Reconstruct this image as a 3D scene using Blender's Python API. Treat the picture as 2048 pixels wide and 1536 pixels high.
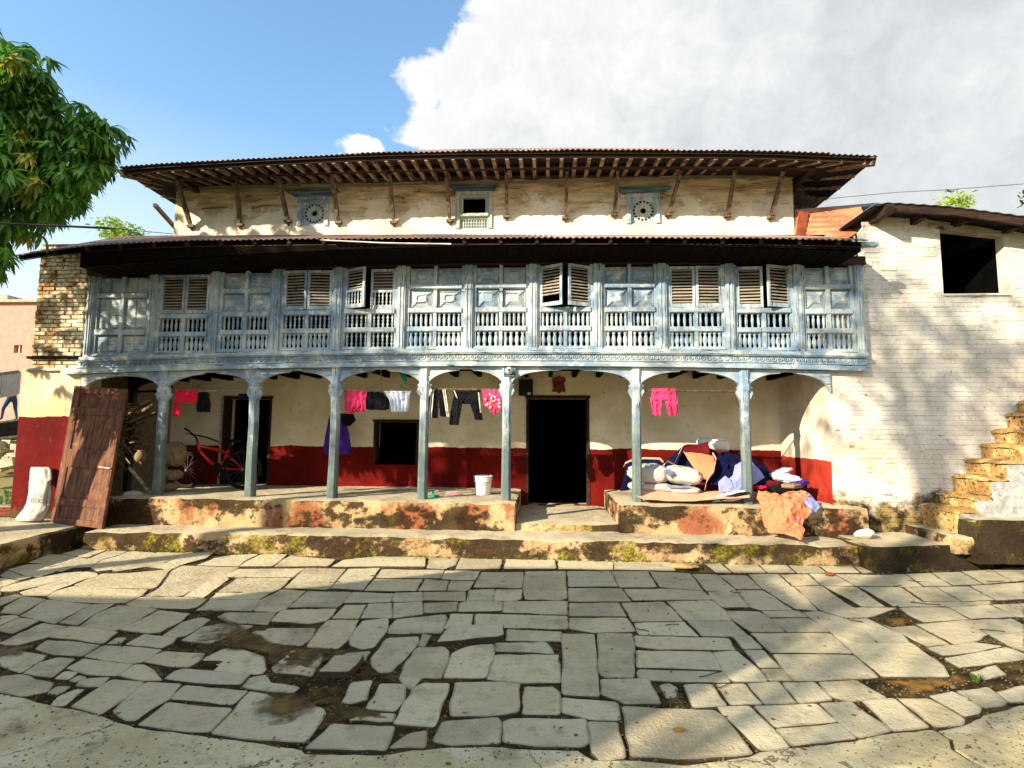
import bpy, math, random
from mathutils import Vector, Matrix, noise as mnoise
random.seed(7)
R = math.radians
sc = bpy.context.scene
for o in list(bpy.data.objects): bpy.data.objects.remove(o)

# ------------------------------------------------------------ camera
F_PX, EYE = 1080.0, 1.63
yaw, pitch, roll = R(3.5), R(5.13), R(0.4)
_f0 = Vector((-math.sin(yaw), math.cos(yaw), 0)); _r0 = Vector((math.cos(yaw), math.sin(yaw), 0))
FW = (_f0*math.cos(pitch) + Vector((0, 0, 1))*math.sin(pitch)).normalized()
_u0 = _r0.cross(FW).normalized()
RT = _r0*math.cos(roll) + _u0*math.sin(roll); UP = _u0*math.cos(roll) - _r0*math.sin(roll)
CAM = Vector((0, 0, EYE))
cd = bpy.data.cameras.new('camera'); cam = bpy.data.objects.new('camera', cd); sc.collection.objects.link(cam)
cd.sensor_width = 36; cd.lens = F_PX/2048*36; cd.clip_start = .05; cd.clip_end = 3000
m = Matrix((RT, UP, -FW)).transposed().to_4x4(); m.translation = CAM; cam.matrix_world = m
sc.camera = cam
def ray(px, py): return RT*((px-1024)/F_PX) + UP*((768-py)/F_PX) + FW
def P(px, py, Y): d = ray(px, py); return CAM + d*(Y/d.y)          # point of the upright plane y = Y
def PZ(px, py, z=0.0): d = ray(px, py); return CAM + d*((z-EYE)/d.z)  # point of the level plane z
def unP(v):
    d = Vector(v)-CAM; k = d.dot(FW)
    return 1024+F_PX*d.dot(RT)/k, 768-F_PX*d.dot(UP)/k, k

# ------------------------------------------------------------ light
SUN = Vector((1.135, 1.0, -0.64)).normalized()
el = math.asin(-SUN.z); az_to = math.atan2(-SUN.x, -SUN.y)
w = bpy.data.worlds.new('World'); sc.world = w; w.use_nodes = True
nt = w.node_tree; nt.nodes.clear()
def wn(t, **k):
    n = nt.nodes.new(t)
    for a, b in k.items(): setattr(n, a, b)
    return n
def wl(a, b): nt.links.new(a, b)
def wm(op, a, b=None, c=None, clamp=False):
    n = wn('ShaderNodeMath', operation=op, use_clamp=clamp)
    for i, s in enumerate((a, b, c)):
        if s is None: continue
        if isinstance(s, (int, float)): n.inputs[i].default_value = s
        else: wl(s, n.inputs[i])
    return n.outputs[0]
sky = wn('ShaderNodeTexSky', sky_type='NISHITA', sun_disc=False, sun_elevation=el, sun_rotation=az_to % (2*math.pi))
sky.altitude = 1300; sky.air_density = 1.3; sky.dust_density = 1.0; sky.ozone_density = 2.0
tc = wn('ShaderNodeTexCoord'); sx = wn('ShaderNodeSeparateXYZ'); wl(tc.outputs['Generated'], sx.inputs[0])
azn = wm('ARCTAN2', sx.outputs[0], sx.outputs[1]); eln = wm('ARCSINE', sx.outputs[2])
def az_el(px, py):
    d = ray(px, py).normalized(); return math.atan2(d.x, d.y), math.asin(d.z)
# left edge of the cumulus as azimuth against elevation
edge = [(945, -20), (915, 40), (885, 70), (862, 100), (812, 140), (816, 165), (848, 205), (815, 235), (795, 262), (800, 285), (860, 300)]
fc = wn('ShaderNodeFloatCurve'); cv = fc.mapping.curves[0]
pts = sorted([((az_el(*e)[1])/1.6, (az_el(*e)[0]+1.0)/2.0) for e in edge])
cv.points[0].location = (0, pts[0][1]+.05); cv.points[1].location = (1, pts[-1][1])
for p_ in pts: cv.points.new(*p_)
fc.mapping.update(); wl(wm('DIVIDE', eln, 1.6), fc.inputs[1])
azedge = wm('SUBTRACT', wm('MULTIPLY', fc.outputs[0], 2.0), 1.0)
def wnoise(scale, detail, rough=.6, dist=0):
    n = wn('ShaderNodeTexNoise'); wl(tc.outputs['Generated'], n.inputs['Vector'])
    n.inputs['Scale'].default_value = scale; n.inputs['Detail'].default_value = detail
    n.inputs['Roughness'].default_value = rough; n.inputs['Distortion'].default_value = dist
    return n.outputs[0]
nb = wnoise(14, 8, .66, .5); nf = wnoise(38, 7, .7, .4); nlarge = wnoise(3.0, 5, .5)
puff = wm('ADD', wm('MULTIPLY', wm('SUBTRACT', nb, .5), .17), wm('MULTIPLY', wm('SUBTRACT', nf, .5), .07))
m1 = wm('MULTIPLY_ADD', wm('ADD', wm('SUBTRACT', azn, azedge), puff), 34.0, .5, clamp=True)
# the small cloud over the ridge and the bright low haze beside the tree
def blob(px, py, ra, re):
    a0, e0 = az_el(px, py)
    q = wm('ADD', wm('POWER', wm('DIVIDE', wm('SUBTRACT', azn, a0), ra), 2.0), wm('POWER', wm('DIVIDE', wm('SUBTRACT', eln, e0), re), 2.0))
    return wm('MULTIPLY_ADD', wm('ADD', wm('SUBTRACT', 1.0, q), wm('MULTIPLY', puff, 16.0)), 3.0, 0, clamp=True)
mask = wm('MAXIMUM', m1, blob(725, 296, .045, .022))
lowhaze = wm('MULTIPLY_ADD', eln, -2.6, 1.28, clamp=True)
mask = wm('MAXIMUM', mask, wm('MULTIPLY', lowhaze, wm('MULTIPLY_ADD', nlarge, 1.2, .25, clamp=True)))
cr = wn('ShaderNodeValToRGB'); wl(wm('ADD', wm('MULTIPLY', nlarge, .6), wm('ADD', wm('MULTIPLY', nb, .3), wm('MULTIPLY', nf, .12))), cr.inputs[0])
e = cr.color_ramp.elements
e[0].position = .40; e[0].color = (.62, .66, .69, 1); e[1].position = .66; e[1].color = (.99, .99, .98, 1)
# sunlit rim close to the cumulus edge
rim = wm('MULTIPLY_ADD', wm('SUBTRACT', azn, azedge), -4.5, .75, clamp=True)
cm = wn('ShaderNodeMix', data_type='RGBA'); wl(rim, cm.inputs[0]); wl(cr.outputs[0], cm.inputs[6]); cm.inputs[7].default_value = (.97, .97, .97, 1)
cs = wn('ShaderNodeVectorMath', operation='SCALE'); wl(cm.outputs[2], cs.inputs[0]); cs.inputs[3].default_value = 4.0
sg = wn('ShaderNodeVectorMath', operation='MULTIPLY'); wl(sky.outputs[0], sg.inputs[0]); sg.inputs[1].default_value = (1.12, 1.27, 1.27)
sk = wn('ShaderNodeMix', data_type='RGBA'); wl(mask, sk.inputs[0]); wl(sg.outputs[0], sk.inputs[6]); wl(cs.outputs[0], sk.inputs[7])
SKY_GAIN = sk
bg = wn('ShaderNodeBackground'); bg.inputs[1].default_value = 0.12; wl(sk.outputs[2], bg.inputs[0])
wo = wn('ShaderNodeOutputWorld'); wl(bg.outputs[0], wo.inputs[0])
sl = bpy.data.lights.new('sun', 'SUN'); sl.energy = 5.0; sl.angle = R(.5); sl.color = (1.0, .875, .68)
so = bpy.data.objects.new('sun', sl); sc.collection.objects.link(so)
so.rotation_euler = SUN.to_track_quat('-Z', 'Y').to_euler()
sc.view_settings.view_transform = 'Standard'; sc.view_settings.look = 'None'
sc.view_settings.exposure = 1.17; sc.view_settings.gamma = 1.0; sc.view_settings.use_curve_mapping = False

# ------------------------------------------------------------ object helpers
col = sc.collection; WL = {}
def tag(o, label=None, cat=None, group=None, kind=None):
    if label: o['label'] = label
    if cat: o['category'] = cat
    if group: o['group'] = group
    if kind: o['kind'] = kind
    return o
def link(o, wloc, parent=None):
    wloc = Vector(wloc); col.objects.link(o); o.location = wloc; WL[o.name] = wloc.copy()
    if parent: o.parent = parent; o.matrix_parent_inverse = Matrix.Translation(-WL[parent.name])
    return o
def empty(name, loc, *t, parent=None, **k): return tag(link(bpy.data.objects.new(name, None), loc, parent), *t, **k)
class MB:
    def __init__(s): s.v, s.f, s.m = [], [], []
    def face(s, pts, mi=0):
        b = len(s.v); s.v += [Vector(p) for p in pts]; s.f.append(tuple(range(b, b+len(pts)))); s.m.append(mi); return s
    def box(s, x0, x1, y0, y1, z0, z1, mi=0): return s.hexa([(x0,y0,z0),(x1,y0,z0),(x1,y1,z0),(x0,y1,z0),(x0,y0,z1),(x1,y0,z1),(x1,y1,z1),(x0,y1,z1)], mi)
    def hexa(s, p, mi=0):
        b = len(s.v); s.v += [Vector(q) for q in p]
        for q in ((0,3,2,1),(4,5,6,7),(0,1,5,4),(1,2,6,5),(2,3,7,6),(3,0,4,7)): s.f.append(tuple(b+i for i in q)); s.m.append(mi)
        return s
    def beam(s, a, b, wd, h, mi=0, up=(0,0,1), taper=1.0):
        a, b = Vector(a), Vector(b); d = (b-a).normalized(); up = Vector(up)
        if abs(d.dot(up)) > .98: up = Vector((0,1,0))
        x = d.cross(up).normalized(); z = x.cross(d).normalized(); q = []
        for c, t in ((a, 1), (b, taper)):
            q.append([c + x*(i*wd/2*t) + z*(j*h/2*t) for i, j in ((-1,-1),(1,-1),(1,1),(-1,1))])
        return s.hexa(q[0]+q[1], mi)
    def tube(s, pts, r, n=7, mi=0, caps=True):
        pts = [Vector(p) for p in pts]; rr = r if isinstance(r, (list, tuple)) else [r]*len(pts); b0 = len(s.v)
        for i, p in enumerate(pts):
            d = (pts[min(i+1, len(pts)-1)] - pts[max(i-1, 0)]).normalized()
            u = Vector((0,0,1)) if abs(d.z) < .9 else Vector((1,0,0)); x = d.cross(u).normalized(); y = x.cross(d)
            for k in range(n): a = 2*math.pi*k/n; s.v.append(p + x*math.cos(a)*rr[i] + y*math.sin(a)*rr[i])
        for i in range(len(pts)-1):
            for k in range(n):
                k2 = (k+1) % n; s.f.append((b0+i*n+k, b0+i*n+k2, b0+(i+1)*n+k2, b0+(i+1)*n+k)); s.m.append(mi)
        if caps:
            s.f.append(tuple(b0+k for k in range(n))); s.m.append(mi)
            s.f.append(tuple(b0+(len(pts)-1)*n+k for k in reversed(range(n)))); s.m.append(mi)
        return s
    def lathe(s, c, prof, n=12, mi=0, ax=(0,0,1)):
        c = Vector(c); q = Vector(ax).to_track_quat('Z', 'Y'); b0 = len(s.v)
        for r, z in prof:
            for k in range(n): a = 2*math.pi*k/n; s.v.append(c + q @ Vector((r*math.cos(a), r*math.sin(a), z)))
        for i in range(len(prof)-1):
            for k in range(n):
                k2 = (k+1) % n; s.f.append((b0+i*n+k, b0+i*n+k2, b0+(i+1)*n+k2, b0+(i+1)*n+k)); s.m.append(mi)
        return s
    def grid(s, rows, mi=0, thick=0.0, tv=(0,1,0)):
        b0 = len(s.v); nr, nc = len(rows), len(rows[0])
        lay = [0] if not thick else [0, 1]
        for L in lay:
            for r in rows:
                for p in r: s.v.append(Vector(p) + Vector(tv)*thick*L)
        for L in lay:
            o = b0+L*nr*nc
            for i in range(nr-1):
                for j in range(nc-1):
                    q = (o+i*nc+j, o+i*nc+j+1, o+(i+1)*nc+j+1, o+(i+1)*nc+j)
                    s.f.append(q if not L else q[::-1]); s.m.append(mi)
        if thick:
            ed = [(0,j) for j in range(nc)] + [(i,nc-1) for i in range(1,nr)] + [(nr-1,j) for j in range(nc-2,-1,-1)] + [(i,0) for i in range(nr-2,0,-1)]
            n2 = nr*nc
            for k in range(len(ed)):
                a = b0+ed[k][0]*nc+ed[k][1]; b = b0+ed[(k+1)%len(ed)][0]*nc+ed[(k+1)%len(ed)][1]
                s.f.append((a, a+n2, b+n2, b)); s.m.append(mi)
        return s
    def prism(s, poly, d, mi=0):
        """poly: loop of points; extruded by vector d"""
        b = len(s.v); n = len(poly); d = Vector(d); s.v += [Vector(p) for p in poly] + [Vector(p)+d for p in poly]
        s.f.append(tuple(range(b, b+n))); s.f.append(tuple(range(b+2*n-1, b+n-1, -1))); s.m += [mi]*(n+2)
        for i in range(n): j = (i+1) % n; s.f.append((b+i, b+n+i, b+n+j, b+j))
        return s
    def mesh(s, name, mats, smooth=False):
        me = bpy.data.meshes.new(name); me.from_pydata([tuple(v) for v in s.v], [], s.f)
        for m_ in (mats if isinstance(mats, (list, tuple)) else [mats]): me.materials.append(m_)
        me.polygons.foreach_set('material_index', s.m)
        if smooth: me.polygons.foreach_set('use_smooth', [True]*len(s.f))
        me.update(); return me
    def build(s, name, mats, parent=None, smooth=False, loc=None, **k):
        if loc is None:
            xs = [v.x for v in s.v]; ys = [v.y for v in s.v]; zs = [v.z for v in s.v]
            loc = Vector(((min(xs)+max(xs))/2, (min(ys)+max(ys))/2, min(zs)))
        loc = Vector(loc); s.v = [v-loc for v in s.v]
        o = bpy.data.objects.new(name, s.mesh(name, mats, smooth)); link(o, loc, parent)
        if 'label' in k or 'cat' in k or 'kind' in k or 'group' in k: tag(o, k.get('label'), k.get('cat'), k.get('group'), k.get('kind'))
        return o
def inst(name, me, loc, parent=None, rot=None, scale=None):
    o = bpy.data.objects.new(name, me); link(o, loc, parent)
    if rot is not None: o.rotation_euler = rot
    if scale is not None: o.scale = scale
    return o
def nz(p, s=1.0, seed=0.0): return mnoise.noise(Vector((p[0]*s+seed, p[1]*s+seed*1.7, p[2]*s-seed)))
def interp(tab, x):
    if x <= tab[0][0]: return tab[0][1]
    for (a, b), (c, d) in zip(tab, tab[1:]):
        if x <= c: return b + (d-b)*(x-a)/(c-a)
    return tab[-1][1]
def rough_box(mb, x0, x1, y0, y1, z0, z1, seg=.15, amp=.012, mi=0, seed=0, rnd=.02):
    """a box whose faces are gridded and uneven, with worn arrises"""
    def disp(p):
        p = Vector(p)
        n = Vector((nz(p, 5, seed), nz(p, 5, seed+9), nz(p, 5, seed+17)))*amp + Vector((nz(p, 17, seed), nz(p, 17, seed+3), nz(p, 17, seed+5)))*amp*.5
        e = 0
        if z1-p.z < 1e-4:
            if p.y-y0 < 1e-4 or p.x-x0 < 1e-4 or x1-p.x < 1e-4: n.z -= rnd*(.5+abs(nz(p, 3, seed))*2); 
        if p.y-y0 < 1e-4 and z1-p.z < 1e-4: n.y += rnd*.7
        return p+n
    def g(o, u, v, lu, lv):
        nu, nv = max(1, round(lu/seg)), max(1, round(lv/seg))
        mb.grid([[disp(Vector(o)+Vector(u)*(lu*i/nu)+Vector(v)*(lv*j/nv)) for i in range(nu+1)] for j in range(nv+1)], mi)
    g((x0,y0,z0),(1,0,0),(0,0,1),x1-x0,z1-z0); g((x0,y0,z1),(1,0,0),(0,1,0),x1-x0,y1-y0)
    g((x0,y1,z0),(0,-1,0),(0,0,1),y1-y0,z1-z0); g((x1,y0,z0),(0,1,0),(0,0,1),y1-y0,z1-z0)
    g((x1,y1,z0),(-1,0,0),(0,0,1),x1-x0,z1-z0)
    return mb
# ------------------------------------------------------------ materials
def C(h):  # '#rrggbb' to linear
    h = h.lstrip('#'); v = [int(h[i:i+2], 16)/255 for i in (0, 2, 4)]
    return tuple(((x+.055)/1.055)**2.4 if x > .04045 else x/12.92 for x in v)+(1,)
class NG:
    def __init__(s, name):
        s.mat = bpy.data.materials.new(name); s.mat.use_nodes = True; s.t = s.mat.node_tree; s.t.nodes.clear()
        s.bs = s.n('ShaderNodeBsdfPrincipled'); o = s.n('ShaderNodeOutputMaterial'); s.out = o
        s.t.links.new(s.bs.outputs[0], o.inputs[0]); s.geo = s.n('ShaderNodeNewGeometry'); s.P = s.geo.outputs['Position']
        s.xyz = s.n('ShaderNodeSeparateXYZ'); s.l(s.P, s.xyz.inputs[0]); s.X, s.Y, s.Z = s.xyz.outputs
        q = s.n('ShaderNodeSeparateXYZ'); s.l(s.geo.outputs['Normal'], q.inputs[0]); s.NZ = q.outputs[2]
        s.oi = s.n('ShaderNodeObjectInfo'); s.rnd = s.oi.outputs['Random']
    def n(s, t, **k):
        x = s.t.nodes.new(t)
        for a, b in k.items(): setattr(x, a, b)
        return x
    def l(s, a, b): s.t.links.new(a, b)
    def put(s, v, inp):
        if isinstance(v, (int, float)): inp.default_value = v
        elif isinstance(v, tuple): inp.default_value = v
        elif isinstance(v, str): inp.default_value = C(v)
        else: s.l(v, inp)
    def vec(s, sx=1, sy=1, sz=1, rot=(0,0,0)):
        m_ = s.n('ShaderNodeMapping'); s.l(s.P, m_.inputs[0]); m_.inputs['Scale'].default_value = (sx, sy, sz); m_.inputs['Rotation'].default_value = rot
        return m_.outputs[0]
    def noise(s, scale, detail=4, rough=.55, vec=None, dist=0.0):
        x = s.n('ShaderNodeTexNoise'); s.l(vec or s.P, x.inputs['Vector']); x.inputs['Scale'].default_value = scale
        x.inputs['Detail'].default_value = detail; x.inputs['Roughness'].default_value = rough; x.inputs['Distortion'].default_value = dist
        return x.outputs[0]
    def voro(s, scale, vec=None, feat='F1', out='Distance'):
        x = s.n('ShaderNodeTexVoronoi', feature=feat); s.l(vec or s.P, x.inputs['Vector']); x.inputs['Scale'].default_value = scale
        return x.outputs[out]
    def m(s, op, a, b=None, c=None, clamp=False):
        x = s.n('ShaderNodeMath', operation=op, use_clamp=clamp)
        for i, v in enumerate((a, b, c)):
            if v is not None: s.put(v, x.inputs[i])
        return x.outputs[0]
    def step(s, v, a, b):  # 0 at a, 1 at b
        x = s.n('ShaderNodeMapRange', interpolation_type='SMOOTHSTEP'); s.put(v, x.inputs[0])
        x.inputs[1].default_value = min(a, b); x.inputs[2].default_value = max(a, b)
        if a > b: x.inputs[3].default_value = 1; x.inputs[4].default_value = 0
        return x.outputs[0]
    def mix(s, f, a, b, mode='MIX'):
        x = s.n('ShaderNodeMix', data_type='RGBA', blend_type=mode); s.put(f, x.inputs[0]); s.put(a, x.inputs[6]); s.put(b, x.inputs[7])
        return x.outputs[2]
    def bump(s, h, strength=.5, dist=.01, nrm=None):
        x = s.n('ShaderNodeBump'); x.inputs['Strength'].default_value = strength; x.inputs['Distance'].default_value = dist; s.l(h, x.inputs['Height'])
        if nrm: s.l(nrm, x.inputs['Normal'])
        return x.outputs[0]
    def end(s, color, rough=.85, nrm=None, spec=.3, metal=0.0):
        s.put(color, s.bs.inputs['Base Color']); s.put(rough, s.bs.inputs['Roughness']); s.bs.inputs['Specular IOR Level'].default_value = spec
        s.bs.inputs['Metallic'].default_value = metal
        if nrm: s.l(nrm, s.bs.inputs['Normal'])
        return s.mat
M = {}
def plain(name, c, rough=.8, var=.25, scale=12, spec=.3, bump=.3):
    g = NG(name); n1 = g.noise(scale, 5); n2 = g.noise(scale*5, 3)
    c0 = C(c) if isinstance(c, str) else c
    dk = tuple(x*(1-var) for x in c0[:3])+(1,); lt = tuple(min(1, x*(1+var)) for x in c0[:3])+(1,)
    M[name] = g.end(g.mix(g.step(n1, .3, .7), dk, lt), rough, g.bump(g.m('ADD', n1, n2), bump, .004), spec); return M[name]
def cloth(name, c, weave=True):
    g = NG(name); c0 = C(c); n1 = g.noise(9, 3); n2 = g.noise(260, 2)
    dk = tuple(x*.8 for x in c0[:3])+(1,)
    M[name] = g.end(g.mix(n1, dk, c0), .9, g.bump(g.m('ADD', g.m('MULTIPLY', n1, 4.0), n2), .35, .003), .1); return M[name]

def wall_mat(name, zline=None, top_flake=None, redc='#560906', cream='#d8cba8', dirty='#b3a27a', grime=.5, base_dirt=None):
    g = NG(name); n1 = g.noise(1.7, 6, .6); n2 = g.noise(9, 5, .6); n3 = g.noise(42, 3); big = g.noise(.9, 3)
    c = g.mix(g.step(n1, .35, .68), dirty, cream)
    c = g.mix(g.m('MULTIPLY', g.step(n2, .58, .72), grime), c, '#8b7a55')
    spots = g.step(g.voro(7, g.vec(1, 1, 1.2)), .09, .05); c = g.mix(g.m('MULTIPLY', g.m('MULTIPLY', spots, g.step(n2, .5, .56)), .75), c, '#4a3b28')
    h = g.m('ADD', g.m('MULTIPLY', n1, 2.0), g.m('ADD', n2, g.m('MULTIPLY', n3, .3)))
    if top_flake:
        z0, z1 = top_flake
        lam = g.noise(3.2, 6, .62, g.vec(.45, .45, 2.6), .6); ed = g.m('ADD', g.m('MULTIPLY_ADD', g.Z, 1/(z1-z0), -z0/(z1-z0)), g.m('MULTIPLY_ADD', g.noise(2.3, 6, .65), 2.2, -1.1))
        fl = g.m('MULTIPLY', g.step(ed, .50, .72), .85)
        mudc = g.mix(g.step(lam, .42, .6), '#a8946a', '#d8c8a0'); mudc = g.mix(g.step(lam, .40, .35), mudc, '#4f3a1e')
        mudc = g.mix(g.step(g.noise(11, 5, .7), .62, .7), mudc, '#7a5626')
        c = g.mix(fl, c, mudc); h = g.m('ADD', h, g.m('MULTIPLY', g.m('SUBTRACT', lam, .5), g.m('MULTIPLY', fl, 8.0)))
        h = g.m('SUBTRACT', h, g.m('MULTIPLY', fl, 1.5))
    if zline:
        zz = g.m('ADD', g.Z, g.m('ADD', g.m('MULTIPLY_ADD', g.noise(1.6, 4, .6), .09, -.045), g.m('MULTIPLY_ADD', g.noise(14, 5, .6), .03, -.015)))
        rd = g.mix(g.step(n1, .3, .7), redc, '#6e120a'); rd = g.mix(g.m('MULTIPLY', g.step(n2, .60, .74), .45), rd, '#8f3a26'); rd = g.mix(g.m('MULTIPLY', g.step(big, .52, .66), .5), rd, '#4a0a06')
        c = g.mix(g.step(zz, zline+.006, zline-.006), c, rd)
    if base_dirt:
        z0, z1 = base_dirt
        bd = g.m('ADD', g.m('MULTIPLY_ADD', g.Z, -1/(z1-z0), z1/(z1-z0)), g.m('MULTIPLY_ADD', g.noise(2.6, 6, .68), 2.4, -1.2))
        k = g.step(bd, .35, .75); c = g.mix(k, c, g.mix(g.noise(8, 4), '#2a1d10', '#6b5434'))
        h = g.m('SUBTRACT', h, g.m('MULTIPLY', k, g.m('MULTIPLY', n2, 3.0)))
    M[name] = g.end(c, .92, g.bump(h, .6, .012), .15); return M[name]
H_RED = P(700, 893, 9.6).z
wall_mat('back_wall', zline=H_RED, cream='#eae0c6', dirty='#d6c8a4', grime=.3)
wall_mat('upper_wall', top_flake=(P(1150, 470, 9.0).z, P(1150, 372, 9.0).z), cream='#e2dccb', dirty='#cfc5a6')
wall_mat('end_plaster', zline=P(90, 833, 7.95).z, cream='#dccdaa', dirty='#c3ad82', base_dirt=(.2, .75))
wall_mat('side_wall', zline=P(1668, 922, 7.95).z, cream='#e6dccb', dirty='#cfc0a4', redc='#b03a28')  # red band brighter than the back wall's, sunlight put into the colour
wall_mat('plain_plaster', cream='#d9cdb0', dirty='#b9a884')

def whitewash(name, brick_amt):
    g = NG(name); n1 = g.noise(1.3, 6, .6); n2 = g.noise(12, 5, .65); n3 = g.noise(55, 3)
    c = g.mix(g.step(n1, .35, .65), '#c6beb0', '#ddd6ca'); c = g.mix(g.m('MULTIPLY', g.step(n2, .56, .7), .55), c, '#9c9284'); c = g.mix(g.m('MULTIPLY', g.step(g.noise(3.4, 7, .72), .52, .66), .6), c, '#b3a88e'); c = g.mix(g.m('MULTIPLY', g.step(g.noise(1.1, 7, .74, None, .4), .54, .62), .6), c, '#a1957e'); c = g.mix(g.step(g.noise(4.2, 7, .78, g.vec(.7, 1, 1.6)), .655, .675), c, '#8a6a52'); c = g.mix(g.step(g.voro(9, g.vec(.6, 1, 2.0)), .09, .05), c, '#5b4c3a')
    # old stains and bare patches below and under the roof
    b = g.m('ADD', g.m('MULTIPLY_ADD', g.Z, -1.6, 1.72), g.m('MULTIPLY_ADD', g.noise(1.9, 6, .66), 2.4, -1.2)); k = g.step(b, .4, .8)
    c = g.mix(k, c, g.mix(g.step(g.noise(7, 5, .7), .4, .62), '#2c2213', '#8e7a4c'))
    t = g.m('ADD', g.m('MULTIPLY_ADD', g.Z, 1.1, -4.9), g.m('MULTIPLY_ADD', g.noise(2.1, 6, .66), 2.0, -1.0)); k2 = g.step(t, .1, .8)
    c = g.mix(g.m('MULTIPLY', k2, .8), c, g.mix(g.noise(6, 4), '#7e6238', '#c0a26a'))
    if brick_amt: c = g.mix(g.m('MULTIPLY', g.step(g.noise(6, 6, .7), .46, .6), brick_amt), c, g.mix(g.noise(20, 3), '#6d3a26', '#94604a'))
    M[name] = g.end(c, .93, g.bump(g.m('ADD', n2, g.m('MULTIPLY', n3, .5)), .7, .01), .15)
whitewash('whitewash', 0); whitewash('bare_brick', .9)
g = NG('end_brick')   # thin cream wash worn off mud bricks
n1 = g.noise(5, 6, .7); n2 = g.noise(22, 5, .65)
br = g.mix(g.rnd, '#8a6c44', '#b8976a'); br = g.mix(g.step(n2, .52, .66), br, '#57402a')
c = g.mix(g.step(g.m('ADD', n1, g.m('MULTIPLY_ADD', g.X, .12, .8)), .28, .50), br, '#e0d4b6')
M['end_brick'] = g.end(c, .95, g.bump(n2, .9, .012), .1)
plain('mortar', '#7a6748', .95); plain('dark_mortar', '#3a2c1b', .95)
g = NG('stair_brick'); n1 = g.noise(6, 5, .65); n2 = g.noise(25, 4)
c = g.mix(g.rnd, '#8a6a3e', '#b08c56'); c = g.mix(g.step(n1, .5, .62), c, '#c4a872'); c = g.mix(g.step(n2, .54, .66), c, '#4a3418')
M['stair_brick'] = g.end(c, .93, g.bump(n2, .8, .01), .15)

def blue_wood(name, axis, tint=0.0):
    g = NG(name); sv = {'z': (26, 26, 1.3), 'x': (1.1, 26, 26)}[axis]
    gr = g.noise(1.0, 6, .65, g.vec(*sv)); gr2 = g.noise(3.2, 4, .6, g.vec(*sv)); n1 = g.noise(1.6, 5, .6); n2 = g.noise(6, 5, .6)
    c = g.mix(g.step(n1, .36, .64), '#7a90a2', '#b2bdc0'); c = g.mix(g.m('MULTIPLY', g.step(n2, .5, .68), .85), c, '#cfd2c4')
    c = g.mix(g.m('MULTIPLY', g.step(gr, .56, .70), .8), c, '#b9ad92')
    c = g.mix(g.step(gr2, .42, .35), c, '#2a3640'); c = g.mix(g.m('MULTIPLY', g.step(g.noise(3.1, 6, .7), .60, .74), .7), c, '#27506e')
    if tint: c = g.mix(g.m('MULTIPLY', g.step(g.m('ADD', g.Z, g.m('MULTIPLY_ADD', n2, .8, -.4)), 2.3, 1.2), tint), c, '#46564f')
    M[name] = g.end(c, .7, g.bump(g.m('ADD', gr, gr2), .8, .006), .3)
blue_wood('blue_v', 'z'); blue_wood('blue_h', 'x'); blue_wood('blue_post', 'z', .85)
def wood(name, a, b, d, axis='z', rough=.8):
    g = NG(name); sv = {'z': (24, 24, 1.4), 'x': (1.4, 24, 24), 'y': (24, 1.4, 24)}[axis]
    gr = g.noise(1, 6, .65, g.vec(*sv)); n1 = g.noise(4, 5, .6)
    c = g.mix(g.step(gr, .38, .62), a, b); c = g.mix(g.step(n1, .58, .72), c, d)
    M[name] = g.end(c, rough, g.bump(gr, .7, .005), .3)
wood('slat_wood', '#7f7464', '#a89c8a', '#54483a', 'x'); wood('rafter_wood', '#5c4c3c', '#9a8b70', '#2a2018', 'y'); wood('dark_wood', '#24160d', '#3b2617', '#120b07', 'x')
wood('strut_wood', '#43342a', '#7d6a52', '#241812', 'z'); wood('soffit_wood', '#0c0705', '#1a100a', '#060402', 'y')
wood('door_wood', '#4a2a1c', '#73492f', '#8a5a42', 'z'); wood('log_wood', '#5d4a34', '#9a8462', '#2b1f14', 'x'); wood('grey_wood', '#8d8676', '#b5ae9a', '#4b4438', 'x')
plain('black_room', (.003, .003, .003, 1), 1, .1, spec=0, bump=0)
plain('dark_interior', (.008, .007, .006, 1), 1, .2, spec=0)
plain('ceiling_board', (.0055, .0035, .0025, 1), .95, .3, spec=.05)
def metal(name, a, b, d, rough=.6):
    g = NG(name); n1 = g.noise(1.6, 6, .65, g.vec(1, .5, 1)); n2 = g.noise(14, 5, .65)
    c = g.mix(g.step(n1, .35, .65), a, b); c = g.mix(g.step(n2, .58, .7), c, d)
    M[name] = g.end(c, rough, g.bump(n2, .25, .003), .4, .15)
metal('roof_metal', '#7d6a5d', '#a8867a', '#5a3f33'); metal('rust_metal', '#8f4f33', '#b9805a', '#cfae84'); metal('grey_metal', '#6e7480', '#8d939c', '#4d4a4c')

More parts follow.
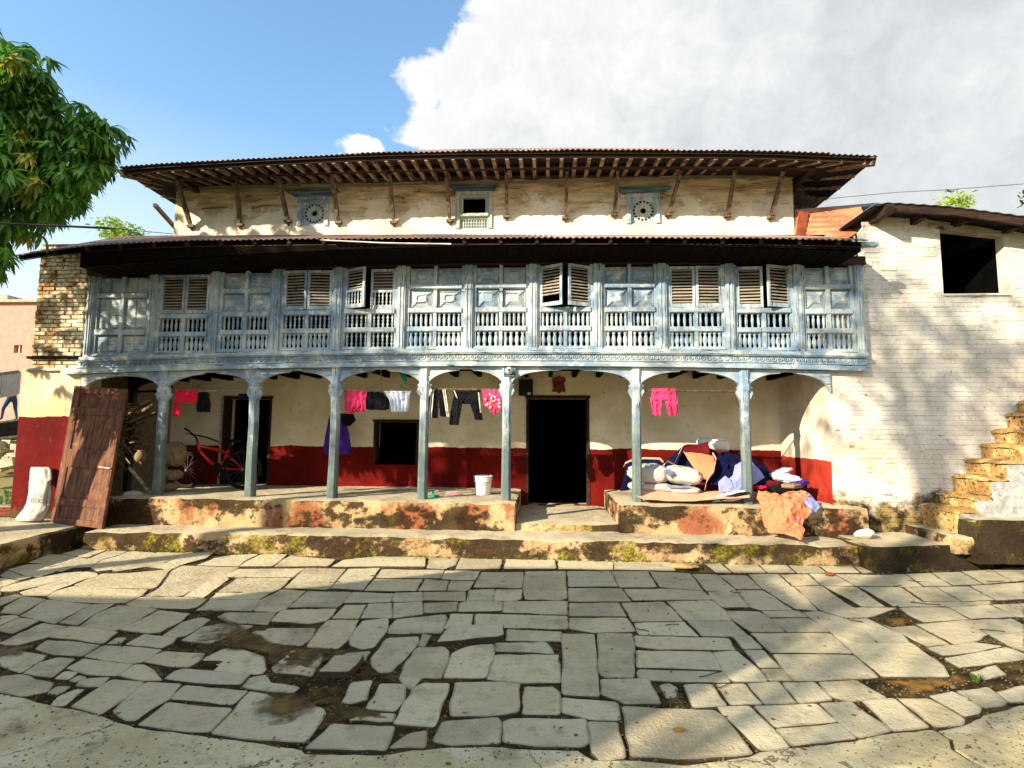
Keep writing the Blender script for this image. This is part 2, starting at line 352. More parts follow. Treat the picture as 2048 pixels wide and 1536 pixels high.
def stained(name, moss=.6, dark=.5, base=('#a98c62', '#d0b283'), red='#9a5238', redamt=.7, darkcol=('#120d07', '#3a2816')):
    g = NG(name); n1 = g.noise(1.3, 7, .66); n2 = g.noise(6, 7, .72); n3 = g.noise(34, 6, .72); blot = g.noise(.95, 7, .68, g.vec(1, 1, 1.6)); n4 = g.noise(1.7, 6, .62, g.vec(1, 1, .6))
    f = g.mix(g.step(n1, .38, .6), base[0], base[1]); f = g.mix(g.m('MULTIPLY', g.step(n4, .50, .60), redamt), f, red)
    f = g.mix(g.m('MULTIPLY', g.step(n3, .52, .68), .5), f, '#6d5436')
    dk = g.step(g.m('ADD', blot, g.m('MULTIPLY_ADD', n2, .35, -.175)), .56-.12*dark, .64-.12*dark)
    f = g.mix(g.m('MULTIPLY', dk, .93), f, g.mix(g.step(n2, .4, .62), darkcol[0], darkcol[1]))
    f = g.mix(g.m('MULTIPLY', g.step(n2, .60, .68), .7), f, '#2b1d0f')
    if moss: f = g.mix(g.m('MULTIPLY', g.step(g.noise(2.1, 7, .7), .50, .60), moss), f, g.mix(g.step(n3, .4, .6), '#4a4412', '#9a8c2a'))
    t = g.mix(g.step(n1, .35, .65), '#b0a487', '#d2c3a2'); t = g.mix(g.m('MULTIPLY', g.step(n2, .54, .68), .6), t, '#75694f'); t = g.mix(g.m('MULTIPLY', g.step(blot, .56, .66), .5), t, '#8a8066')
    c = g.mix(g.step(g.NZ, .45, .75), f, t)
    M[name] = g.end(c, .94, g.bump(g.m('ADD', g.m('MULTIPLY', n2, 1.6), n3), 1.0, .028), .15)
stained('platform_plaster', .12, .8, redamt=.85); stained('step_plaster', .85, .95, redamt=.25); stained('stain_shade_plaster', .3, 2.2, redamt=.15, darkcol=('#080604', '#1c140b'))  # landing: near-black stains that also carry the shade of its face

g = NG('paving_stone'); n1 = g.noise(2.4, 6, .6); n2 = g.noise(13, 6, .68); n3 = g.noise(75, 5, .65); n4 = g.noise(5, 6, .7)
at = g.n('ShaderNodeAttribute', attribute_name='edge'); ed = at.outputs['Fac']
hue = g.m('FRACT', g.m('MULTIPLY', g.rnd, 7.31)); c = g.mix(g.rnd, '#a39678', '#d2c4a0'); c = g.mix(g.m('MULTIPLY', g.step(hue, .55, .95), .5), c, '#a9a48c'); c = g.mix(g.m('MULTIPLY', g.step(hue, .35, .05), .5), c, '#cdb98c'); c = g.mix(g.m('MULTIPLY', g.step(n1, .42, .66), .7), c, '#cbbf9c'); c = g.mix(g.m('MULTIPLY', g.step(g.noise(1.6, 7, .7), .52, .66), .55), c, '#837a60'); c = g.mix(g.m('MULTIPLY', g.step(n2, .52, .68), .5), c, '#938a6c')
c = g.mix(g.m('MULTIPLY', g.step(n3, .56, .68), .5), c, '#8f866a'); c = g.mix(g.m('MULTIPLY', g.step(n3, .42, .34), .4), c, '#ddd5be'); c = g.mix(g.m('MULTIPLY', g.step(n4, .58, .68), .5), c, '#857548')
c = g.mix(g.step(g.voro(5), .075, .05), c, '#5a5038')
# ground-in dirt creeping in from the joints
c = g.mix(g.m('MULTIPLY', g.step(g.m('ADD', ed, g.m('MULTIPLY_ADD', n4, 1.3, -.65)), .70, 1.05), .5), c, '#6e6246')
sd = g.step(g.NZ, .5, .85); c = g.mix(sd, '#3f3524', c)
M['paving_stone'] = g.end(c, .82, g.bump(g.m('ADD', g.m('MULTIPLY', n2, 2.2), g.m('MULTIPLY', n3, .9)), .85, .014), .3)
g = NG('apron_concrete'); n1 = g.noise(1.1, 7, .66); n2 = g.noise(9, 7, .72); n3 = g.noise(95, 4, .6); n5 = g.noise(3.2, 7, .7, g.vec(.5, 1, 1))
c = g.mix(g.step(n1, .35, .65), '#b0a27c', '#cdc09a'); c = g.mix(g.m('MULTIPLY', g.step(n2, .50, .68), .6), c, '#8f855f'); c = g.mix(g.m('MULTIPLY', g.step(n5, .54, .62), .5), c, '#d8d0b4')
c = g.mix(g.m('MULTIPLY', g.step(g.noise(2.3, 7, .7), .57, .66), .55), c, '#7b7050'); c = g.mix(g.step(g.voro(3.3), .07, .04), c, '#6c5c2a'); c = g.mix(g.step(g.voro(11), .07, .05), c, '#6b5f45')
c = g.mix(g.m('MULTIPLY', g.step(n3, .54, .68), .45), c, '#857d62')
crk = g.n('ShaderNodeTexVoronoi', feature='DISTANCE_TO_EDGE'); wv = g.n('ShaderNodeVectorMath', operation='ADD'); nv = g.n('ShaderNodeTexNoise'); g.l(g.P, nv.inputs['Vector']); nv.inputs['Scale'].default_value = 3; nv.inputs['Detail'].default_value = 6; g.l(g.P, wv.inputs[0]); g.l(nv.outputs['Color'], wv.inputs[1]); g.l(wv.outputs[0], crk.inputs['Vector']); crk.inputs['Scale'].default_value = .8
ck = g.m('MULTIPLY', g.step(crk.outputs['Distance'], .009, .003), g.step(n1, .45, .55)); c = g.mix(g.m('MULTIPLY', ck, .7), c, '#4d432c')
M['apron_concrete'] = g.end(c, .88, g.bump(g.m('SUBTRACT', g.m('ADD', g.m('MULTIPLY', n2, 2.4), g.m('MULTIPLY', n3, .8)), g.m('MULTIPLY', ck, 1.5)), .8, .01), .2)
g = NG('joint_earth'); n1 = g.noise(6, 5, .65); n2 = g.noise(40, 4)
M['joint_earth'] = g.end(g.mix(g.step(n1, .4, .65), '#2b2112', '#584726'), .95, g.bump(g.m('ADD', n1, n2), .9, .02), .1)
g = NG('wet_mud'); n1 = g.noise(5, 6, .7); n2 = g.noise(30, 4)
M['wet_mud'] = g.end(g.mix(g.step(n1, .38, .66), '#3a2c10', '#6d5626'), g.mix(n1, (.35,)*3+(1,), (.8,)*3+(1,)), g.bump(g.m('ADD', n1, g.m('MULTIPLY', n2, .3)), .4, .012), .4)
g = NG('gold_mud'); n1 = g.noise(4, 6, .7)
M['gold_mud'] = g.end(g.mix(g.step(n1, .4, .62), '#4a2e0c', '#9a7128'), .6, g.bump(n1, .5, .02), .3)
g = NG('far_ground'); n1 = g.noise(.4, 5); M['far_ground'] = g.end(g.mix(n1, '#6d6540', '#8c8258'), .95, None, .1)
for n_ in ('wet_mud', 'gold_mud'):   # thin at the rim, thick in the middle
    mt_ = M[n_]; t_ = mt_.node_tree; a_ = t_.nodes.new('ShaderNodeAttribute'); a_.attribute_name = 'rim'; q_ = t_.nodes.new('ShaderNodeTexNoise'); q_.inputs['Scale'].default_value = 11; q_.inputs['Detail'].default_value = 7; q_.inputs['Roughness'].default_value = .7
    ge_ = t_.nodes.new('ShaderNodeNewGeometry'); t_.links.new(ge_.outputs['Position'], q_.inputs['Vector']); ma_ = t_.nodes.new('ShaderNodeMath'); ma_.operation = 'MULTIPLY_ADD'; t_.links.new(q_.outputs[0], ma_.inputs[0]); ma_.inputs[1].default_value = 1.5; t_.links.new(a_.outputs['Fac'], ma_.inputs[2])
    mr_ = t_.nodes.new('ShaderNodeMapRange'); t_.links.new(ma_.outputs[0], mr_.inputs[0]); mr_.inputs[1].default_value = 1.05; mr_.inputs[2].default_value = 1.5; mr_.inputs[3].default_value = .96; mr_.inputs[4].default_value = 0
    t_.links.new(mr_.outputs[0], [n for n in t_.nodes if n.type == 'BSDF_PRINCIPLED'][0].inputs['Alpha'])
def leafmat(name, a, b, tr=.35):
    g = NG(name); n1 = g.noise(2.2, 4, .6); c = g.mix(g.m('ADD', g.m('MULTIPLY', g.rnd, .5), g.m('MULTIPLY', g.step(n1, .35, .65), .5)), a, b)
    g.end(c, .42, None, .5); t = g.n('ShaderNodeBsdfTranslucent'); g.l(c, t.inputs[0]); mx = g.n('ShaderNodeMixShader'); mx.inputs[0].default_value = tr
    g.l(g.bs.outputs[0], mx.inputs[1]); g.l(t.outputs[0], mx.inputs[2]); g.l(mx.outputs[0], g.out.inputs[0]); M[name] = g.mat
leafmat('mango_leaf', '#1d5224', '#74a83c', .4); leafmat('young_leaf', '#8a9a2c', '#c4b85a'); leafmat('bush_leaf', '#7fa02c', '#c3d455', .45); leafmat('shade_leaf', '#2a4a1a', '#3f6a24', .2); leafmat('grass_blade', '#2f4a18', '#6a8a30', .3)
for n_, c_ in dict(pink_cloth='#e0406c', red_cloth='#d81e3c', black_cloth='#141418', white_cloth='#c9cede', purple_cloth='#4a2a8a', orange_cloth='#d97c58', navy_cloth='#0b1030',
                   blue_cloth='#8d93c4', maroon_cloth='#5a1218', sack_white='#b9b6ac', sack_tan='#8f7a58', jeans='#2c4a68', skin='#8a5a3c', green_cloth='#3fae8a', stripe_white='#e8dcc0', salmon_cloth='#f0a888', shirt='#7a3030', hair='#100c0a').items(): cloth(n_, c_)
plain('bike_red', '#d01414', .35, .1, spec=.6, bump=0); plain('bike_black', '#0c0c0e', .5, .1, bump=0); plain('tyre', '#0a0a0a', .8, .1)
plain('bucket_white', '#e4e0da', .45, .05, bump=.05); plain('cable_black', '#0d0d10', .6, .1); plain('cable_grey', '#6a6a6a', .6, .1); plain('pale_pipe', '#c9c4b8', .5, .1)
plain('pink_brick', '#c98a78', .9, .12, 3); plain('panel_grey', '#a7a5a8', .7, .12, 3); plain('terrace_dark', '#23211f', .9, .3); plain('rubble', '#a59c86', .9, .3, 6); plain('pebble', '#5f553f', .9, .4, 30)
plain('rock', '#a88a54', .85, .25, 8); plain('pale_rock', '#d8cdb4', .85, .15, 8); plain('clay', '#7a3a22', .9, .3, 8); plain('green_plastic', '#1f9a80', .4, .1); plain('pink_plastic', '#d07a80', .5, .2)
plain('glass_white', '#dad8cf', .3, .05); plain('ink', '#5a4a3a', .9, .2); plain('blue_print', '#6a7090', .8, .3); plain('bark', '#4a3826', .95, .35); plain('dry_leaf', '#6a4a22', .9, .3)
# ------------------------------------------------------------ key planes
YP, YW, YB, YU = 7.95, 7.85, 9.6, 9.0     # posts, balcony face, veranda back wall, upper wall
YE, YR = 7.15, 8.05                          # lower eave, upper eave
Z1 = PZ(0, 0, 0).z
Z_STEP, Z_VER, Z_GAP = .263, .652, .37
def X(px, py, Y): return P(px, py, Y).x
XC = X(1000, 722, YW); XH = 5.6
def bow(x): return -.085*((x-XC)/XH)**2
def zh(py, Y=YW): return P(1260, py, Y).z - bow(X(1260, py, Y))
house = empty('timber_house', (XC, 9.2, 0), 'long two storey house with carved blue timber balcony, arcaded veranda and tin roofs', 'house')

# ------------------------------------------------------------ veranda back wall, side wall, ceiling
xl, xr = X(338, 900, YB), X(1668, 1005, YP)
def wall_with_holes(mb, x0, x1, z0, z1, y0, y1, holes, mi=0):
    xs = sorted({x0, x1, *[h[0] for h in holes], *[h[1] for h in holes]})
    for a, b in zip(xs, xs[1:]):
        hs = [h for h in holes if h[0] <= a+1e-6 and h[1] >= b-1e-6]
        if not hs: mb.box(a, b, y0, y1, z0, z1, mi); continue
        h = hs[0]
        if h[2] > z0: mb.box(a, b, y0, y1, z0, h[2], mi)
        if h[3] < z1: mb.box(a, b, y0, y1, h[3], z1, mi)
def pxrect(x0, x1, y0, y1, Y):
    xa = (X(x0, y0, Y)+X(x0, y1, Y))/2; xb = (X(x1, y0, Y)+X(x1, y1, Y))/2; m_ = (x0+x1)/2
    return xa, xb, P(m_, y1, Y).z, P(m_, y0, Y).z
door_h = pxrect(1053, 1178, 796, 1004, YB); win_h = pxrect(748, 836, 844, 930, YB); door2_h = pxrect(445, 540, 797, 972, YB)
door_h = (door_h[0], door_h[1], Z_GAP, door_h[3]); door2_h = (door2_h[0], door2_h[1], Z_VER, door2_h[3])
ZC = zh(735)                              # underside of the beam
mb = MB(); wall_with_holes(mb, xl, xr+.1, .2, ZC+.3, YB, YB+.35, [door2_h, win_h, door_h]); mb.build('back_wall', M['back_wall'], house)
mb = MB()
for h in (door2_h, win_h, door_h):        # dark rooms behind the openings
    mb.box(h[0]-.3, h[1]+.3, YB+1.6, YB+1.65, .1, ZC+.2); mb.box(h[0]-.35, h[0]-.3, YB+.36, YB+1.6, .1, ZC+.2); mb.box(h[1]+.3, h[1]+.35, YB+.36, YB+1.6, .1, ZC+.2)
    mb.box(h[0]-.3, h[1]+.3, YB+.36, YB+1.6, ZC+.15, ZC+.2); mb.box(h[0]-.3, h[1]+.3, YB+.36, YB+1.6, .05, .36)
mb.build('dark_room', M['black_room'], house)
# timber frames of the openings
for nm, h in (('door_frame', door_h), ('window_frame', win_h), ('door_frame', door2_h)):
    f = MB(); t = .035
    f.box(h[0]-.01, h[0]+t, YB-.012, YB+.2, h[2]+.004, h[3]); f.box(h[1]-t, h[1]+.01, YB-.012, YB+.2, h[2]+.004, h[3]); f.box(h[0]-.03, h[1]+.03, YB-.016, YB+.2, h[3], h[3]+.045)
    f.build(nm, M['dark_wood'], house)
g_ = MB(); g_.box(door2_h[0]-.045, door2_h[0]-.012, YB-.03, YB, door2_h[2]+.01, door2_h[3]+.03); g_.build('door_jamb', M['grey_wood'], house)
# side wall of the veranda at the right
mb = MB(); mb.box(xr, xr+.3, YP+.03, YB+.3, .15, ZC+.25); mb.build('side_wall', M['side_wall'], house)
# ceiling: joists under boards
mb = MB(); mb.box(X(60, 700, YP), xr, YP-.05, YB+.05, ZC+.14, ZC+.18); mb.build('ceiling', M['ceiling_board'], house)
x = X(180, 740, YP)
while x < xr-.1:
    mb = MB(); mb.box(x, x+.07, YP+.06, YB, ZC+.03+bow(x), ZC+.139); mb.build('joist', M['ceiling_board'], house); x += .42
# open arcade at the left end of the back: post with little arches
xo0, xo1 = X(150, 900, YB), xl
mb = MB(); px_ = X(262, 800, YB)
mb.box(px_-.045, px_+.045, YB, YB+.1, .5, ZC+.1); mb.build('rear_post', M['dark_wood'], house)
def arch_board(x0, x1, ztop, zspring, drop, y0, y1, notch=.09, n=28, exp=2.4, zt=None, bend=True, leftflat=0):
    mb = MB(); rows = []
    for i in range(n+1):
        s = i/n; q = abs(2*s-1)
        zc = ztop - drop*(1-(1-q**exp)**(1/2.0)) - .018
        if q < notch*2: zc = ztop+.004
        x = x0+(x1-x0)*s; b = bow(x) if bend else 0
        rows.append((x, zc+b, (zt or ztop+.03)+b))
    for (xa, za, ta), (xb, zb_, tb) in zip(rows, rows[1:]):
        mb.hexa([(xa,y0,za),(xb,y0,zb_),(xb,y1,zb_),(xa,y1,za),(xa,y0,ta),(xb,y0,tb),(xb,y1,tb),(xa,y1,ta)])
    return mb
for a, b in ((xo0-.6, px_), (px_, xl)):
    arch_board(a, b, P(230, 765, YB).z+.02, 0, .32, YB+.02, YB+.08, 0, 20, 2.6, ZC+.1, False).build('rear_arch', M['dark_wood'], house)
mb = MB(); mb.beam((px_, YB+.05, P(300, 783, YB).z), (xl, YB+.05, P(300, 781, YB).z), .04, .04); mb.build('rear_rail', M['dark_wood'], house)

# ------------------------------------------------------------ platforms and steps
xg0, xg1 = X(1029, 1030, 7.65), X(1240, 1030, 7.65)
xv0 = X(212, 1010, 7.65)
mb = MB(); rough_box(mb, xv0, xg0, 7.65, YB+.34, .02, Z_VER, .11, .014, 0, 1); mb.build('veranda_platform', M['platform_plaster'], house, True, label='long stained red and cream plastered veranda platform')
mb = MB(); rough_box(mb, xg1, xr+.28, 7.65, YB+.34, .02, Z_VER, .11, .014, 0, 2); mb.build('veranda_platform', M['platform_plaster'], house, True, label='shorter veranda platform holding the heaped sacks')
mb = MB(); rough_box(mb, xg0+.01, xg1-.01, 7.72, YB+.34, .02, Z_GAP, .12, .012, 0, 3); mb.build('doorway_floor', M['step_plaster'], house, True)
xs0, xs1 = X(168, 1062, 7.13), X(1716, 1090, 7.13)
mb = MB(); rough_box(mb, xs0, xs1, 7.13, 7.75, -.03, Z_STEP, .09, .016, 0, 4, .025); o = mb.build('stone_step', M['step_plaster'], None, True); tag(o, kind='structure')
# left path slab beside the step, edge running diagonally
A = PZ(163, 1050, .27); B = PZ(0, 1089, .27); Cc = B + (B-A)*1.6
def rough_prism(poly, z0, z1, n=10, amp=.012, seed=0):
    mb = MB(); top = []; k = len(poly)
    for i in range(k):
        a, b = Vector(poly[i]), Vector(poly[(i+1) % k]); m_ = max(1, int((b-a).length/.14))
        for j in range(m_): top.append(a+(b-a)*(j/m_))
    ring = []
    for dz, ins in ((z0, 0), ((z0+z1)/2, -.008), (z1-.03, 0), (z1, .02)):
        cx = sum((p for p in top), Vector((0, 0, 0)))/len(top); rr = []
        for p in top:
            d = (cx-p); d.z = 0; d.normalize(); q = Vector((p.x, p.y, dz))+d*ins
            rr.append(q+Vector((nz(q, 6, seed), nz(q, 6, seed+4), nz(q, 6, seed+8)*.5))*amp*1.6)
        ring.append(rr)
    b0 = len(mb.v)
    for rr in ring: mb.v += rr
    L = len(top)
    for r_ in range(3):
        for i in range(L): j = (i+1) % L; mb.f.append((b0+r_*L+i, b0+r_*L+j, b0+(r_+1)*L+j, b0+(r_+1)*L+i)); mb.m.append(0)
    mb.f.append(tuple(range(b0+3*L, b0+4*L))); mb.m.append(0)
    return mb
poly = [A, (A.x, 10.5, 0), (-13, 10.5, 0), (-13, Cc.y, 0), Cc, B]; poly = [(p[0], p[1], 0) for p in poly]
o = rough_prism(poly[::-1], -.05, .27, seed=5).build('path_slab', M['step_plaster']); tag(o, kind='structure')
# landing at the foot of the stair
lx0 = X(1716, 1092, 6.45); c0 = PZ(1745, 1144, 0); c1 = PZ(2100, 1128, 0)
poly = [(c0.x-.0, c0.y, 0), (c1.x+1.5, c1.y+.25, 0), (c1.x+1.5, 7.94, 0), (xs1+.02, 7.94, 0), (xs1+.02, 7.13, 0)]
o = rough_prism(poly, -.05, .29, seed=6).build('landing_slab', M['stain_shade_plaster']); tag(o, kind='structure')

# ------------------------------------------------------------ left end wall of brick
ex0, ex1 = X(26, 960, YP), X(172, 700, YP); ze0 = P(100, 738, YP).z; zetop = P(100, 512, YP).z+.2
mb = MB(); mb.box(ex0, X(150, 900, YP), YP, YP+.4, .0, ze0-.01)
mb.build('end_pier', M['end_plaster'], house)
mb = MB(); mb.box(ex0+.12, ex1, YP+.02, YP+.4, ze0-.01, zetop); mb.box(ex0+.05, ex0+.4, YP+.41, 14, 0, zetop); mb.build('end_wall', M['mortar'], house)
def brick_mesh(name, L, H, D, mat, seed):
    rg = random.Random(seed); b = .006; mb = MB(); q = []
    def ring(y, ins): return [(-L/2+ins+rg.uniform(-.002,.003), y, ins+rg.uniform(-.002,.002)), (L/2-ins+rg.uniform(-.003,.002), y, ins+rg.uniform(-.002,.002)), (L/2-ins+rg.uniform(-.003,.002), y, H-ins), (-L/2+ins, y, H-ins+rg.uniform(-.003,.002))]
    r0, r1, r2 = ring(D, 0), ring(b, 0), ring(0, b); mb.v = [Vector(p) for p in r0+r1+r2]
    for k in (0, 4):
        for i in range(4): j = (i+1) % 4; mb.f.append((k+i, k+j, k+4+j, k+4+i)); mb.m.append(0)
    mb.f.append((8, 9, 10, 11)); mb.m.append(0)
    return mb.mesh(name, mat)
ebm = [brick_mesh('brick', .19, .052, .05, M['end_brick'], s) for s in range(5)]
ebh = [brick_mesh('brick', .09, .052, .05, M['end_brick'], s+9) for s in range(3)]
rg = random.Random(3); row = 0; z = ze0+.01; cnt = 0
while z < zetop-.06:
    x = ex0+.12 + (.1 if row % 2 else 0) + rg.uniform(-.01, .01)
    if row % 2: inst('brick', rg.choice(ebh), (ex0+.165, YP+rg.uniform(-.012, .012), z), house); 
    while x < ex1-.02:
        half = x+.2 > ex1
        if rg.random() > .03:
            inst('brick', rg.choice(ebh if half else ebm), (x+(.05 if half else .1), YP+.004+rg.uniform(-.014, .012), z+rg.uniform(-.003, .003)), house, rot=(rg.uniform(-.03, .03), rg.uniform(-.012, .012), rg.uniform(-.03, .03))); cnt += 1
        x += .205
    z += .066; row += 1
mb = MB(); rough_box(mb, ex0+.06, ex1-.02, YP-.05, YP+.1, ze0-.03, ze0+.03, .1, .012, 0, 8); mb.build('timber_band', M['grey_wood'], house)

# ------------------------------------------------------------ posts
post_px = [(333, 742, 313, 992), (513, 742, 499, 993), (672, 742, 666, 993), (848, 738, 847, 994), (1016, 738, 1009, 994), (1270, 738, 1276, 1000), (1486, 740, 1496, 1003)]
post_x = []
for i, (xa, ya, xb, yb) in enumerate(post_px):
    x = (X(xa, ya, YP)+X(xb, yb, YP))/2; post_x.append(x); zt = ZC+bow(x)+.02; w_ = .135
    h = zt-Z_VER; rings = [(0, 1.0), (.02, 1.02), (.16, 1.0), (h*.25, .93), (h*.55, .90), (h*.74, .88), (h-.34, .9), (h-.30, 1.12), (h-.26, 1.16), (h-.22, .98), (h-.14, .96), (h-.10, 1.05), (h, 1.1)]
    mb = MB(); s8 = []
    for zz, k in rings:
        r_ = w_*k/2*1.02; c_ = r_*.42; sx_, sy_ = nz((x, zz, 0), 3)*.012, nz((x, zz, 5), 3)*.01
        mb.v += [Vector((x+sx_+a, YP+sy_+b, Z_VER-.005+zz)) for a, b in ((-r_+c_,-r_),(r_-c_,-r_),(r_,-r_+c_),(r_,r_-c_),(r_-c_,r_),(-r_+c_,r_),(-r_,r_-c_),(-r_,-r_+c_))]
    for k in range(len(rings)-1):
        for j in range(8): j2 = (j+1) % 8; mb.f.append((k*8+j, k*8+j2, (k+1)*8+j2, (k+1)*8+j)); mb.m.append(0)
    mb.build('post', M['blue_post'], house)
# arched boards between the posts
edges = [X(168, 770, YP)] + post_x + [xr-.01]
hp = .06
for i in range(8):
    a = edges[i]+(hp if i else 0); b = edges[i+1]-(hp if i < 7 else 0)
    ab = arch_board(a-.02, b+.02, zh(738), 0, .26, YP-.035, YP+.035, .085 if i else 0, 30, 2.3 if i != 5 else 3.2)
    ab.build('arch_board', M['blue_h'], house)
# cusps where arch meets post
for i, x in enumerate(post_x):
    for sgn in (-1, 1):
        mb = MB(); zt = ZC+bow(x)-.25
        prof = [(0, .02), (.045, .0), (.03, -.04), (.055, -.09), (.03, -.14), (0, -.2)]
        poly = [(x+sgn*(.062+p), YP-.03, zt+q) for p, q in prof]
        mb.prism(poly if sgn < 0 else poly[::-1], (0, .06, 0)); mb.build('bracket_cusp', M['blue_post'], house)

# ------------------------------------------------------------ balcony beams, carved band, ledge
bx0, bx1 = X(155, 733, YW), X(1733, 735, YW)
def bowed_bar(x0, x1, z0, z1, y0, y1, n=40, wob=.003, seed=0):
    mb = MB(); rows = []
    for j, (y, z) in enumerate(((y0, z0), (y0, z1), (y1, z1), (y1, z0), (y0, z0))):
        rows.append([(x0+(x1-x0)*i/n, y+nz((x0+(x1-x0)*i/n, j % 4, seed), 2)*wob, z+bow(x0+(x1-x0)*i/n)+nz((x0+(x1-x0)*i/n, j % 4+7, seed), 3)*wob) for i in range(n+1)])
    mb.grid(rows); 
    for i in (0, n): mb.f.append((i, n+1+i, 2*(n+1)+i, 3*(n+1)+i)); mb.m.append(0)
    return mb
bowed_bar(bx0-.25, bx1, zh(733), zh(722), YW-.02, YW+.2, seed=1).build('lower_beam', M['blue_h'], house)
bowed_bar(bx0, bx1+.02, zh(722.5), zh(708), YW+.005, YW+.2, seed=2).build('carved_band', M['blue_h'], house)
bowed_bar(bx0, bx1, zh(708.5), zh(706.5), YW-.03, YW+.2, seed=3).build('moulding', M['blue_h'], house)
bowed_bar(bx0, bx1, zh(722.5), zh(720.5), YW-.035, YW+.2, seed=4).build('moulding', M['blue_h'], house)
bowed_bar(bx0+.05, bx1+.02, zh(706.4), zh(699), YW-.045, YW+.2, seed=5).build('sill_beam', M['blue_h'], house)
ring = MB(); r0 = .036
prof = []
for k in range(12):
    a0, a1 = 2*math.pi*k/12, 2*math.pi*(k+1)/12
    def pt(a, r_, y): return (math.cos(a)*r_, y, math.sin(a)*r_)
    ring.face([pt(a0, r0, 0), pt(a1, r0, 0), pt(a1, r0-.006, -.014), pt(a0, r0-.006, -.014)]); ring.face([pt(a0, r0-.006, -.014), pt(a1, r0-.006, -.014), pt(a1, r0-.014, -.001), pt(a0, r0-.014, -.001)])
    ring.face([pt(a0, .014, -.002), pt(a1, .014, -.002), pt(a1, .006, -.013), pt(a0, .006, -.013)])
rmesh = ring.mesh('rosette', M['blue_h']); x = bx0+.08; zc = (zh(720.5)+zh(708.5))/2; k = 0
while x < bx1-.03:
    inst('rosette', rmesh, (x, YW+.004, zc+bow(x)), house, rot=(0, 0, 0), scale=(1, 1, 1.0)); x += .083; k += 1

def zroof_l0(x):
    t_ = [(20, 512), (60, 504), (120, 496), (200, 488), (300, 482), (400, 479), (600, 476), (900, 474.5), (1200, 473.5), (1500, 474.5), (1700, 478), (1738, 480)]
    return interp([(P(a, b+1, YE).x, P(a, b+1, YE).z) for a, b in t_], x)+.015
# ------------------------------------------------------------ the twelve window bays
mull = [175, 301, 425, 549, 673, 801, 936, 1066, 1196, 1326, 1462, 1600, 1722]
el_soff = (X(150, 500, YE), X(1730, 480, YE))
def zsoff(x): return P(1000, 478, YE).z-.07+(bow(x)*2.2)
mx = [X(p, 700, YW) for p in mull]; ZS, ZT = zh(698), zh(528)
for i, x in enumerate(mx):
    w_ = .115 if 0 < i < 12 else .09; b = bow(x); mb = MB()
    mb.box(x-w_/2, x+w_/2, YW-.03, YW+.12, ZS+b-.01, ZT+b)
    for s in (-1, 1): mb.box(x+s*w_*.22-.008, x+s*w_*.22+.008, YW-.042, YW-.03, ZS+b+.03, ZT+b)
    mb.build('mullion', M['blue_v'], house)
def lathe_mesh(name, prof, n, mat): mb = MB(); mb.lathe((0,0,0), prof, n); return mb.mesh(name, mat, True)
# slender and bulbous balusters of unit height
bal_a = lathe_mesh('baluster', [(.022,0),(.022,.06),(.012,.09),(.016,.14),(.021,.3),(.0225,.5),(.020,.7),(.012,.84),(.022,.88),(.022,1)], 8, M['blue_v'])
bal_b = lathe_mesh('baluster', [(.030,0),(.030,.05),(.018,.12),(.024,.2),(.033,.36),(.033,.5),(.024,.68),(.014,.8),(.028,.88),(.031,1)], 8, M['blue_v'])
bal_c = lathe_mesh('baluster', [(.020,0),(.020,.05),(.009,.12),(.022,.25),(.009,.42),(.020,.5),(.009,.58),(.022,.75),(.009,.88),(.020,1)], 8, M['blue_v'])
slat_me = {}
def slat_mesh(wd):
    k = round(wd, 2)
    if k not in slat_me:
        mb = MB(); mb.hexa([(-k/2,-.016,-.012),(k/2,-.016,-.012),(k/2,.014,.014),(-k/2,.014,.014),(-k/2,-.020,-.006),(k/2,-.020,-.006),(k/2,.010,.020),(-k/2,.010,.020)])
        slat_me[k] = mb.mesh('slat', M['slat_wood'])
    return slat_me[k]
R0, R1, R2, R3 = zh(692)-ZS, (zh(662)-ZS, zh(652)-ZS), (zh(624)-ZS, zh(614)-ZS), (zh(575)-ZS, zh(566)-ZS)
kinds = ['flat', 'louvre', 'round', 'open_both', 'lattice', 'round', 'square', 'open_wide', 'square', 'louvre2', 'open_right', 'square']
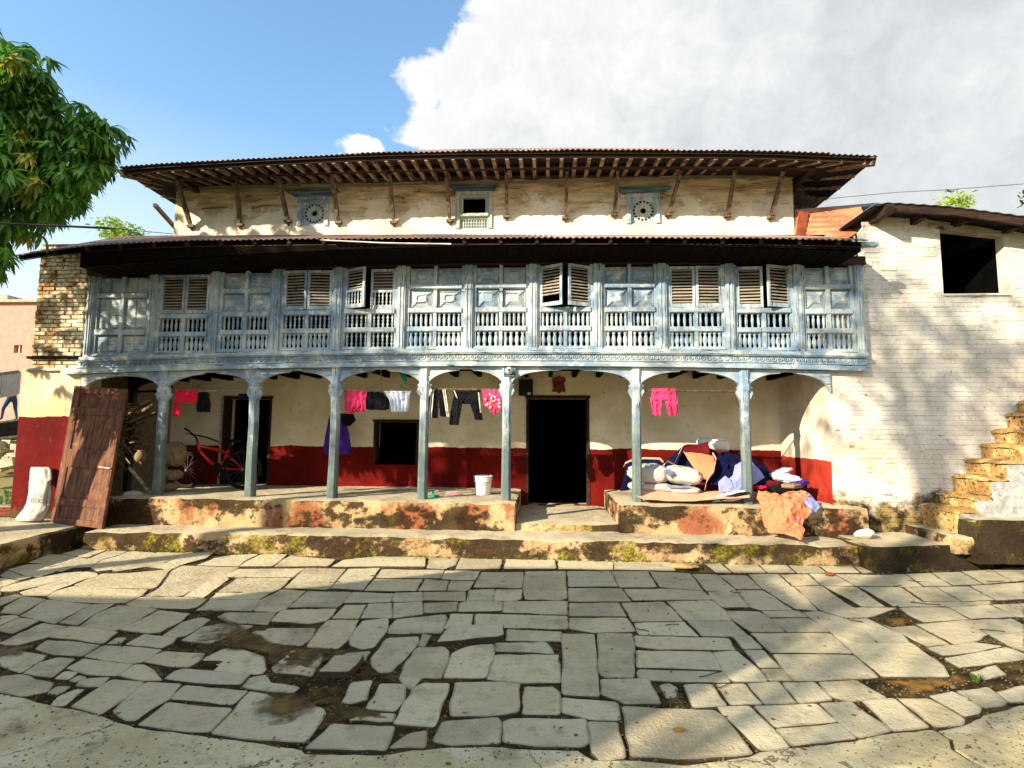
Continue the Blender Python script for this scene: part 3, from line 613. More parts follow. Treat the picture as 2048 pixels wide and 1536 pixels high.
for i in range(12):
    a, b = mx[i]+.06, mx[i+1]-.06
    if i == 0: a = mx[0]+.05
    if i == 11: b = mx[12]-.05
    W_ = b-a; z0 = ZS+bow((a+b)/2); y = YW; kd = kinds[i]; fr = .05; lx = a+fr; rx = b-fr; cx = (lx+rx)/2; st = .026
    H_ = ZT-ZS
    mb = MB()
    mb.box(a, lx, y+.01, y+.09, z0, z0+H_); mb.box(rx, b, y+.01, y+.09, z0, z0+H_)
    mb.hexa([(a,y-.02,z0),(b,y-.02,z0),(b,y+.09,z0),(a,y+.09,z0),(a+.045,y+.012,z0+R0),(b-.045,y+.012,z0+R0),(b-.045,y+.09,z0+R0),(a+.045,y+.09,z0+R0)])
    top_r = R2 if kd not in ('flat',) else R2
    rails = [R1, R2, R3] if kd in ('round', 'square', 'flat') else [R1, R2]
    if kd == 'flat': rails = [(R1[0]+.06, R1[1]+.07), R3]
    for r_ in rails:   # rails with rounded ends stand proud
        mb.box(lx-.012, rx+.012, y-.004, y+.07, z0+r_[0], z0+r_[1]); mb.box(lx-.004, rx+.004, y-.014, y-.0041, z0+r_[0]+.008, z0+r_[1]-.008)
    ztop_st = z0+H_ if kd in ('round', 'square', 'flat') else z0+R2[0]
    mb.box(cx-st, cx+st, y-.001, y+.071, z0+R0-.005, ztop_st); 
    wb = mb.build('window_bay', M['blue_v'], house)
    halves = ((lx, cx-st), (cx+st, rx))
    def balrow(zz0, zz1, me, n, x0, x1, yy=y+.035):
        for k in range(n): inst('baluster', me, (x0+(x1-x0)*(k+.5)/n, yy, z0+zz0), wb, scale=(.95, .6, zz1-zz0))
    def panel(x0, x1, zz0, zz1, style):
        x0 += .008; x1 -= .008; za, zb_ = z0+zz0+.008, z0+zz1-.008; pb = MB(); yb = y+.05; w2, h2 = x1-x0, zb_-za
        pb.box(x0, x1, yb, yb+.02, za, zb_)
        def rg_(ix, iz, yy): return [(x0+ix*w2, yy, za+iz*h2), (x1-ix*w2, yy, za+iz*h2), (x1-ix*w2, yy, zb_-iz*h2), (x0+ix*w2, yy, zb_-iz*h2)]
        if style == 'flat':
            for k in range(2): pb.box(x0+w2*(.04+k*.5), x0+w2*(.46+k*.5), yb-.012, yb-.0005, za+.02, zb_-.02)
        else:
            ins = .32 if style == 'square' else .30
            o_, p_, q_ = rg_(.04, .04, yb-.001), rg_(.3, .32, yb-.042), rg_(.36, .38, yb-.036)
            for j in range(4):
                j2 = (j+1) % 4; pb.face([o_[j], o_[j2], p_[j2], p_[j]])
                m1_ = [Vector(o_[j])*(1-t)+Vector(p_[j])*t for t in (.02, 1)]
                pb.beam(Vector(m1_[0])+Vector((0,-.004,0)), Vector(m1_[1])+Vector((0,-.004,0)), .010, .010, up=(0,1,0))
            if style == 'round':
                for j in range(4): pb.face([p_[j], p_[(j+1) % 4], q_[(j+1) % 4], q_[j]])
                pb.face(q_)
                c_ = Vector(((x0+x1)/2, yb-.048, (za+zb_)/2)); lp = [c_+Vector((math.copysign(abs(math.cos(t))**.6, math.cos(t))*w2*.21, 0, math.copysign(abs(math.sin(t))**.6, math.sin(t))*h2*.19)) for t in [2*math.pi*k/16 for k in range(17)]]
                pb.tube(lp, .006, 5, caps=False)
            else: pb.face(p_)
        pb.build('carved_panel' if style != 'flat' else 'flat_panel', M['blue_h'], wb)
    if kd == 'flat':
        for h in halves: panel(h[0], h[1], R0, rails[0][0], 'flat'); panel(h[0], h[1], rails[0][1], R3[0], 'flat'); panel(h[0], h[1], R3[1], H_-.02, 'flat')
        continue
    me_low = bal_c if kd == 'lattice' else bal_b; nb_ = 5 if kd not in ('square', 'open_wide') else 4
    if i in (3, 4): me_up = bal_c
    else: me_up = bal_a
    for h in halves:
        balrow(R0, R1[0], me_low if i not in (3,) else bal_b, nb_, *h); balrow(R1[1], R2[0], me_up, 5 if i < 9 else 4, *h)
    if kd in ('round', 'square'):
        for h in halves: panel(h[0], h[1], R2[1], R3[0], kd); panel(h[0], h[1], R3[1], min(H_-.02, R3[1]+R3[0]-R2[1]), kd)
    else:      # louvred shutters, some ajar
        swing = {'louvre': (0, 0), 'open_both': (-.10, .10), 'lattice': (-.42, 0), 'open_wide': (-.5, .45), 'louvre2': (0, .05), 'open_right': (-.05, .32)}[kd]
        for side, (h, sw) in enumerate(zip(((lx, cx), (cx, rx)), swing)):
            hw = h[1]-h[0]-.006; zb0, zb1 = z0+R2[1]+.006, z0+H_-.03; hx = h[0] if side == 0 else h[1]
            def sp(u, dy, z): # u measured from the hinge
                s_ = 1 if side == 0 else -1; c_, n_ = math.cos(sw), math.sin(sw)
                px0, py0 = s_*u, dy; return (hx+px0*c_-py0*n_, y+.02+px0*n_+py0*c_, z)
            sb = MB()
            def bar(u0, u1, za, zb_, d0=-.014, d1=.014): sb.hexa([sp(u0,d0,za),sp(u1,d0,za),sp(u1,d1,za),sp(u0,d1,za),sp(u0,d0,zb_),sp(u1,d0,zb_),sp(u1,d1,zb_),sp(u0,d1,zb_)])
            bar(0, .035, zb0, zb1); bar(hw-.035, hw, zb0, zb1); bar(.035, hw-.035, zb0, zb0+.055); bar(.035, hw-.035, zb1-.04, zb1)
            low = zb0+.055
            if kd == 'lattice' and True:
                bar(.035, hw-.035, zb0+.25, zb0+.285)
                for k in range(5):
                    q = sp(.035+(hw-.07)*(k+.5)/5, 0, zb0+.055); inst('baluster', bal_c, q, wb, rot=(0, 0, sw), scale=(.8, .6, .195))
                low = zb0+.285
            sb.build('shutter_frame', M['blue_v'], wb)
            z = low+.022; wd = hw-.072; k = 0
            while z < zb1-.05:
                if not (kd == 'open_wide' and side == 0 and k in (0, 1)):
                    inst('slat', slat_mesh(wd), sp(hw/2, 0, z), wb, rot=(0, random.uniform(-.012, .012), sw), scale=(wd/round(wd, 2), 1, 1))
                z += .047; k += 1
# boarded soffit between balcony head and eave
for i in range(60):
    xa = el_soff[0]+(el_soff[1]-el_soff[0])*i/60; xb = el_soff[0]+(el_soff[1]-el_soff[0])*(i+1)/60-.006
    za, zb_ = ZT+bow((xa+xb)/2)-.02, zsoff((xa+xb)/2); mb = MB()
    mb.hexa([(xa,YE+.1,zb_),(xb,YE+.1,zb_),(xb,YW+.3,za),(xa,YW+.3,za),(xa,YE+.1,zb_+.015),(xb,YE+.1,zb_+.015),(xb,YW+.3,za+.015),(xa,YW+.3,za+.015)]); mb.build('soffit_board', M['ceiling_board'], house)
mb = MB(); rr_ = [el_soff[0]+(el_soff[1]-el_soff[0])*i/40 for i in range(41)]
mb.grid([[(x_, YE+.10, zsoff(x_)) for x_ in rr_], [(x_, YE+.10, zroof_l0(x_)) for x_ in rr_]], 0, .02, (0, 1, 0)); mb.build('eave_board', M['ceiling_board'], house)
for xx_ in (el_soff[0], el_soff[1]-.02):
    mb = MB(); mb.prism([(xx_, YE+.1, zsoff(xx_)), (xx_, YW+.3, ZT+bow(xx_)-.02), (xx_, YW+.3, zroof_l0(xx_)+.3), (xx_, YE+.1, zroof_l0(xx_))], (.02, 0, 0)); mb.build('eave_end_board', M['ceiling_board'], house)
# dark loft space behind the balcony
mb = MB(); mb.box(bx0, bx1, YW+.75, YW+.8, zh(705), zh(440)); mb.box(bx0, bx1, YW+.22, YW+.75, zh(705), zh(703)); mb.box(bx0-.02, bx0, YW+.2, YW+.8, zh(705), zh(470)); mb.box(bx1, bx1+.02, YW+.1, YW+.8, zh(705), zh(470))
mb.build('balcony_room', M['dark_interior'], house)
bowed_bar(mx[0]-.05, mx[12]+.1, ZT, ZT+.12, YW-.05, YW+.1, seed=7).build('head_beam', M['dark_wood'], house)
mb = MB(); mb.box(mx[12]+.045, bx1+.01, YW-.01, YW+.11, ZS-.08, ZT); mb.build('corner_board', M['blue_v'], house)

# ------------------------------------------------------------ lower tin roof
eave_l = [(20, 512), (60, 504), (120, 496), (200, 488), (300, 482), (400, 479), (600, 476), (900, 474.5), (1200, 473.5), (1500, 474.5), (1700, 478), (1738, 480)]
el_w = [(P(a, b+1, YE).x, P(a, b+1, YE).z) for a, b in eave_l]
rear_z = [(P(350, 474, YU).x, P(350, 472, YU).z), (P(900, 469, YU).x, P(900, 469, YU).z), (P(1590, 471, YU).x, P(1590, 471, YU).z)]
def zroof_l(x, Y): e_ = interp(el_w, x); r_ = interp(rear_z, x); return e_+(r_-e_)*(Y-YE)/(YU-YE)
def corr(x0, x1, zf, ys, pitch_=.085, amp=.011, sub=6, off=0.0, lip=0.0):
    n = max(2, int((x1-x0)/pitch_*sub)); rows = []
    for Y in ys: rows.append([(x0+(x1-x0)*i/n, Y, zf(x0+(x1-x0)*i/n, Y)+off+amp*math.cos(2*math.pi*(x0+(x1-x0)*i/n)/pitch_)) for i in range(n+1)])
    mb = MB(); mb.grid(rows, 0, .004, (0, 0, -1)); return mb
x = el_w[0][0]; k = 0; rgs = random.Random(5)
while x < el_w[-1][0]-.05:
    x1 = min(x+.78, el_w[-1][0]); yo = rgs.uniform(-.02, .02)
    corr(x, x1+.05 if x1 < el_w[-1][0] else x1, zroof_l, [YE+yo, YE+.5, 8.4, YU+.05], off=.004*(k % 2)).build('roof_sheet', M['roof_metal'], house); x = x1; k += 1
x = el_w[0][0]+.1; xe = el_w[-1][0]
while x < xe:
    mb = MB(); mb.beam((x, YE+.06, zroof_l(x, YE+.06)-.05), (x, YU-.05, zroof_l(x, YU-.05)-.05), .05, .06); mb.build('lower_rafter', M['dark_wood'], house); x += .5
mb = MB(); ys = [YE+.09, YU]; rows = [[(el_w[0][0]+.04+(xe-el_w[0][0]-.08)*i/30, Y, zroof_l(el_w[0][0]+.04+(xe-el_w[0][0]-.08)*i/30, Y)-.09) for i in range(31)] for Y in ys]
mb.grid(rows, 0, .012, (0, 0, -1)); mb.build('roof_lining', M['dark_wood'], house)
mb = MB(); q = P(1738, 486, YE+.15); mb.box(q.x-.1, q.x+.13, YE+.15, YE+.24, q.z-.035, q.z+.02); mb.build('purlin_end', M['blue_h'], house)

# ------------------------------------------------------------ upper wall
ux0, ux1 = X(349, 440, YU), X(1588, 440, YU); zu0, zu1 = 4.7, P(1000, 366, YU).z
aw = [pxrect(598, 655, 394, 452, YU), pxrect(914, 982, 384, 457, YU), pxrect(1255, 1317, 388, 447, YU)]
mb = MB(); wall_with_holes(mb, ux0, ux1, zu0, zu1+.02, YU, YU+.3, [(q[0], q[1], q[2], q[3]) for q in aw]); mb.build('upper_wall', M['upper_wall'], house)
mb = MB(); mb.box(ux0+.02, ux0+.3, YU+.301, 14.5, zu0, zu1+.02); mb.box(ux1-.3, ux1-.02, YU+.301, 14.5, zu0, zu1+.02); mb.build('upper_side_wall', M['plain_plaster'], house)
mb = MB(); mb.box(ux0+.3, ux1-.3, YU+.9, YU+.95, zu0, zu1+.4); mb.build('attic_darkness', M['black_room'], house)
mb = MB(); rough_box(mb, ux0-.02, ux1+.02, YU-.05, YU+.25, zu1-.03, zu1+.06, .12, .014, 0, 12); mb.build('wall_plate', M['grey_wood'], house)
# ragged plaster ledges under the eaves
rgx = random.Random(11)
for k in range(46):
    xx = rgx.uniform(ux0+.3, ux1-.3); zz = zu1-.06-abs(rgx.gauss(0, .12))
    if any(q[0]-.25 < xx < q[1]+.15 for q in aw): continue
    L_ = rgx.uniform(.08, .3); mb = MB(); rough_box(mb, xx, xx+L_, YU-.03, YU+.02, zz, zz+rgx.uniform(.015, .04), .05, .012, 0, k); mb.build('plaster_flake', M['upper_wall'], house)

# small attic windows
def attic(q, kind):
    x0, x1, z0, z1 = q; fw = .05; y = YU-.03; mb = MB()
    mb.box(x0-.02, x0+fw, y, y+.2, z0, z1); mb.box(x1-fw, x1+.02, y, y+.2, z0, z1); mb.box(x0+fw, x1-fw, y+.001, y+.2, z1-fw, z1)
    mb.box(x0+fw, x0+fw+.02, y+.03, y+.2, z0, z1-fw); mb.box(x1-fw-.02, x1-fw, y+.03, y+.2, z0, z1-fw)
    f = mb.build('attic_window', M['blue_v'] if kind == 'wheel' else M['grey_blue'], house)
    lt = MB(); ex = .17 if kind == 'wheel' else .1
    lt.hexa([(x0-ex*.5,y-.02,z1+.001),(x1+ex*.5,y-.02,z1+.001),(x1+ex*.5,y+.15,z1+.001),(x0-ex*.5,y+.15,z1+.001),(x0-ex,y-.05,z1+.07),(x1+ex,y-.05,z1+.07),(x1+ex,y+.15,z1+.07),(x0-ex,y+.15,z1+.07)])
    lt.box(x0-ex-.03, x1+ex+.03, y-.055, y+.15, z1+.0702, z1+.1); lt.build('lintel', M['blue_dark'], f)
    if kind == 'wheel':
        c = ((x0+x1)/2+.01, y+.06, z0+(z1-z0)*.46); rr = .195; hb = MB(); ix0, ix1 = x0+fw+.02, x1-fw-.02; n = 48
        rr = min(rr, (ix1-ix0)/2-.012)
        # board with a true round opening
        def onrect(a):
            dx, dz = math.cos(a), math.sin(a); t = min((ix1-c[0])/dx if dx > 1e-6 else ((ix0-c[0])/dx if dx < -1e-6 else 9), (z1-fw-c[2])/dz if dz > 1e-6 else ((z0-c[2])/dz if dz < -1e-6 else 9)); return (c[0]+dx*t, c[2]+dz*t)
        for k in range(n):
            a0, a1 = 2*math.pi*k/n, 2*math.pi*(k+1)/n; p0, p1 = onrect(a0), onrect(a1)
            i0, i1 = (c[0]+math.cos(a0)*rr, c[2]+math.sin(a0)*rr), (c[0]+math.cos(a1)*rr, c[2]+math.sin(a1)*rr)
            hb.face([(p0[0],c[1],p0[1]),(p1[0],c[1],p1[1]),(i1[0],c[1],i1[1]),(i0[0],c[1],i0[1])]); hb.face([(i0[0],c[1],i0[1]),(i1[0],c[1],i1[1]),(i1[0],c[1]+.03,i1[1]),(i0[0],c[1]+.03,i0[1])])
        hb.build('window_board', M['blue_v'], f)
        wh = MB(); n2 = 48; ra, rb = rr*.74, rr*.28
        for k in range(n2):
            a0, a1 = 2*math.pi*k/n2, 2*math.pi*(k+1)/n2
            def q_(a, r_, yy): return (c[0]+math.cos(a)*r_, yy, c[2]+math.sin(a)*r_)
            for y0_, y1_, r1_, r2_ in ((0, 0, ra, rb),): wh.face([q_(a0,r1_,c[1]+.002), q_(a1,r1_,c[1]+.002), q_(a1,r2_,c[1]+.002), q_(a0,r2_,c[1]+.002)])
            wh.face([q_(a0,rb,c[1]+.002), q_(a1,rb,c[1]+.002), q_(a1,rb,c[1]+.03), q_(a0,rb,c[1]+.03)]); wh.face([q_(a0,ra,c[1]+.03), q_(a1,ra,c[1]+.03), q_(a1,ra,c[1]+.002), q_(a0,ra,c[1]+.002)])
        for k in range(16):   # pointed rays leave dark triangles between them
            a = 2*math.pi*k/16+.1; hw_ = 2*math.pi/32*.92
            wh.prism([q_(a-.02, rr*1.01, c[1]+.004), q_(a+.02, rr*1.01, c[1]+.004), q_(a+hw_, ra*.98, c[1]+.004), q_(a-hw_, ra*.98, c[1]+.004)], (0, .024, 0))
        wh.build('carved_wheel', M['grey_blue'], f)
    else:
        zs = z0+(z1-z0)*.36; mb = MB(); mb.box(x0+fw-.01, x1-fw+.01, y-.025, y+.1, zs-.03, zs+.02); mb.build('sill', M['grey_blue'], f)
        mb = MB(); xa, xb = x0+fw+.021, x1-fw-.021; za, zb_ = z0, zs-.031; mb.box(xa, xb, y+.07, y+.09, za, zb_)
        nx, nzz = 8, 3
        for a in range(nx+1): u = xa+.04+(xb-xa-.08)*a/nx; mb.box(u-.008, u+.008, y+.045, y+.0699, za, zb_-.02)
        for a in range(nzz+1): v_ = za+.01+(zb_-za-.05)*a/nzz; mb.box(xa+.03, xb-.03, y+.05, y+.0698, v_-.007, v_+.007)
        mb.box(xa, xb, y+.03, y+.07, zb_-.04, zb_); mb.build('lattice', M['grey_blue'], f)
        mb = MB(); mb.box(xa+.0, xa+.03, y+.04, y+.12, zs+.0201, z1-fw-.001); mb.box(xb-.03, xb, y+.04, y+.12, zs+.0201, z1-fw-.001); mb.box(xa+.03, xb-.03, y+.05, y+.12, z1-fw-.04, z1-fw-.001); mb.build('inner_frame', M['grey_blue'], f)
g = NG('grey_blue'); gr = g.noise(1, 5, .6, g.vec(24, 24, 1.5)); c = g.mix(g.step(gr, .4, .62), '#8fa09a', '#bdbda6'); M['grey_blue'] = g.end(c, .8, g.bump(gr, .6, .005))
g = NG('blue_dark'); gr = g.noise(1, 5, .6, g.vec(1.5, 24, 24)); c = g.mix(g.step(gr, .4, .62), '#2c4452', '#5f7a82'); M['blue_dark'] = g.end(c, .8, g.bump(gr, .6, .005))
attic(aw[0], 'wheel'); attic(aw[1], 'open'); attic(aw[2], 'wheel')

# ------------------------------------------------------------ upper tin roof
eave_u = [(235, 334), (300, 329), (400, 323), (500, 317), (600, 312), (700, 307), (800, 304), (900, 301.5), (1000, 300.5), (1150, 299), (1300, 299.5), (1450, 300), (1550, 302), (1650, 306), (1757, 310)]
eu = [(P(a, b, YR).x, P(a, b, YR).z) for a, b in eave_u]; XL, XR = eu[0][0], eu[-1][0]
def fz(d): return .10*min(d, .95)+.70*max(0, d-.95)
RIDGE = 12.0
def zroof_u(x, Y):
    d = min(Y-YR, 1.9*(x-XL), 1.9*(XR-x), RIDGE-YR); return interp(eu, x)+fz(max(d, 0))
ysu = [YR, YR+.35, YR+.7, YR+1.05, YR+1.4, YR+1.8, YR+2.3, YR+2.8, YR+3.3, YR+3.7, RIDGE]
x = XL; k = 0
while x < XR-.05:
    x1 = min(x+.8, XR); corr(x, x1+.04 if x1 < XR else x1, zroof_u, [ysu[0]+rgs.uniform(-.015, .015)]+ysu[1:], off=.004*(k % 2)).build('roof_sheet', M['roof_metal'], house); x = x1; k += 1
mb = MB(); rows = []
for Y in [RIDGE+.01, 13.5, 15, 16]: rows.append([(XL+(XR-XL)*i/24, Y, zroof_u(XL+(XR-XL)*i/24, 2*RIDGE-Y)) for i in range(25)])
mb.grid(rows, 0, .01, (0, 0, -1)); mb.build('rear_roof', M['roof_metal'], house)
mb = MB(); rows = [[(XL+.03+(XR-XL-.06)*i/40, Y, zroof_u(XL+.03+(XR-XL-.06)*i/40, Y)-.05) for i in range(41)] for Y in ysu[:5]]
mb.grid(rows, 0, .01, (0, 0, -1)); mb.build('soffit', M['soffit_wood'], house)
# side soffits behind the corners, seen from below
for sx_, xa in ():
    mb = MB(); rows = [[(xa+sx_*.04+sx_*d, Y, interp(eu, xa)+fz(min(1.9*d, 1.9))-.06) for d in (0, .35, .7, 1.05, 1.4)] for Y in (YR+.04, 9, 10.2, 11.5, 13)]
    mb.grid(rows, 0, .012, (0, 0, -1)); mb.build('side_soffit', M['soffit_wood'], house)
def eaveX(x):
    for s, lim, wl_, we in ((1, ux0+1.3, ux0, XL+.1), (-1, ux1-1.3, ux1, XR-.1)):
        if s*(lim-x) > 0: t = (lim-x)/(lim-wl_); return lim+(we-lim)*t
    return x
n = 50
for i in range(n+1):
    x = ux0+.03+(ux1-ux0-.06)*i/n; xe = eaveX(x); xj = x+rgx.uniform(-.012, .012)
    mb = MB(); mb.beam((xj, YU+.05, zu1+.10), (xe, YR+.06, zroof_u(xe, YR+.06)-.095), .062, .07, taper=.9); mb.build('rafter', M['rafter_wood'], house)
for s, wx, ex_ in ((-1, ux0, XL), (1, ux1, XR)):   # fan of rafters round each corner
    for j in range(9):
        yy = 8.15+j*.42; mb = MB(); wy = YU+.05+j*.3
        mb.beam((wx-s*.02, wy, zu1+.10), (ex_-s*.06, yy, interp(eu, ex_)-.06), .06, .07, taper=.9); mb.build('rafter', M['rafter_wood'], house)
    mb = MB(); mb.beam((wx, YU, zu1+.07), (ex_-s*.03, YR+.05, interp(eu, ex_)-.07), .09, .12); mb.build('hip_rafter', M['strut_wood'], house)
YPu = 8.5
def zpur(x): return P(1000, 338, YPu).z-.0 + (interp(eu, x)-interp(eu, eu[8][0]))*.75
mb = MB(); rows = []
for y_, z_ in ((YPu-.05, 0), (YPu-.05, .10), (YPu+.05, .10), (YPu+.05, 0), (YPu-.05, 0)):
    rows.append([(XL+.75+(XR-XL-1.5)*i/24, y_, zpur(XL+.75+(XR-XL-1.5)*i/24)+z_) for i in range(25)])
mb.grid(rows); mb.build('purlin', M['dark_wood'], house)
for s, xa in ((1, XL+.72), (-1, XR-.72)):
    mb = MB(); mb.beam((xa, YPu-.05, zpur(xa)+.05), (xa, 13, zpur(xa)+.05), .09, .1); mb.build('purlin', M['dark_wood'], house)
mb = MB(); rows = []
for y_, z_ in ((YR+.05, -.13), (YR+.05, -.045), (YR+.09, -.045), (YR+.09, -.13), (YR+.05, -.13)):
    rows.append([(XL+.03+(XR-XL-.06)*i/30, y_, interp(eu, XL+.03+(XR-XL-.06)*i/30)+z_+.03) for i in range(31)])
mb.grid(rows); mb.build('fascia_board', M['dark_wood'], house)
# slanting struts
struts = [(382,453,354,362), (480,450,473,350), (576,443,556,352), (677,445,663,348), (787,445,779,346), (900,442,892,346), (1013,433,1013,342), (1131,436,1134,342), (1229,429,1236,340), (1337,429,1363,340), (1455,432,1470,340), (1542,435,1566,342)]
for fx, fy, hx, hy in struts:
    a = P(fx, fy, YU-.04); b = P(hx, hy, YPu+.03); mb = MB(); mid = a+(b-a)*.3
    mb.beam(a+(b-a)*.06, mid, .05, .06, up=(0,1,0), taper=1.15); mb.beam(mid, b, .06, .07, up=(0,1,0), taper=.8)
    st_ = mb.build('strut', M['strut_wood'], house)
    mb = MB(); d = (b-a).normalized(); mb.beam(a+Vector((-.06,.0,.0)), a+Vector((.06,.0,.005)), .07, .045); mb.lathe(a-d*.02, [(.0,-.06),(.02,-.05),(.03,-.01),(.034,.03),(.0,.05)], 8, ax=tuple(d)); mb.build('strut_foot', M['strut_wood'], st_)
a, b = P(350, 455, 11.5), P(310, 410, 10.2)
mb = MB(); mb.beam(a, b, .07, .07); mb.build('strut', M['strut_wood'], house)
# ------------------------------------------------------------ right wing of whitewashed brick
wing = empty('brick_wing', (5.5, 8.5, 0), 'whitewashed brick building with one dark square window beside the timber house', 'building')
wx0, wx1 = xr+.012, X(2048, 700, YP)+.9
top_px = [(1668, 486), (1724, 486), (1726, 424), (1790, 414), (1880, 424), (2048, 446), (2200, 470)]
wtop = [(P(a, b, YP).x, P(a, b, YP).z) for a, b in top_px]
def zw(x): return interp(wtop, x)
wh = (X(1884, 520, YP), X(2012, 520, YP), P(1945, 587, YP).z, P(1945, 458, YP).z)
xU = X(1733, 600, YP)-.25
mb = MB()
def wallseg(a, b, z0, z1f):
    n_ = max(1, int((b-a)/.4))
    for i in range(n_):
        xa, xb = a+(b-a)*i/n_, a+(b-a)*(i+1)/n_
        mb.hexa([(xa,YP+.012,z0),(xb,YP+.012,z0),(xb,YP+.16,z0),(xa,YP+.16,z0),(xa,YP+.012,z1f(xa)),(xb,YP+.012,z1f(xb)),(xb,YP+.16,z1f(xb)),(xa,YP+.16,z1f(xa))])
wallseg(wx0, wh[0], .0, zw); wallseg(wh[0], wh[1], .0, lambda x: wh[2]); wallseg(wh[0], wh[1], wh[3], zw); wallseg(wh[1], wx1, .0, zw)
mb.build('wall', M['whitewash'], wing)
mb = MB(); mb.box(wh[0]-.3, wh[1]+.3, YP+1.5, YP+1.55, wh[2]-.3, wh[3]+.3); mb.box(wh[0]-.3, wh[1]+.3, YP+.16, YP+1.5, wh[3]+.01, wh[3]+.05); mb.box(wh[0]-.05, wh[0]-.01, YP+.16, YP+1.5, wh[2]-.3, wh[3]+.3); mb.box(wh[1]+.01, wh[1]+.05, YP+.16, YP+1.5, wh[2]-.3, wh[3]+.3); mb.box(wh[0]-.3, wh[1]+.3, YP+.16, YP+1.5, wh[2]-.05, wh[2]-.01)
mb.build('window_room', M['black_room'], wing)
mb = MB(); q = P(1857, 452, YP); q2 = P(2024, 470, YP); mb.beam((q.x, YP+.05, q.z), (q2.x, YP+.05, q2.z), .16, .06, up=(0, 0, 1)); mb.build('lintel', M['grey_wood'], wing)
mb = MB(); rough_box(mb, wh[0]-.02, wh[1]+.02, YP-.02, YP+.3, wh[2]-.03, wh[2]+.01, .08, .01, 0, 3); mb.build('window_sill', M['whitewash'], wing)
wbm = [brick_mesh('brick', .2235, .0655, .03, M['whitewash'], s+20) for s in range(6)]
wbb = [brick_mesh('brick', .218, .060, .03, M['bare_brick'], s+30) for s in range(3)]
cand = []; z = .42; row = 0; rg = random.Random(8)
bare_px = [(1708, 895), (1714, 880), (1735, 925), (1690, 925), (1720, 926), (1745, 886), (1752, 888), (1832, 876), (1830, 899), (1850, 902), (1780, 993), (1783, 990), (1866, 1002), (1700, 924)]
bare = [P(a, b, YP) for a, b in bare_px]
while z < 5.4:
    x = wx0+.115+(.115 if row % 2 else 0)
    while x < wx1:
        inwin = wh[0]-.1 < x < wh[1]+.1 and wh[2]-.05 < z < wh[3]+.02
        behind = x < X(1733, 600, YP)-.02 and 2.62 < z < 4.4
        if z+.06 < zw(x)-.03 and not inwin and not behind:
            cand.append((x+rg.uniform(-.006, .006), z+rg.uniform(-.002, .002)))
        x += .226
    z += .0675; row += 1
def vis(c):
    px, py, k = unP((c[0], YP, c[1])); inside = px < 2060
    return (0 if inside else 1, abs(px-1830)*.5+abs(py-860))
cand.sort(key=vis); stuffb = MB(); nsingle = 0
tmpl = [([v.co.copy() for v in me.vertices], [tuple(p.vertices) for p in me.polygons]) for me in wbm]
for c in cand:
    isb = any(abs(c[0]-b.x) < .12 and abs(c[1]+.03-b.z) < .04 for b in bare); dy = rg.uniform(-.0018, .0025) - (0.006 if rg.random() < .05 else 0)
    loc = (c[0], YP+.004+dy+(.008 if isb else 0), c[1])
    if nsingle < 300 or isb:
        o = inst('brick', rg.choice(wbb if isb else wbm), loc, wing, rot=(rg.uniform(-.03, .03), rg.uniform(-.012, .012), rg.uniform(-.01, .01))); nsingle += 1
        if isb: tag(o, 'bare red brick where the whitewash has fallen off')
    elif rg.random() < .97:
        vs, fs = tmpl[rg.randrange(6)]; b0 = len(stuffb.v); stuffb.v += [v+Vector(loc) for v in vs]; stuffb.f += [tuple(b0+i for i in f) for f in fs]; stuffb.m += [0]*len(fs)
stuffb.build('brickwork', M['whitewash'], wing, kind='stuff')
# narrow plastered margin beside the veranda opening
mb = MB(); rough_box(mb, xr+.004, xr+.25, YP+.008, YP+.05, .3, 2.56, .1, .003, 0, 5, .003); mb.build('plaster_margin', M['whitewash'], wing)
# gable roof of the wing
rf = [(1592, 424), (1700, 411), (1780, 404), (1900, 411), (2048, 431), (2250, 462)]
YF = 7.55
rw = [(P(a, b, YF).x, P(a, b, YF).z) for a, b in rf]
mb = MB(); xw0 = X(1752, 410, YF); xs_ = [xw0+(rw[-1][0]-xw0)*i/40 for i in range(41)]
mb.grid([[(x, y, interp(rw, x)+.006*math.cos(i*3.1416)) for i, x in enumerate(xs_)] for y in (YF, 9, 12)], 0, .008, (0, 0, -1)); mb.build('roof_sheet', M['grey_metal'], wing)
mb = MB()
for (xa, za), (xb, zb_) in zip(rw[2:], rw[3:]): mb.hexa([(xa,YF+.03,za-.11),(xb,YF+.03,zb_-.12),(xb,YF+.08,zb_-.12),(xa,YF+.08,za-.11),(xa,YF+.03,za-.015),(xb,YF+.03,zb_-.015),(xb,YF+.08,zb_-.015),(xa,YF+.08,za-.015)])
mb.build('fascia_board', M['dark_wood'], wing)
qa, qb = P(1590, 419, 9.05), P(1757, 405, 9.0)
mb = MB(); mb.grid([[qa, qa.lerp(qb, .5), qb], [qa+Vector((0, 2.5, .0)), qa.lerp(qb, .5)+Vector((0, 2.5, 0)), qb+Vector((0, 2.5, .0))]], 0, .05, (0, 0, -1)); mb.build('roof_edge', M['grey_metal'], wing)
mb = MB(); q = P(1779, 418, YF); mb.beam((q.x, YF-.03, q.z), (q.x, 9, q.z+.02), .09, .12); mb.build('ridge_beam', M['dark_wood'], wing)
for a, b in ((1935, 436), (2035, 450), (1850, 430)):
    mb = MB(); q = P(a, b, YF+.15); mb.beam((q.x, YF+.15, q.z), (q.x, 9, q.z), .08, .09); mb.build('purlin', M['dark_wood'], wing)
mb = MB(); mb.grid([[(x, y, interp(rw, x)-.03) for x in xs_] for y in (YF+.1, 9, 12)], 0, .01, (0, 0, -1)); mb.build('roof_lining', M['soffit_wood'], wing)
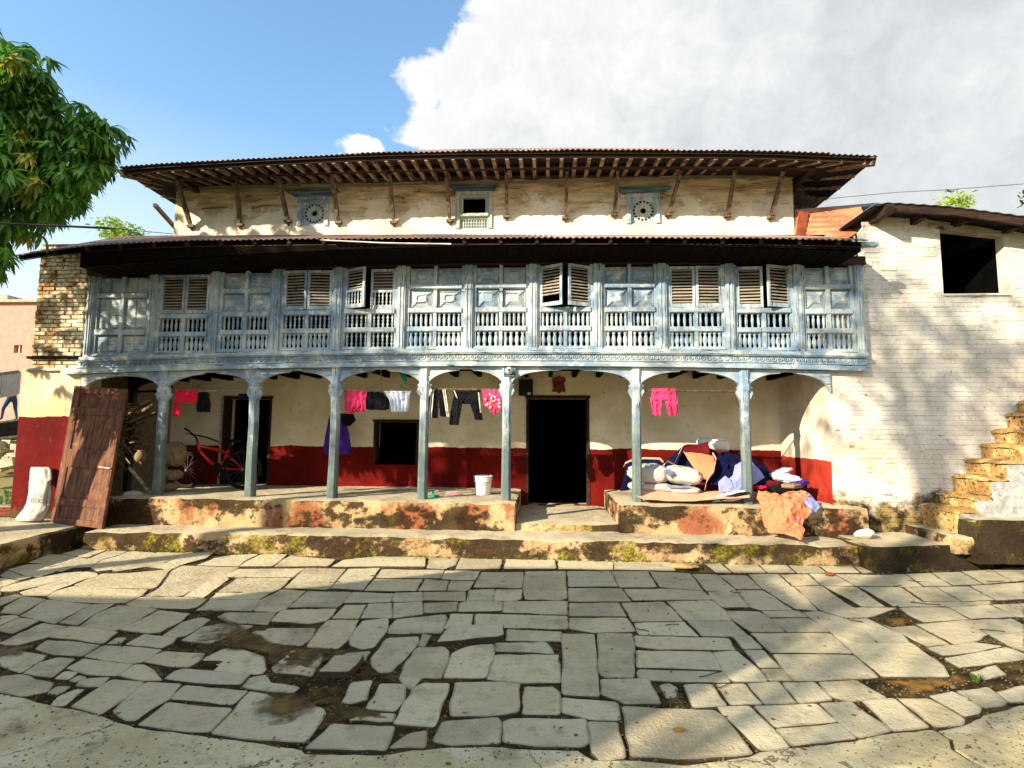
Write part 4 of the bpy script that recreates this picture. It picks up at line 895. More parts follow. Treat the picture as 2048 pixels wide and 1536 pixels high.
# rusty sheet closing the gap between both roofs
ru = empty('rusty_sheet', (4.5, 8.6, 4.6), 'rust orange corrugated iron sheet sloping between the upper wall and the brick wing', 'roof sheet')
q = [P(1590, 476, 8.97), P(1741, 477, 8.02), P(1722, 412, 8.8), P(1592, 421, 9.0)]
rows = []
for j in range(9):
    t = j/8; rows.append([q[0].lerp(q[1], u/60).lerp(q[3].lerp(q[2], u/60), t)+Vector((0, 0, .012*math.cos(t*2*math.pi*6)-.0)) for u in range(61)])
rows = []
for j in range(37):
    t = j/36; rows.append([q[0].lerp(q[1], u/12).lerp(q[3].lerp(q[2], u/12), t)+Vector((0, -.01, .0))*math.cos(t*2*math.pi*6) for u in range(13)])
mb = MB(); mb.grid(rows, 0, .006, (0, 1, 0)); mb.build('metal_sheet', M['rust_metal'], ru)
mb = MB(); a, b = P(1600, 470, 9.0), P(1610, 425, 9.0); mb.beam(P(1601, 474, 8.85), P(1607, 424, 8.9), .14, .05, up=(0,1,0)); mb.build('sheet_fold', M['clay'], ru)

# ------------------------------------------------------------ brick stair climbing the wing
stair = empty('brick_stair', (6, 7.6, .2), 'steep worn brick stair climbing against the whitewashed wall at the right edge', 'stairs')
st_px = [(1843, 1006), (1876, 982), (1902, 948), (1931, 917), (1960, 888), (1986, 859), (2013, 827), (2034, 803), (2056, 780), (2080, 752)]
YS0 = 7.25; prev = .29
sbm = [brick_mesh('brick', .20, .085, .05, M['stair_brick'], s+50) for s in range(4)]
for i, (a, b) in enumerate(st_px):
    q = P(a, b, YP); nx_ = P(st_px[i+1][0], st_px[i+1][1], YP).x if i+1 < len(st_px) else q.x+.25
    zt = q.z; mb = MB(); rough_box(mb, q.x, nx_+.06, YS0+.012, YP-.01, prev-.02, zt, .06, .028, 0, i+40, .03); s_ = mb.build('stair_step', M['stair_brick'], stair)
    for k in range(3):
        h = zt-prev-.055
        if h > .04: inst('brick', sbm[(i+k) % 4], (q.x-.012+rg.uniform(-.006, .006), YS0+.12+k*.215, prev+.01), s_, rot=(rg.uniform(-.04, .04), rg.uniform(-.04, .04), -math.pi/2+rg.uniform(-.04, .04)), scale=(1, 1, h/.085))
    mb = MB(); rough_box(mb, q.x-.035, nx_+.03, YS0-.01, YP-.02, zt-.045, zt+.004, .06, .024, 0, i+60, .025); mb.build('tread', M['stair_brick'], s_)
    prev = zt
# plastered front of the stair, white above and mossy black near the ground
g = NG('stair_front'); n1 = g.noise(2.4, 6, .65); n2 = g.noise(9, 5, .7)
hz = g.m('ADD', g.Z, g.m('MULTIPLY_ADD', n1, 1.1, -.55)); c = g.mix(g.step(n2, .4, .66), '#a5a6a2', '#85867f')
c = g.mix(g.step(hz, .62, .38), c, '#5d5128'); c = g.mix(g.step(hz, .48, .26), c, '#191510'); c = g.mix(g.step(g.noise(18, 4, .7), .64, .70), c, '#8a7a48')
M['stair_front'] = g.end(c, .95, g.bump(n2, .9, .015), .1)
q = [P(a, b, YP) for a, b in st_px]; mb = MB()
for i in range(len(q)-1):
    xa, xb = q[i].x-.01, q[i+1].x-.01; mb.box(xa, xb, YS0-.02, YS0+.05, 0, q[i].z-.045)
mb.box(q[-1].x, q[-1].x+.6, YS0-.02, YS0+.05, 0, q[-1].z)
mb.build('stair_front', M['stair_front'], stair)
# low base block at the stair foot
b0_ = PZ(1819, 1046, .42); b1 = PZ(1925, 1070, .42)
poly = [(P(1812, 1045, 7.9).x, 7.93, 0), (PZ(1905, 1073, .40).x, 7.02, 0), (PZ(1935, 1070, .40).x, 7.0, 0), (PZ(1935, 1070, .4).x+.2, 7.93, 0)]
o = rough_prism(poly, .2, .40, seed=16).build('base_block', M['step_plaster'], stair)
poly = [(PZ(1925, 1070, .4).x, 6.95, 0), (9, 7.1, 0), (9, 7.24, 0), (PZ(1925, 1070, .4).x, 7.24, 0)]
o = rough_prism(poly, .1, .62, seed=26).build('stair_footing', M['stain_shade_plaster'], stair)
# ------------------------------------------------------------ ground, courtyard paving
mb = MB(); mb.grid([[(x, y, -.07 if (abs(x) < 16 and -12 < y < 26) else -.09) for x in (-900, -60, -16, 0, 16, 60, 900)] for y in (-900, -60, -12, 8, 26, 60, 1500)])
tag(mb.build('ground', M['far_ground'], loc=(0, 0, -.07)), kind='structure')
court = MB(); n = 60
rows = [[(-9+19*i/80, 1.4+7.0*j/40, -.015+.008*nz((-9+19*i/80, 1.4+7.0*j/40, 0), 4)) for i in range(81)] for j in range(41)]
court.grid(rows); courtyard = court.build('courtyard', M['joint_earth'], loc=(0, 5, -.05)); tag(courtyard, kind='structure')
def cA(p): return (p[0]/5.12, 1080+p[1]/5.12)
def cB(p): return (350+p[0]/5.12, 1080+p[1]/5.12)
def cC(p): return (700+p[0]/5.12, 1080+p[1]/5.12)
def cD(p): return (1050+p[0]/5.12, 1080+p[1]/5.12)
def cE(p): return (1400+p[0]/5.12, 1080+p[1]/5.12)
def cF(p): return (1700+p[0]/5.885, 1080+p[1]/5.885)
def cG(p): return (400+p[0]/5.12, 1336+p[1]/5.12)
def cH(p): return (1300+p[0]/2.738, 1080+p[1]/2.738)
def cI(p): return (600+p[0]/2.926, 1080+p[1]/2.926)
def cJ(p): return (p[0]/2.926, 1080+p[1]/2.926)
ST = {
cA: """300,228 500,145 700,150 900,190 700,235 500,270 430,240|640,140 830,85 1000,80 1140,85 1040,125 900,180 740,160|85,300 280,250 430,250 520,280 690,245 560,325 400,372 250,360|910,190 1050,130 1160,85 1310,110 1200,160 1040,205 930,280 760,285 640,325 560,320 700,240|1050,205 1200,165 1330,108 1590,125 1480,190 1360,235 1180,300 1000,320 930,285|1370,235 1500,190 1610,125 1890,130 1790,190 1650,245 1520,270 1200,320 1150,310|1660,250 1800,190 1900,132 2190,130 2100,190 1860,250 1750,300 1500,265|0,360 80,310 250,370 330,375 200,405 60,380|0,385 60,388 200,415 50,470 0,480|150,440 400,380 640,330 860,318 620,410 360,475 160,520 0,520 0,490|380,480 640,410 870,325 980,340 1010,370 860,400 740,450 560,515 420,490|770,455 880,405 1050,340 1300,340 1750,300 1600,480 1550,495 1200,490 870,485|1620,485 1760,305 1870,258 2450,275 2270,355 2060,450 1860,560 1480,560|210,530 360,485 560,520 480,570 250,560|490,575 590,515 760,470 1100,495 1510,505 1440,570 1280,640 1000,645 700,625 520,600|0,590 170,555 230,575 0,670|10,740 60,680 240,580 470,610 200,760|215,770 490,612 700,635 930,655 560,845 330,790|610,845 930,665 1180,655 980,750 800,870|820,875 1000,750 1210,670 1300,675 1610,705 1360,840 1180,920 950,895|1230,905 1380,840 1630,710 1940,745 1840,830 1640,935 1500,945|1290,655 1440,575 1800,575 2115,600 2010,690 1900,710 1600,695 1380,680|0,780 150,770 195,790 0,870|0,890 200,800 400,825 130,960 0,930|0,1055 200,950 440,840 680,875 520,975 200,1070 60,1075|510,990 700,880 1000,905 1200,940 1050,1060 860,1030|370,1110 480,1020 800,1045 1020,1075 840,1190 560,1165|860,1180 1060,1072 1300,1085 1650,1120 1480,1240 1370,1260 1100,1225|0,1190 200,1130 470,1175 400,1240 210,1350 90,1310 0,1270|250,1355 420,1250 600,1205 760,1225 640,1320 540,1405 380,1385|685,1310 860,1215 1360,1265 1200,1385 900,1365|1220,1385 1380,1275 1480,1275 1560,1330 1660,1430 1450,1430|570,1420 660,1345 790,1355 700,1430|720,1430 800,1380 880,1400 780,1450|1290,1070 1480,965 1800,1000 1760,1060 1650,1110|1100,1060 1200,1000 1290,1005 1230,1060|1480,1250 1600,1180 1700,1145 2090,1160 2040,1230 1930,1300 1760,1290|1670,970 1860,830 2060,770 2150,800 2040,890 1900,970 1800,990|-200,700 -20,590 0,600 0,660 -150,760|-300,850 -60,720 -10,760 0,880 -200,950|-300,1080 -20,960 -10,1050 -150,1180|-300,620 -150,500 0,480 0,560 -200,680|-200,1260 -20,1200 -10,1290 -100,1350|-120,480 0,400 30,470 -20,500""",
cB: """230,250 420,180 600,150 860,145 700,220 650,265|660,265 740,215 880,150 1150,145 1090,200 1000,265|1020,270 1120,200 1180,165 1640,200 1560,265|450,365 650,285 1330,280 1200,370 640,372|90,570 340,400 430,370 530,375 550,400 290,580|450,515 640,385 1190,385 1080,480 990,525|330,590 430,525 980,535 870,600|220,705 370,605 870,605 810,710|820,715 880,610 1090,505 1340,515 1140,690 1050,725|1130,480 1340,285 1750,290 1580,490|1600,490 1775,300 2100,290 1930,510|1170,685 1360,525 1810,530 1700,650 1650,680|440,770 530,730 1030,740 940,860 560,830|990,835 1100,715 1650,695 1600,770 1540,820 1380,855|1610,800 1740,655 1960,655 1880,805|70,1020 280,880 460,840 800,870 660,940 520,990 360,1055|700,990 850,880 1440,890 1400,980 1290,1070 1150,1060 1050,1040 760,1040|1355,1075 1480,900 1560,825 1880,825 1800,980 1670,1100|1790,1010 1920,830 2180,800 2160,940 2040,1090 1920,1115 1800,1080|140,1305 300,1190 500,1100 640,1100 900,1180 930,1310 880,1350 600,1350|-100,1430 0,1350 110,1325 760,1370 660,1480 350,1470|1000,1300 1230,1110 1330,1130 1500,1160 1500,1230 1400,1395 1030,1350|1620,1270 1750,1150 2000,1130 1940,1230""",
cC: """-180,270 -60,200 300,165 770,165 765,275 430,268|-60,640 30,530 450,545 410,630|820,170 1110,180 1080,250 970,295 790,285|1130,180 1560,180 1530,290 1090,295|1600,180 2092,180 2107,295 1582,295|270,380 330,295 960,310 920,395|930,395 980,310 1330,320 1280,410|150,515 260,395 740,405 670,520|700,515 770,405 1010,420 980,515|1000,515 1030,415 1270,425 1220,500 1180,520|1270,480 1350,325 1775,325 1758,490|1793,325 2205,325 2220,590 2150,610 1795,600 1778,490|430,630 460,540 740,530 740,625|760,530 1180,525 1175,620 750,615|1195,620 1220,510 1480,500 1460,625|1475,620 1495,505 1763,505 1750,600 1700,620|110,800 190,650 425,640 425,795|440,790 445,640 735,635 745,755|762,750 762,650 1100,635 1090,730|1110,735 1125,650 1180,632 1553,632 1553,720|1572,735 1572,627 2220,627 2220,760|400,950 390,900 480,810 970,765 990,800 950,920 920,950|970,905 1030,755 1260,755 1240,885|1285,885 1295,750 2222,775 2222,908|1605,1030 1615,915 2160,938 2160,1038|700,1080 740,960 830,975 770,1080|220,1200 380,990 700,985 700,1050 560,1210 420,1345 300,1345 230,1280|510,1400 580,1240 690,1095 960,1095 1010,1140 1000,1240 930,1410 740,1400 640,1530 560,1480|960,1400 1050,1160 1200,1090 1470,1070 1475,1150 1390,1400|1500,1140 1500,1060 2000,1045 2060,1110 2080,1160|1410,1425 1490,1180 2130,1180 2150,1460 1750,1460 1560,1440""",
cD: """345,300 342,170 898,170 898,300|918,300 912,170 1340,175 1480,215 1540,320|445,475 435,320 870,320 950,475|970,475 888,320 1258,325 1348,475|1383,475 1278,325 1690,340 1825,515 1500,488|1860,520 1710,345 1960,350 2150,500 2100,518|448,625 448,490 985,490 1085,620|1112,610 1015,497 1490,502 1828,530 1905,612|455,768 458,642 955,642 1035,780|1105,830 992,645 1410,630 1500,700 1615,822|1645,818 1455,630 1910,622 2048,720 2110,818|455,900 458,792 1035,797 1125,933 700,938|1155,930 1125,850 1620,838 1775,985 1180,970|1815,985 1665,832 2120,832 2285,983|745,960 1093,965 1118,1130 1112,1398 800,1393 750,1330|1135,1080 1125,985 2048,1000 2085,1010 2145,1122 1380,1118 1180,1098|1155,1298 1145,1127 1908,1142 2015,1328|1183,1428 1155,1360 1175,1322 2028,1347 2095,1452 1400,1438""",
cE: """-60,172 150,182 325,333 160,330 60,240|168,180 500,177 675,333 348,333|518,177 800,177 973,333 698,333|818,177 1100,177 1293,333 998,333|1118,177 1420,152 1632,333 1318,333|1438,157 1560,162 1830,318 1658,333|193,355 478,355 625,498 373,503|497,355 800,352 925,468 650,498|822,352 1098,347 1225,458 950,463|1122,342 1368,350 1575,468 1245,460|1388,352 1840,357 2045,468 1600,470|85,532 368,512 498,680 233,683 123,598|382,512 638,512 755,580 950,712 622,712 512,680|662,507 948,477 1095,600 1205,718 970,698 772,575|968,477 1248,472 1475,640 1630,718 1230,713|1267,472 1598,480 1890,680 1653,680|1622,480 2048,482 2190,618 1982,678|275,722 598,732 697,790 865,937 522,937 335,810|642,727 948,722 1028,737 1103,792 700,788|712,802 1108,802 1285,910 1325,943 900,943|1053,737 1220,722 1498,802 1695,900 1795,1043 1522,1043 1335,940 1133,795|1243,717 1650,687 2015,697 1750,778 1700,788 1500,793|1523,802 1718,802 1895,890 2048,952 2140,1040 1825,1043|523,957 1328,957 1553,1152 733,1148|1363,962 1532,1052 2155,1052 2475,1280 2540,1398 1865,1392 1583,1158|753,1168 1568,1168 1822,1398 1200,1437 963,1437 843,1310|330,987 508,984 637,1108 443,1113|453,1127 653,1122 815,1303 613,1303|630,1324 838,1322 945,1437 703,1437|133,1147 370,1133 597,1322 685,1442 343,1442 233,1340""",
cF: """910,1275 1460,1198 1795,1243 1460,1318 1095,1368|1115,1390 1460,1332 1850,1262 2048,1332 2048,1400 1600,1458 1295,1497|385,992 480,1030 757,1002 1170,1225 912,1248 765,1180|785,985 860,985 1350,942 1612,1110 1480,1183 1222,1218|1373,940 1900,922 2048,1002 2048,1078 1642,1108|1645,1122 2048,1097 2048,1300 1872,1245|585,802 850,792 1150,792 1393,930 870,968 700,890|1165,790 1650,762 1943,900 1422,923|1673,760 2048,742 2048,898 1963,903|263,562 618,562 843,717 483,717|643,562 998,557 1293,717 873,717|1023,557 1398,547 1693,700 1323,727|1423,545 2048,502 2048,688 1723,707|363,412 638,402 855,545 593,548|658,402 938,387 1195,540 878,543|958,387 1298,377 1553,518 1218,538|1323,372 1648,352 1893,480 1583,518|1673,350 2048,312 2048,468 1918,478|503,727 848,727 1133,778 593,788|873,724 1638,712 1648,750 1153,783|2060,310 2400,290 2500,440 2060,465|2060,480 2500,450 2600,650 2060,690|2060,750 2600,700 2700,880 2060,900|2060,1010 2700,950 2800,1150 2060,1290|2060,1340 2800,1200 2800,1400 2060,1400""",
cH: """188,788 338,788 417,903 237,913|363,788 518,788 612,893 442,898|538,787 703,778 797,888 627,893|728,777 898,777 995,868 817,888|928,777 1125,768 1293,860 1090,878 990,850|-150,912 60,922 350,927 400,962 558,1165 150,1198 -100,1188|373,912 543,907 667,1030 762,1133 600,1148 402,950|573,907 908,892 1017,990 690,1023|692,1032 1028,1002 1127,1085 780,1123|933,892 1098,882 1317,1040 1140,1078 1042,1000|1163,882 1338,867 1525,1018 1330,1043|1363,867 1528,867 1713,968 1708,1003 1560,1018|1533,855 1660,828 1807,910 1798,943 1720,963|1683,825 1850,802 1950,880 1928,903 1830,913|1755,722 1890,682 1946,735 1830,763|1900,830 2048,792 2048,880 1962,883|2060,790 2300,720 2300,820 2060,875""",
cJ: """0,800 130,785 305,835 280,880 130,910 0,885|285,890 330,855 410,855 345,900|450,850 480,812 638,800 588,855|300,960 350,912 440,872 490,872 430,920 380,965|423,970 650,817 838,827 818,870 590,1018|670,1000 740,930 860,832 1058,847 988,930 880,988 800,1050 740,1050|1003,930 1083,852 1448,877 1358,958|812,1078 982,947 1353,987 1223,1123 1000,1103|1242,1128 1380,982 1460,872 1888,952 1898,1010 1788,1173 1500,1163|-150,790 -20,770 -10,880 -150,860|-160,700 -10,720 -10,780 -160,780""",
cI: """32,1223 192,1077 548,1092 498,1233|523,1213 640,1132 738,1112 730,1208|247,940 302,832 423,822 388,928 300,948|387,988 470,842 618,842 608,930 558,998|547,1078 660,872 720,837 868,837 868,870 788,1093|887,1028 882,960 912,832 1188,832 1283,842 1273,1008 1100,1028|1302,1018 1320,862 1478,862 1518,900 1518,1018|783,1178 842,1062 1150,1042 1173,1070 1163,1188 900,1198|1193,1178 1193,1062 1240,1042 1668,1047 1688,1178 1640,1208 1400,1203|1712,1238 1682,1062 1858,1062 1903,1268 1760,1288|1537,1008 1537,922 1853,947 1868,1048 1700,1043|1767,903 1762,817 2040,817 2105,958 1900,958 1860,935|290,1050 350,1007 553,1012 543,1060|1535,547 1723,550 1743,800 1753,913 1533,903""",
cG: """442,188 520,92 690,62 720,140 1015,180 940,238 700,223"""}
def resample(poly, step, rg, jit):
    out = []; k = len(poly)
    for i in range(k):
        a, b = poly[i], poly[(i+1) % k]; L = (b-a).length; m_ = max(1, min(5, int(L/step)))
        for j in range(m_):
            t = (j+.22)/m_ if m_ > 1 and j == 0 else j/m_ if j else .0
            if j == 0:   # clip the corner
                cl = min(.016, L*.15); prev = poly[i-1]; Lp = (prev-a).length; cp = min(.016, Lp*.15)
                out.append(a+(prev-a)*(cp/Lp)); out.append(a+(b-a)*(cl/L))
            else: p = a+(b-a)*t; nrm = Vector(((b-a).y, -(b-a).x, 0)).normalized(); out.append(p+nrm*rg.uniform(-jit, jit))
    return out
def area2(p): return sum(p[i].x*p[(i+1) % len(p)].y-p[(i+1) % len(p)].x*p[i].y for i in range(len(p)))
rg = random.Random(21); nst = 0
mudzones = [(430, 1215, 150), (560, 1250, 170), (700, 1345, 100), (560, 1400, 120), (60, 1290, 60), (770, 1330, 60), (640, 1430, 60), (300, 1370, 40)]
def stone(poly_px, z=0.0, lift=0.0, tilt=None, mat='paving_stone'):
    global nst
    poly = [PZ(*q, 0) for q in poly_px]
    if area2(poly) < 0: poly = poly[::-1]
    cx = sum(poly, Vector())/len(poly); poly = [p-(cx-p).normalized()*.0155 for p in poly]
    out = resample(poly, .085, rg, .0065)
    tx, ty = tilt or (rg.uniform(-.012, .012), rg.uniform(-.012, .012)); mb = MB(); L = len(out)
    rings = []
    for ins, dz in ((-.002, -.045), (.0, -.008), (.004, -.002), (.011, 0.0), (.034, .0012)):
        rr = []
        for p in out:
            q = p+(cx-p).normalized()*ins; q = Vector((q.x, q.y, z+lift+dz+(q.x-cx.x)*tx+(q.y-cx.y)*ty+nz(q, 7, 3)*.004)); rr.append(q)
        rings.append(rr)
    for r_ in rings: mb.v += r_
    for k in range(4):
        for i in range(L): j = (i+1) % L; mb.f.append((k*L+i, k*L+j, (k+1)*L+j, (k+1)*L+i)); mb.m.append(0)
    c_ = Vector((cx.x, cx.y, z+lift+rg.uniform(-.002, .003))); mb.v.append(c_)
    for i in range(L): mb.f.append((4*L+i, 4*L+(i+1) % L, 5*L)); mb.m.append(0)
    nst += 1; o = mb.build('paving_stone', M['paving_stone'], courtyard); at = o.data.attributes.new('edge', 'FLOAT', 'POINT')
    at.data.foreach_set('value', [1.0]*(4*L)+[.25]*L+[0.0]); return o
allst = []
for cv_, s in ST.items():
    for st_ in s.split('|'):
        allst.append([cv_(tuple(map(float, q.split(',')))) for q in st_.split()])
for pp in allst:
    cx, cy = sum(p[0] for p in pp)/len(pp), sum(p[1] for p in pp)/len(pp)
    inm = any(math.hypot(cx-a, (cy-b)*1.6) < r_ for a, b, r_ in mudzones)
    stone(pp, z=-.006 if inm else 0, lift=rg.uniform(-.003, .0035) + (0 if not inm else rg.uniform(-.006, .004)), tilt=(rg.uniform(-.03, .03), rg.uniform(-.03, .03)) if inm else None)
# slabs standing proud of their neighbours
stone([cB(p) for p in ((1480,1400),(1640,1250),(1920,1250),(1860,1320),(1770,1410))], 0, .045, (.02, .03))
stone([cC(p) for p in ((900,1075),(1030,915),(1560,905),(1560,1000),(1500,1020))], 0, .03, (0, .03))

# ------------------------------------------------------------ mud in the hollows
def mud(name, px_poly, z0, amp, mat, seed, grow=1.0, kind='stuff'):
    poly = [PZ(*q, 0) for q in px_poly]
    if area2(poly) < 0: poly = poly[::-1]
    cx = sum(poly, Vector())/len(poly); fine = []
    for i in range(len(poly)):
        a, b = poly[i], poly[(i+1) % len(poly)]; m_ = max(2, int((b-a).length/.05))
        for j in range(m_): p = a+(b-a)*(j/m_); d = (p-cx).normalized(); fine.append(p+d*nz(p, 9, seed)*.05)
    mb = MB(); K = 14; L = len(fine)
    for k in range(K):
        t = 1-k/K; e_ = min(1, (1-t)*3.2)
        for p in fine: q = cx+(p-cx)*t; mb.v.append(Vector((q.x, q.y, z0-.002-.045*(1-e_)**1.5+amp*1.3*(nz(q, 6, seed)+.5*nz(q, 15, seed+2)))))
    mb.v.append(Vector((cx.x, cx.y, z0)))
    for k in range(K-1):
        for i in range(L): j = (i+1) % L; mb.f.append((k*L+i, k*L+j, (k+1)*L+j, (k+1)*L+i)); mb.m.append(0)
    for i in range(L): mb.f.append(((K-1)*L+i, (K-1)*L+(i+1) % L, K*L)); mb.m.append(0)
    o = mb.build(name, M[mat], None, True); at = o.data.attributes.new('rim', 'FLOAT', 'POINT'); at.data.foreach_set('value', [1-k/K for k in range(K) for _ in range(L)]+[0.0]); tag(o, kind=kind); return o
mud('mud', [(340,1262),(395,1200),(430,1222),(475,1240),(560,1285),(640,1295),(700,1292),(760,1300),(765,1330),(700,1345),(740,1370),(690,1380),(610,1360),(560,1375),(530,1352),(520,1320),(470,1300),(400,1300),(345,1290)], .006, .007, 'wet_mud', 3)
mud('mud', [(500,1385),(545,1370),(640,1385),(680,1380),(720,1395),(700,1410),(650,1418),(600,1440),(580,1458),(510,1462),(470,1430),(480,1405)], .005, .008, 'wet_mud', 5)
mud('mud', [(-60,1290),(40,1285),(95,1285),(60,1310),(10,1325),(-60,1325)], .005, .006, 'wet_mud', 7)
mud('mud', [(290,1332),(350,1340),(330,1358),(300,1352)], -.001, .006, 'wet_mud', 8)
mud('mud', [(655,1420),(700,1405),(790,1420),(800,1440),(740,1440),(660,1445)], .003, .006, 'wet_mud', 9)
mud('mud', [cF(p) for p in ((240,890),(700,885),(850,990),(470,1035))], -.001, .004, 'gold_mud', 11)
mud('mud', [cH(p) for p in ((1110,758),(1440,738),(1750,708),(1835,768),(1640,828),(1360,865))], -.006, .004, 'gold_mud', 12)
mud('mud', [cH(p) for p in ((0,775),(180,785),(235,915),(60,912))], -.012, .008, 'wet_mud', 13)
o = stone([cH(p) for p in ((55,790),(100,775),(145,800),(140,850),(90,855))], -.01)
# ------------------------------------------------------------ concrete apron in front
curve = [cJ(p) for p in ((-300,860),(0,898),(130,918),(300,968),(420,984),(600,1029),(790,1089),(1000,1114),(1230,1144),(1500,1180),(1775,1222))] + [cI(p) for p in ((30,1245),(500,1252),(740,1222),(900,1210),(1170,1205),(1400,1222),(1640,1228),(1720,1285))] + [cH(p) for p in ((-40,1205),(200,1232),(560,1185),(620,1158),(780,1138),(1130,1098),(1320,1058),(1545,1036),)]
curve2 = [cH(p) for p in ((1575,1034),(1710,1012),(1820,952),(2048,892),(2500,800))]
crack = [cH(p) for p in ((1560,1036),(1640,1085),(1665,1140),(1740,1195),(1850,1245),(1960,1300))]
near = [(-400, 2400), (2600, 2400)]
def slab(name, top, z=-.004):
    w_ = [PZ(*q, 0) for q in top]; w_ = [Vector((p.x, p.y, 0)) for p in w_]
    if area2(w_) < 0: w_ = w_[::-1]
    fine = []
    for i in range(len(w_)):
        a, b = w_[i], w_[(i+1) % len(w_)]; m_ = max(1, min(60, int((b-a).length/.05)))
        for j in range(m_): p = a+(b-a)*(j/m_); fine.append(p+Vector((nz(p, 11), nz(p, 11, 5), 0))*.012)
    mb = MB(); L = len(fine); cx = sum(fine, Vector())/L
    for dz, ins in ((-.06, 0), (z-.012, 0), (z-.002, .006), (z, .018)):
        for p in fine: q = p+(cx-p).normalized()*ins; mb.v.append(Vector((q.x, q.y, dz+nz(q, 5)*.003)))
    for k in range(3):
        for i in range(L): j = (i+1) % L; mb.f.append((k*L+i, k*L+j, (k+1)*L+j, (k+1)*L+i)); mb.m.append(0)
    mb.f.append(tuple(range(3*L, 4*L))); mb.m.append(0)
    o = mb.build(name, M['apron_concrete']); tag(o, kind='structure'); return o
slab('concrete_pavement', curve+crack+[(1960, 1900), (-900, 2400), (-900, 1400)])
slab('concrete_pavement', [(p[0]+5, p[1]-1) for p in crack[::-1]]+curve2+[(3200, 1700), (2300, 2200)], -.006)
# oval hole in the big slab filled with yellow mud
mud('mud', [(1333,1458),(1352,1448),(1372,1452),(1382,1464),(1370,1472),(1345,1472)], .006, .002, 'gold_mud', 15)

# grit and pebbles lodged in the joints
mb = MB(); rq = random.Random(44); stones_px = allst; boxes = []
for pp in allst: boxes.append((min(p[0] for p in pp), max(p[0] for p in pp), min(p[1] for p in pp), max(p[1] for p in pp), pp))
def pin(px, py, poly):
    c = False; j = len(poly)-1
    for i in range(len(poly)):
        (xi, yi), (xj, yj) = poly[i], poly[j]
        if (yi > py) != (yj > py) and px < (xj-xi)*(py-yi)/(yj-yi)+xi: c = not c
        j = i
    return c
for t in range(30000):
    wx, wy = rq.uniform(-6.8, 6.5), rq.uniform(2.5, 7.1); px, py, k = unP((wx, wy, 0))
    if not (-60 < px < 2110 and py < 1540): continue
    if any(b[0] < px < b[1] and b[2] < py < b[3] and pin(px, py, b[4]) for b in boxes): continue
    s_ = rq.uniform(.003, .011); z_ = -.008+rq.uniform(-.004, .004); a = rq.uniform(0, 6.3); b0 = len(mb.v)
    mb.v += [Vector((wx+math.cos(a+i*1.571)*s_*rq.uniform(.7, 1.3), wy+math.sin(a+i*1.571)*s_, z_)) for i in range(4)]+[Vector((wx, wy, z_+s_*.9))]
    for i in range(4): mb.f.append((b0+i, b0+(i+1) % 4, b0+4)); mb.m.append(0)
tag(mb.build('gravel', M['pebble']), kind='stuff')
mb = MB()
for t in range(260):
    px, py = rq.uniform(-20, 2060), rq.uniform(1400, 1540); c_ = PZ(px, py, -.004)
    if c_.y > 4 or any(b[0] < px < b[1] and b[2] < py < b[3] and pin(px, py, b[4]) for b in boxes): continue
    s_ = rq.uniform(.002, .007); a = rq.uniform(0, 6.3); b0 = len(mb.v)
    mb.v += [c_+Vector((math.cos(a+i*1.571)*s_, math.sin(a+i*1.571)*s_, 0)) for i in range(4)]+[c_+Vector((0, 0, s_))]
    for i in range(4): mb.f.append((b0+i, b0+(i+1) % 4, b0+4)); mb.m.append(0)
tag(mb.build('grit', M['pebble']), kind='stuff')
# ------------------------------------------------------------ leaning brown door
B0, B1, T0, T1 = PZ(107, 1044, .275), PZ(209, 1057, .275), P(155, 772, 7.80), P(257, 779, 7.78)
def dp(u, v, w_=0.0):
    nrm = (B1-B0).cross(T0-B0).normalized(); nrm = nrm if nrm.y < 0 else -nrm
    return B0.lerp(B1, u).lerp(T0.lerp(T1, u), v) + nrm*w_
door = empty('wooden_door', (B0+B1)/2, 'brown panelled wooden door taken off its hinges and leaning against the veranda corner', 'door')
def dbox(nm, u0, u1, v0, v1, w0, w1, mat='door_wood'):
    mb = MB(); mb.hexa([dp(u0,v0,w0),dp(u1,v0,w0),dp(u1,v0,w1),dp(u0,v0,w1),dp(u0,v1,w0),dp(u1,v1,w0),dp(u1,v1,w1),dp(u0,v1,w1)]); return mb.build(nm, M[mat], door)
dbox('stile', 0, .13, 0, 1, 0, .04); dbox('stile', .87, 1, 0, 1, 0, .04)
for v0, v1 in ((.0, .04), (.13, .18), (.40, .53), (.79, .84), (.95, 1)): dbox('rail', .1305, .8695, v0, v1, 0, .038)
for v0, v1 in ((.0405, .1295), (.1805, .3995), (.5305, .7895), (.8405, .9495)):
    if .17 < v0 < .2:
        for k in range(3): dbox('panel', .135+.245*k, .37+.245*k, v0, v1, .006, .022)
    elif .5 < v0 < .6:
        for k in range(2): dbox('panel', .135+.37*k, .49+.37*k, v0, v1, .006, .022)
    else: dbox('panel', .135, .865, v0, v1, .006, .02)
mb = MB(); mb.tube([dp(.78, .415, .06), dp(.90, .41, .06), dp(.99, .41, .06)], .007, 6); mb.build('bolt', M['pale_pipe'], door)

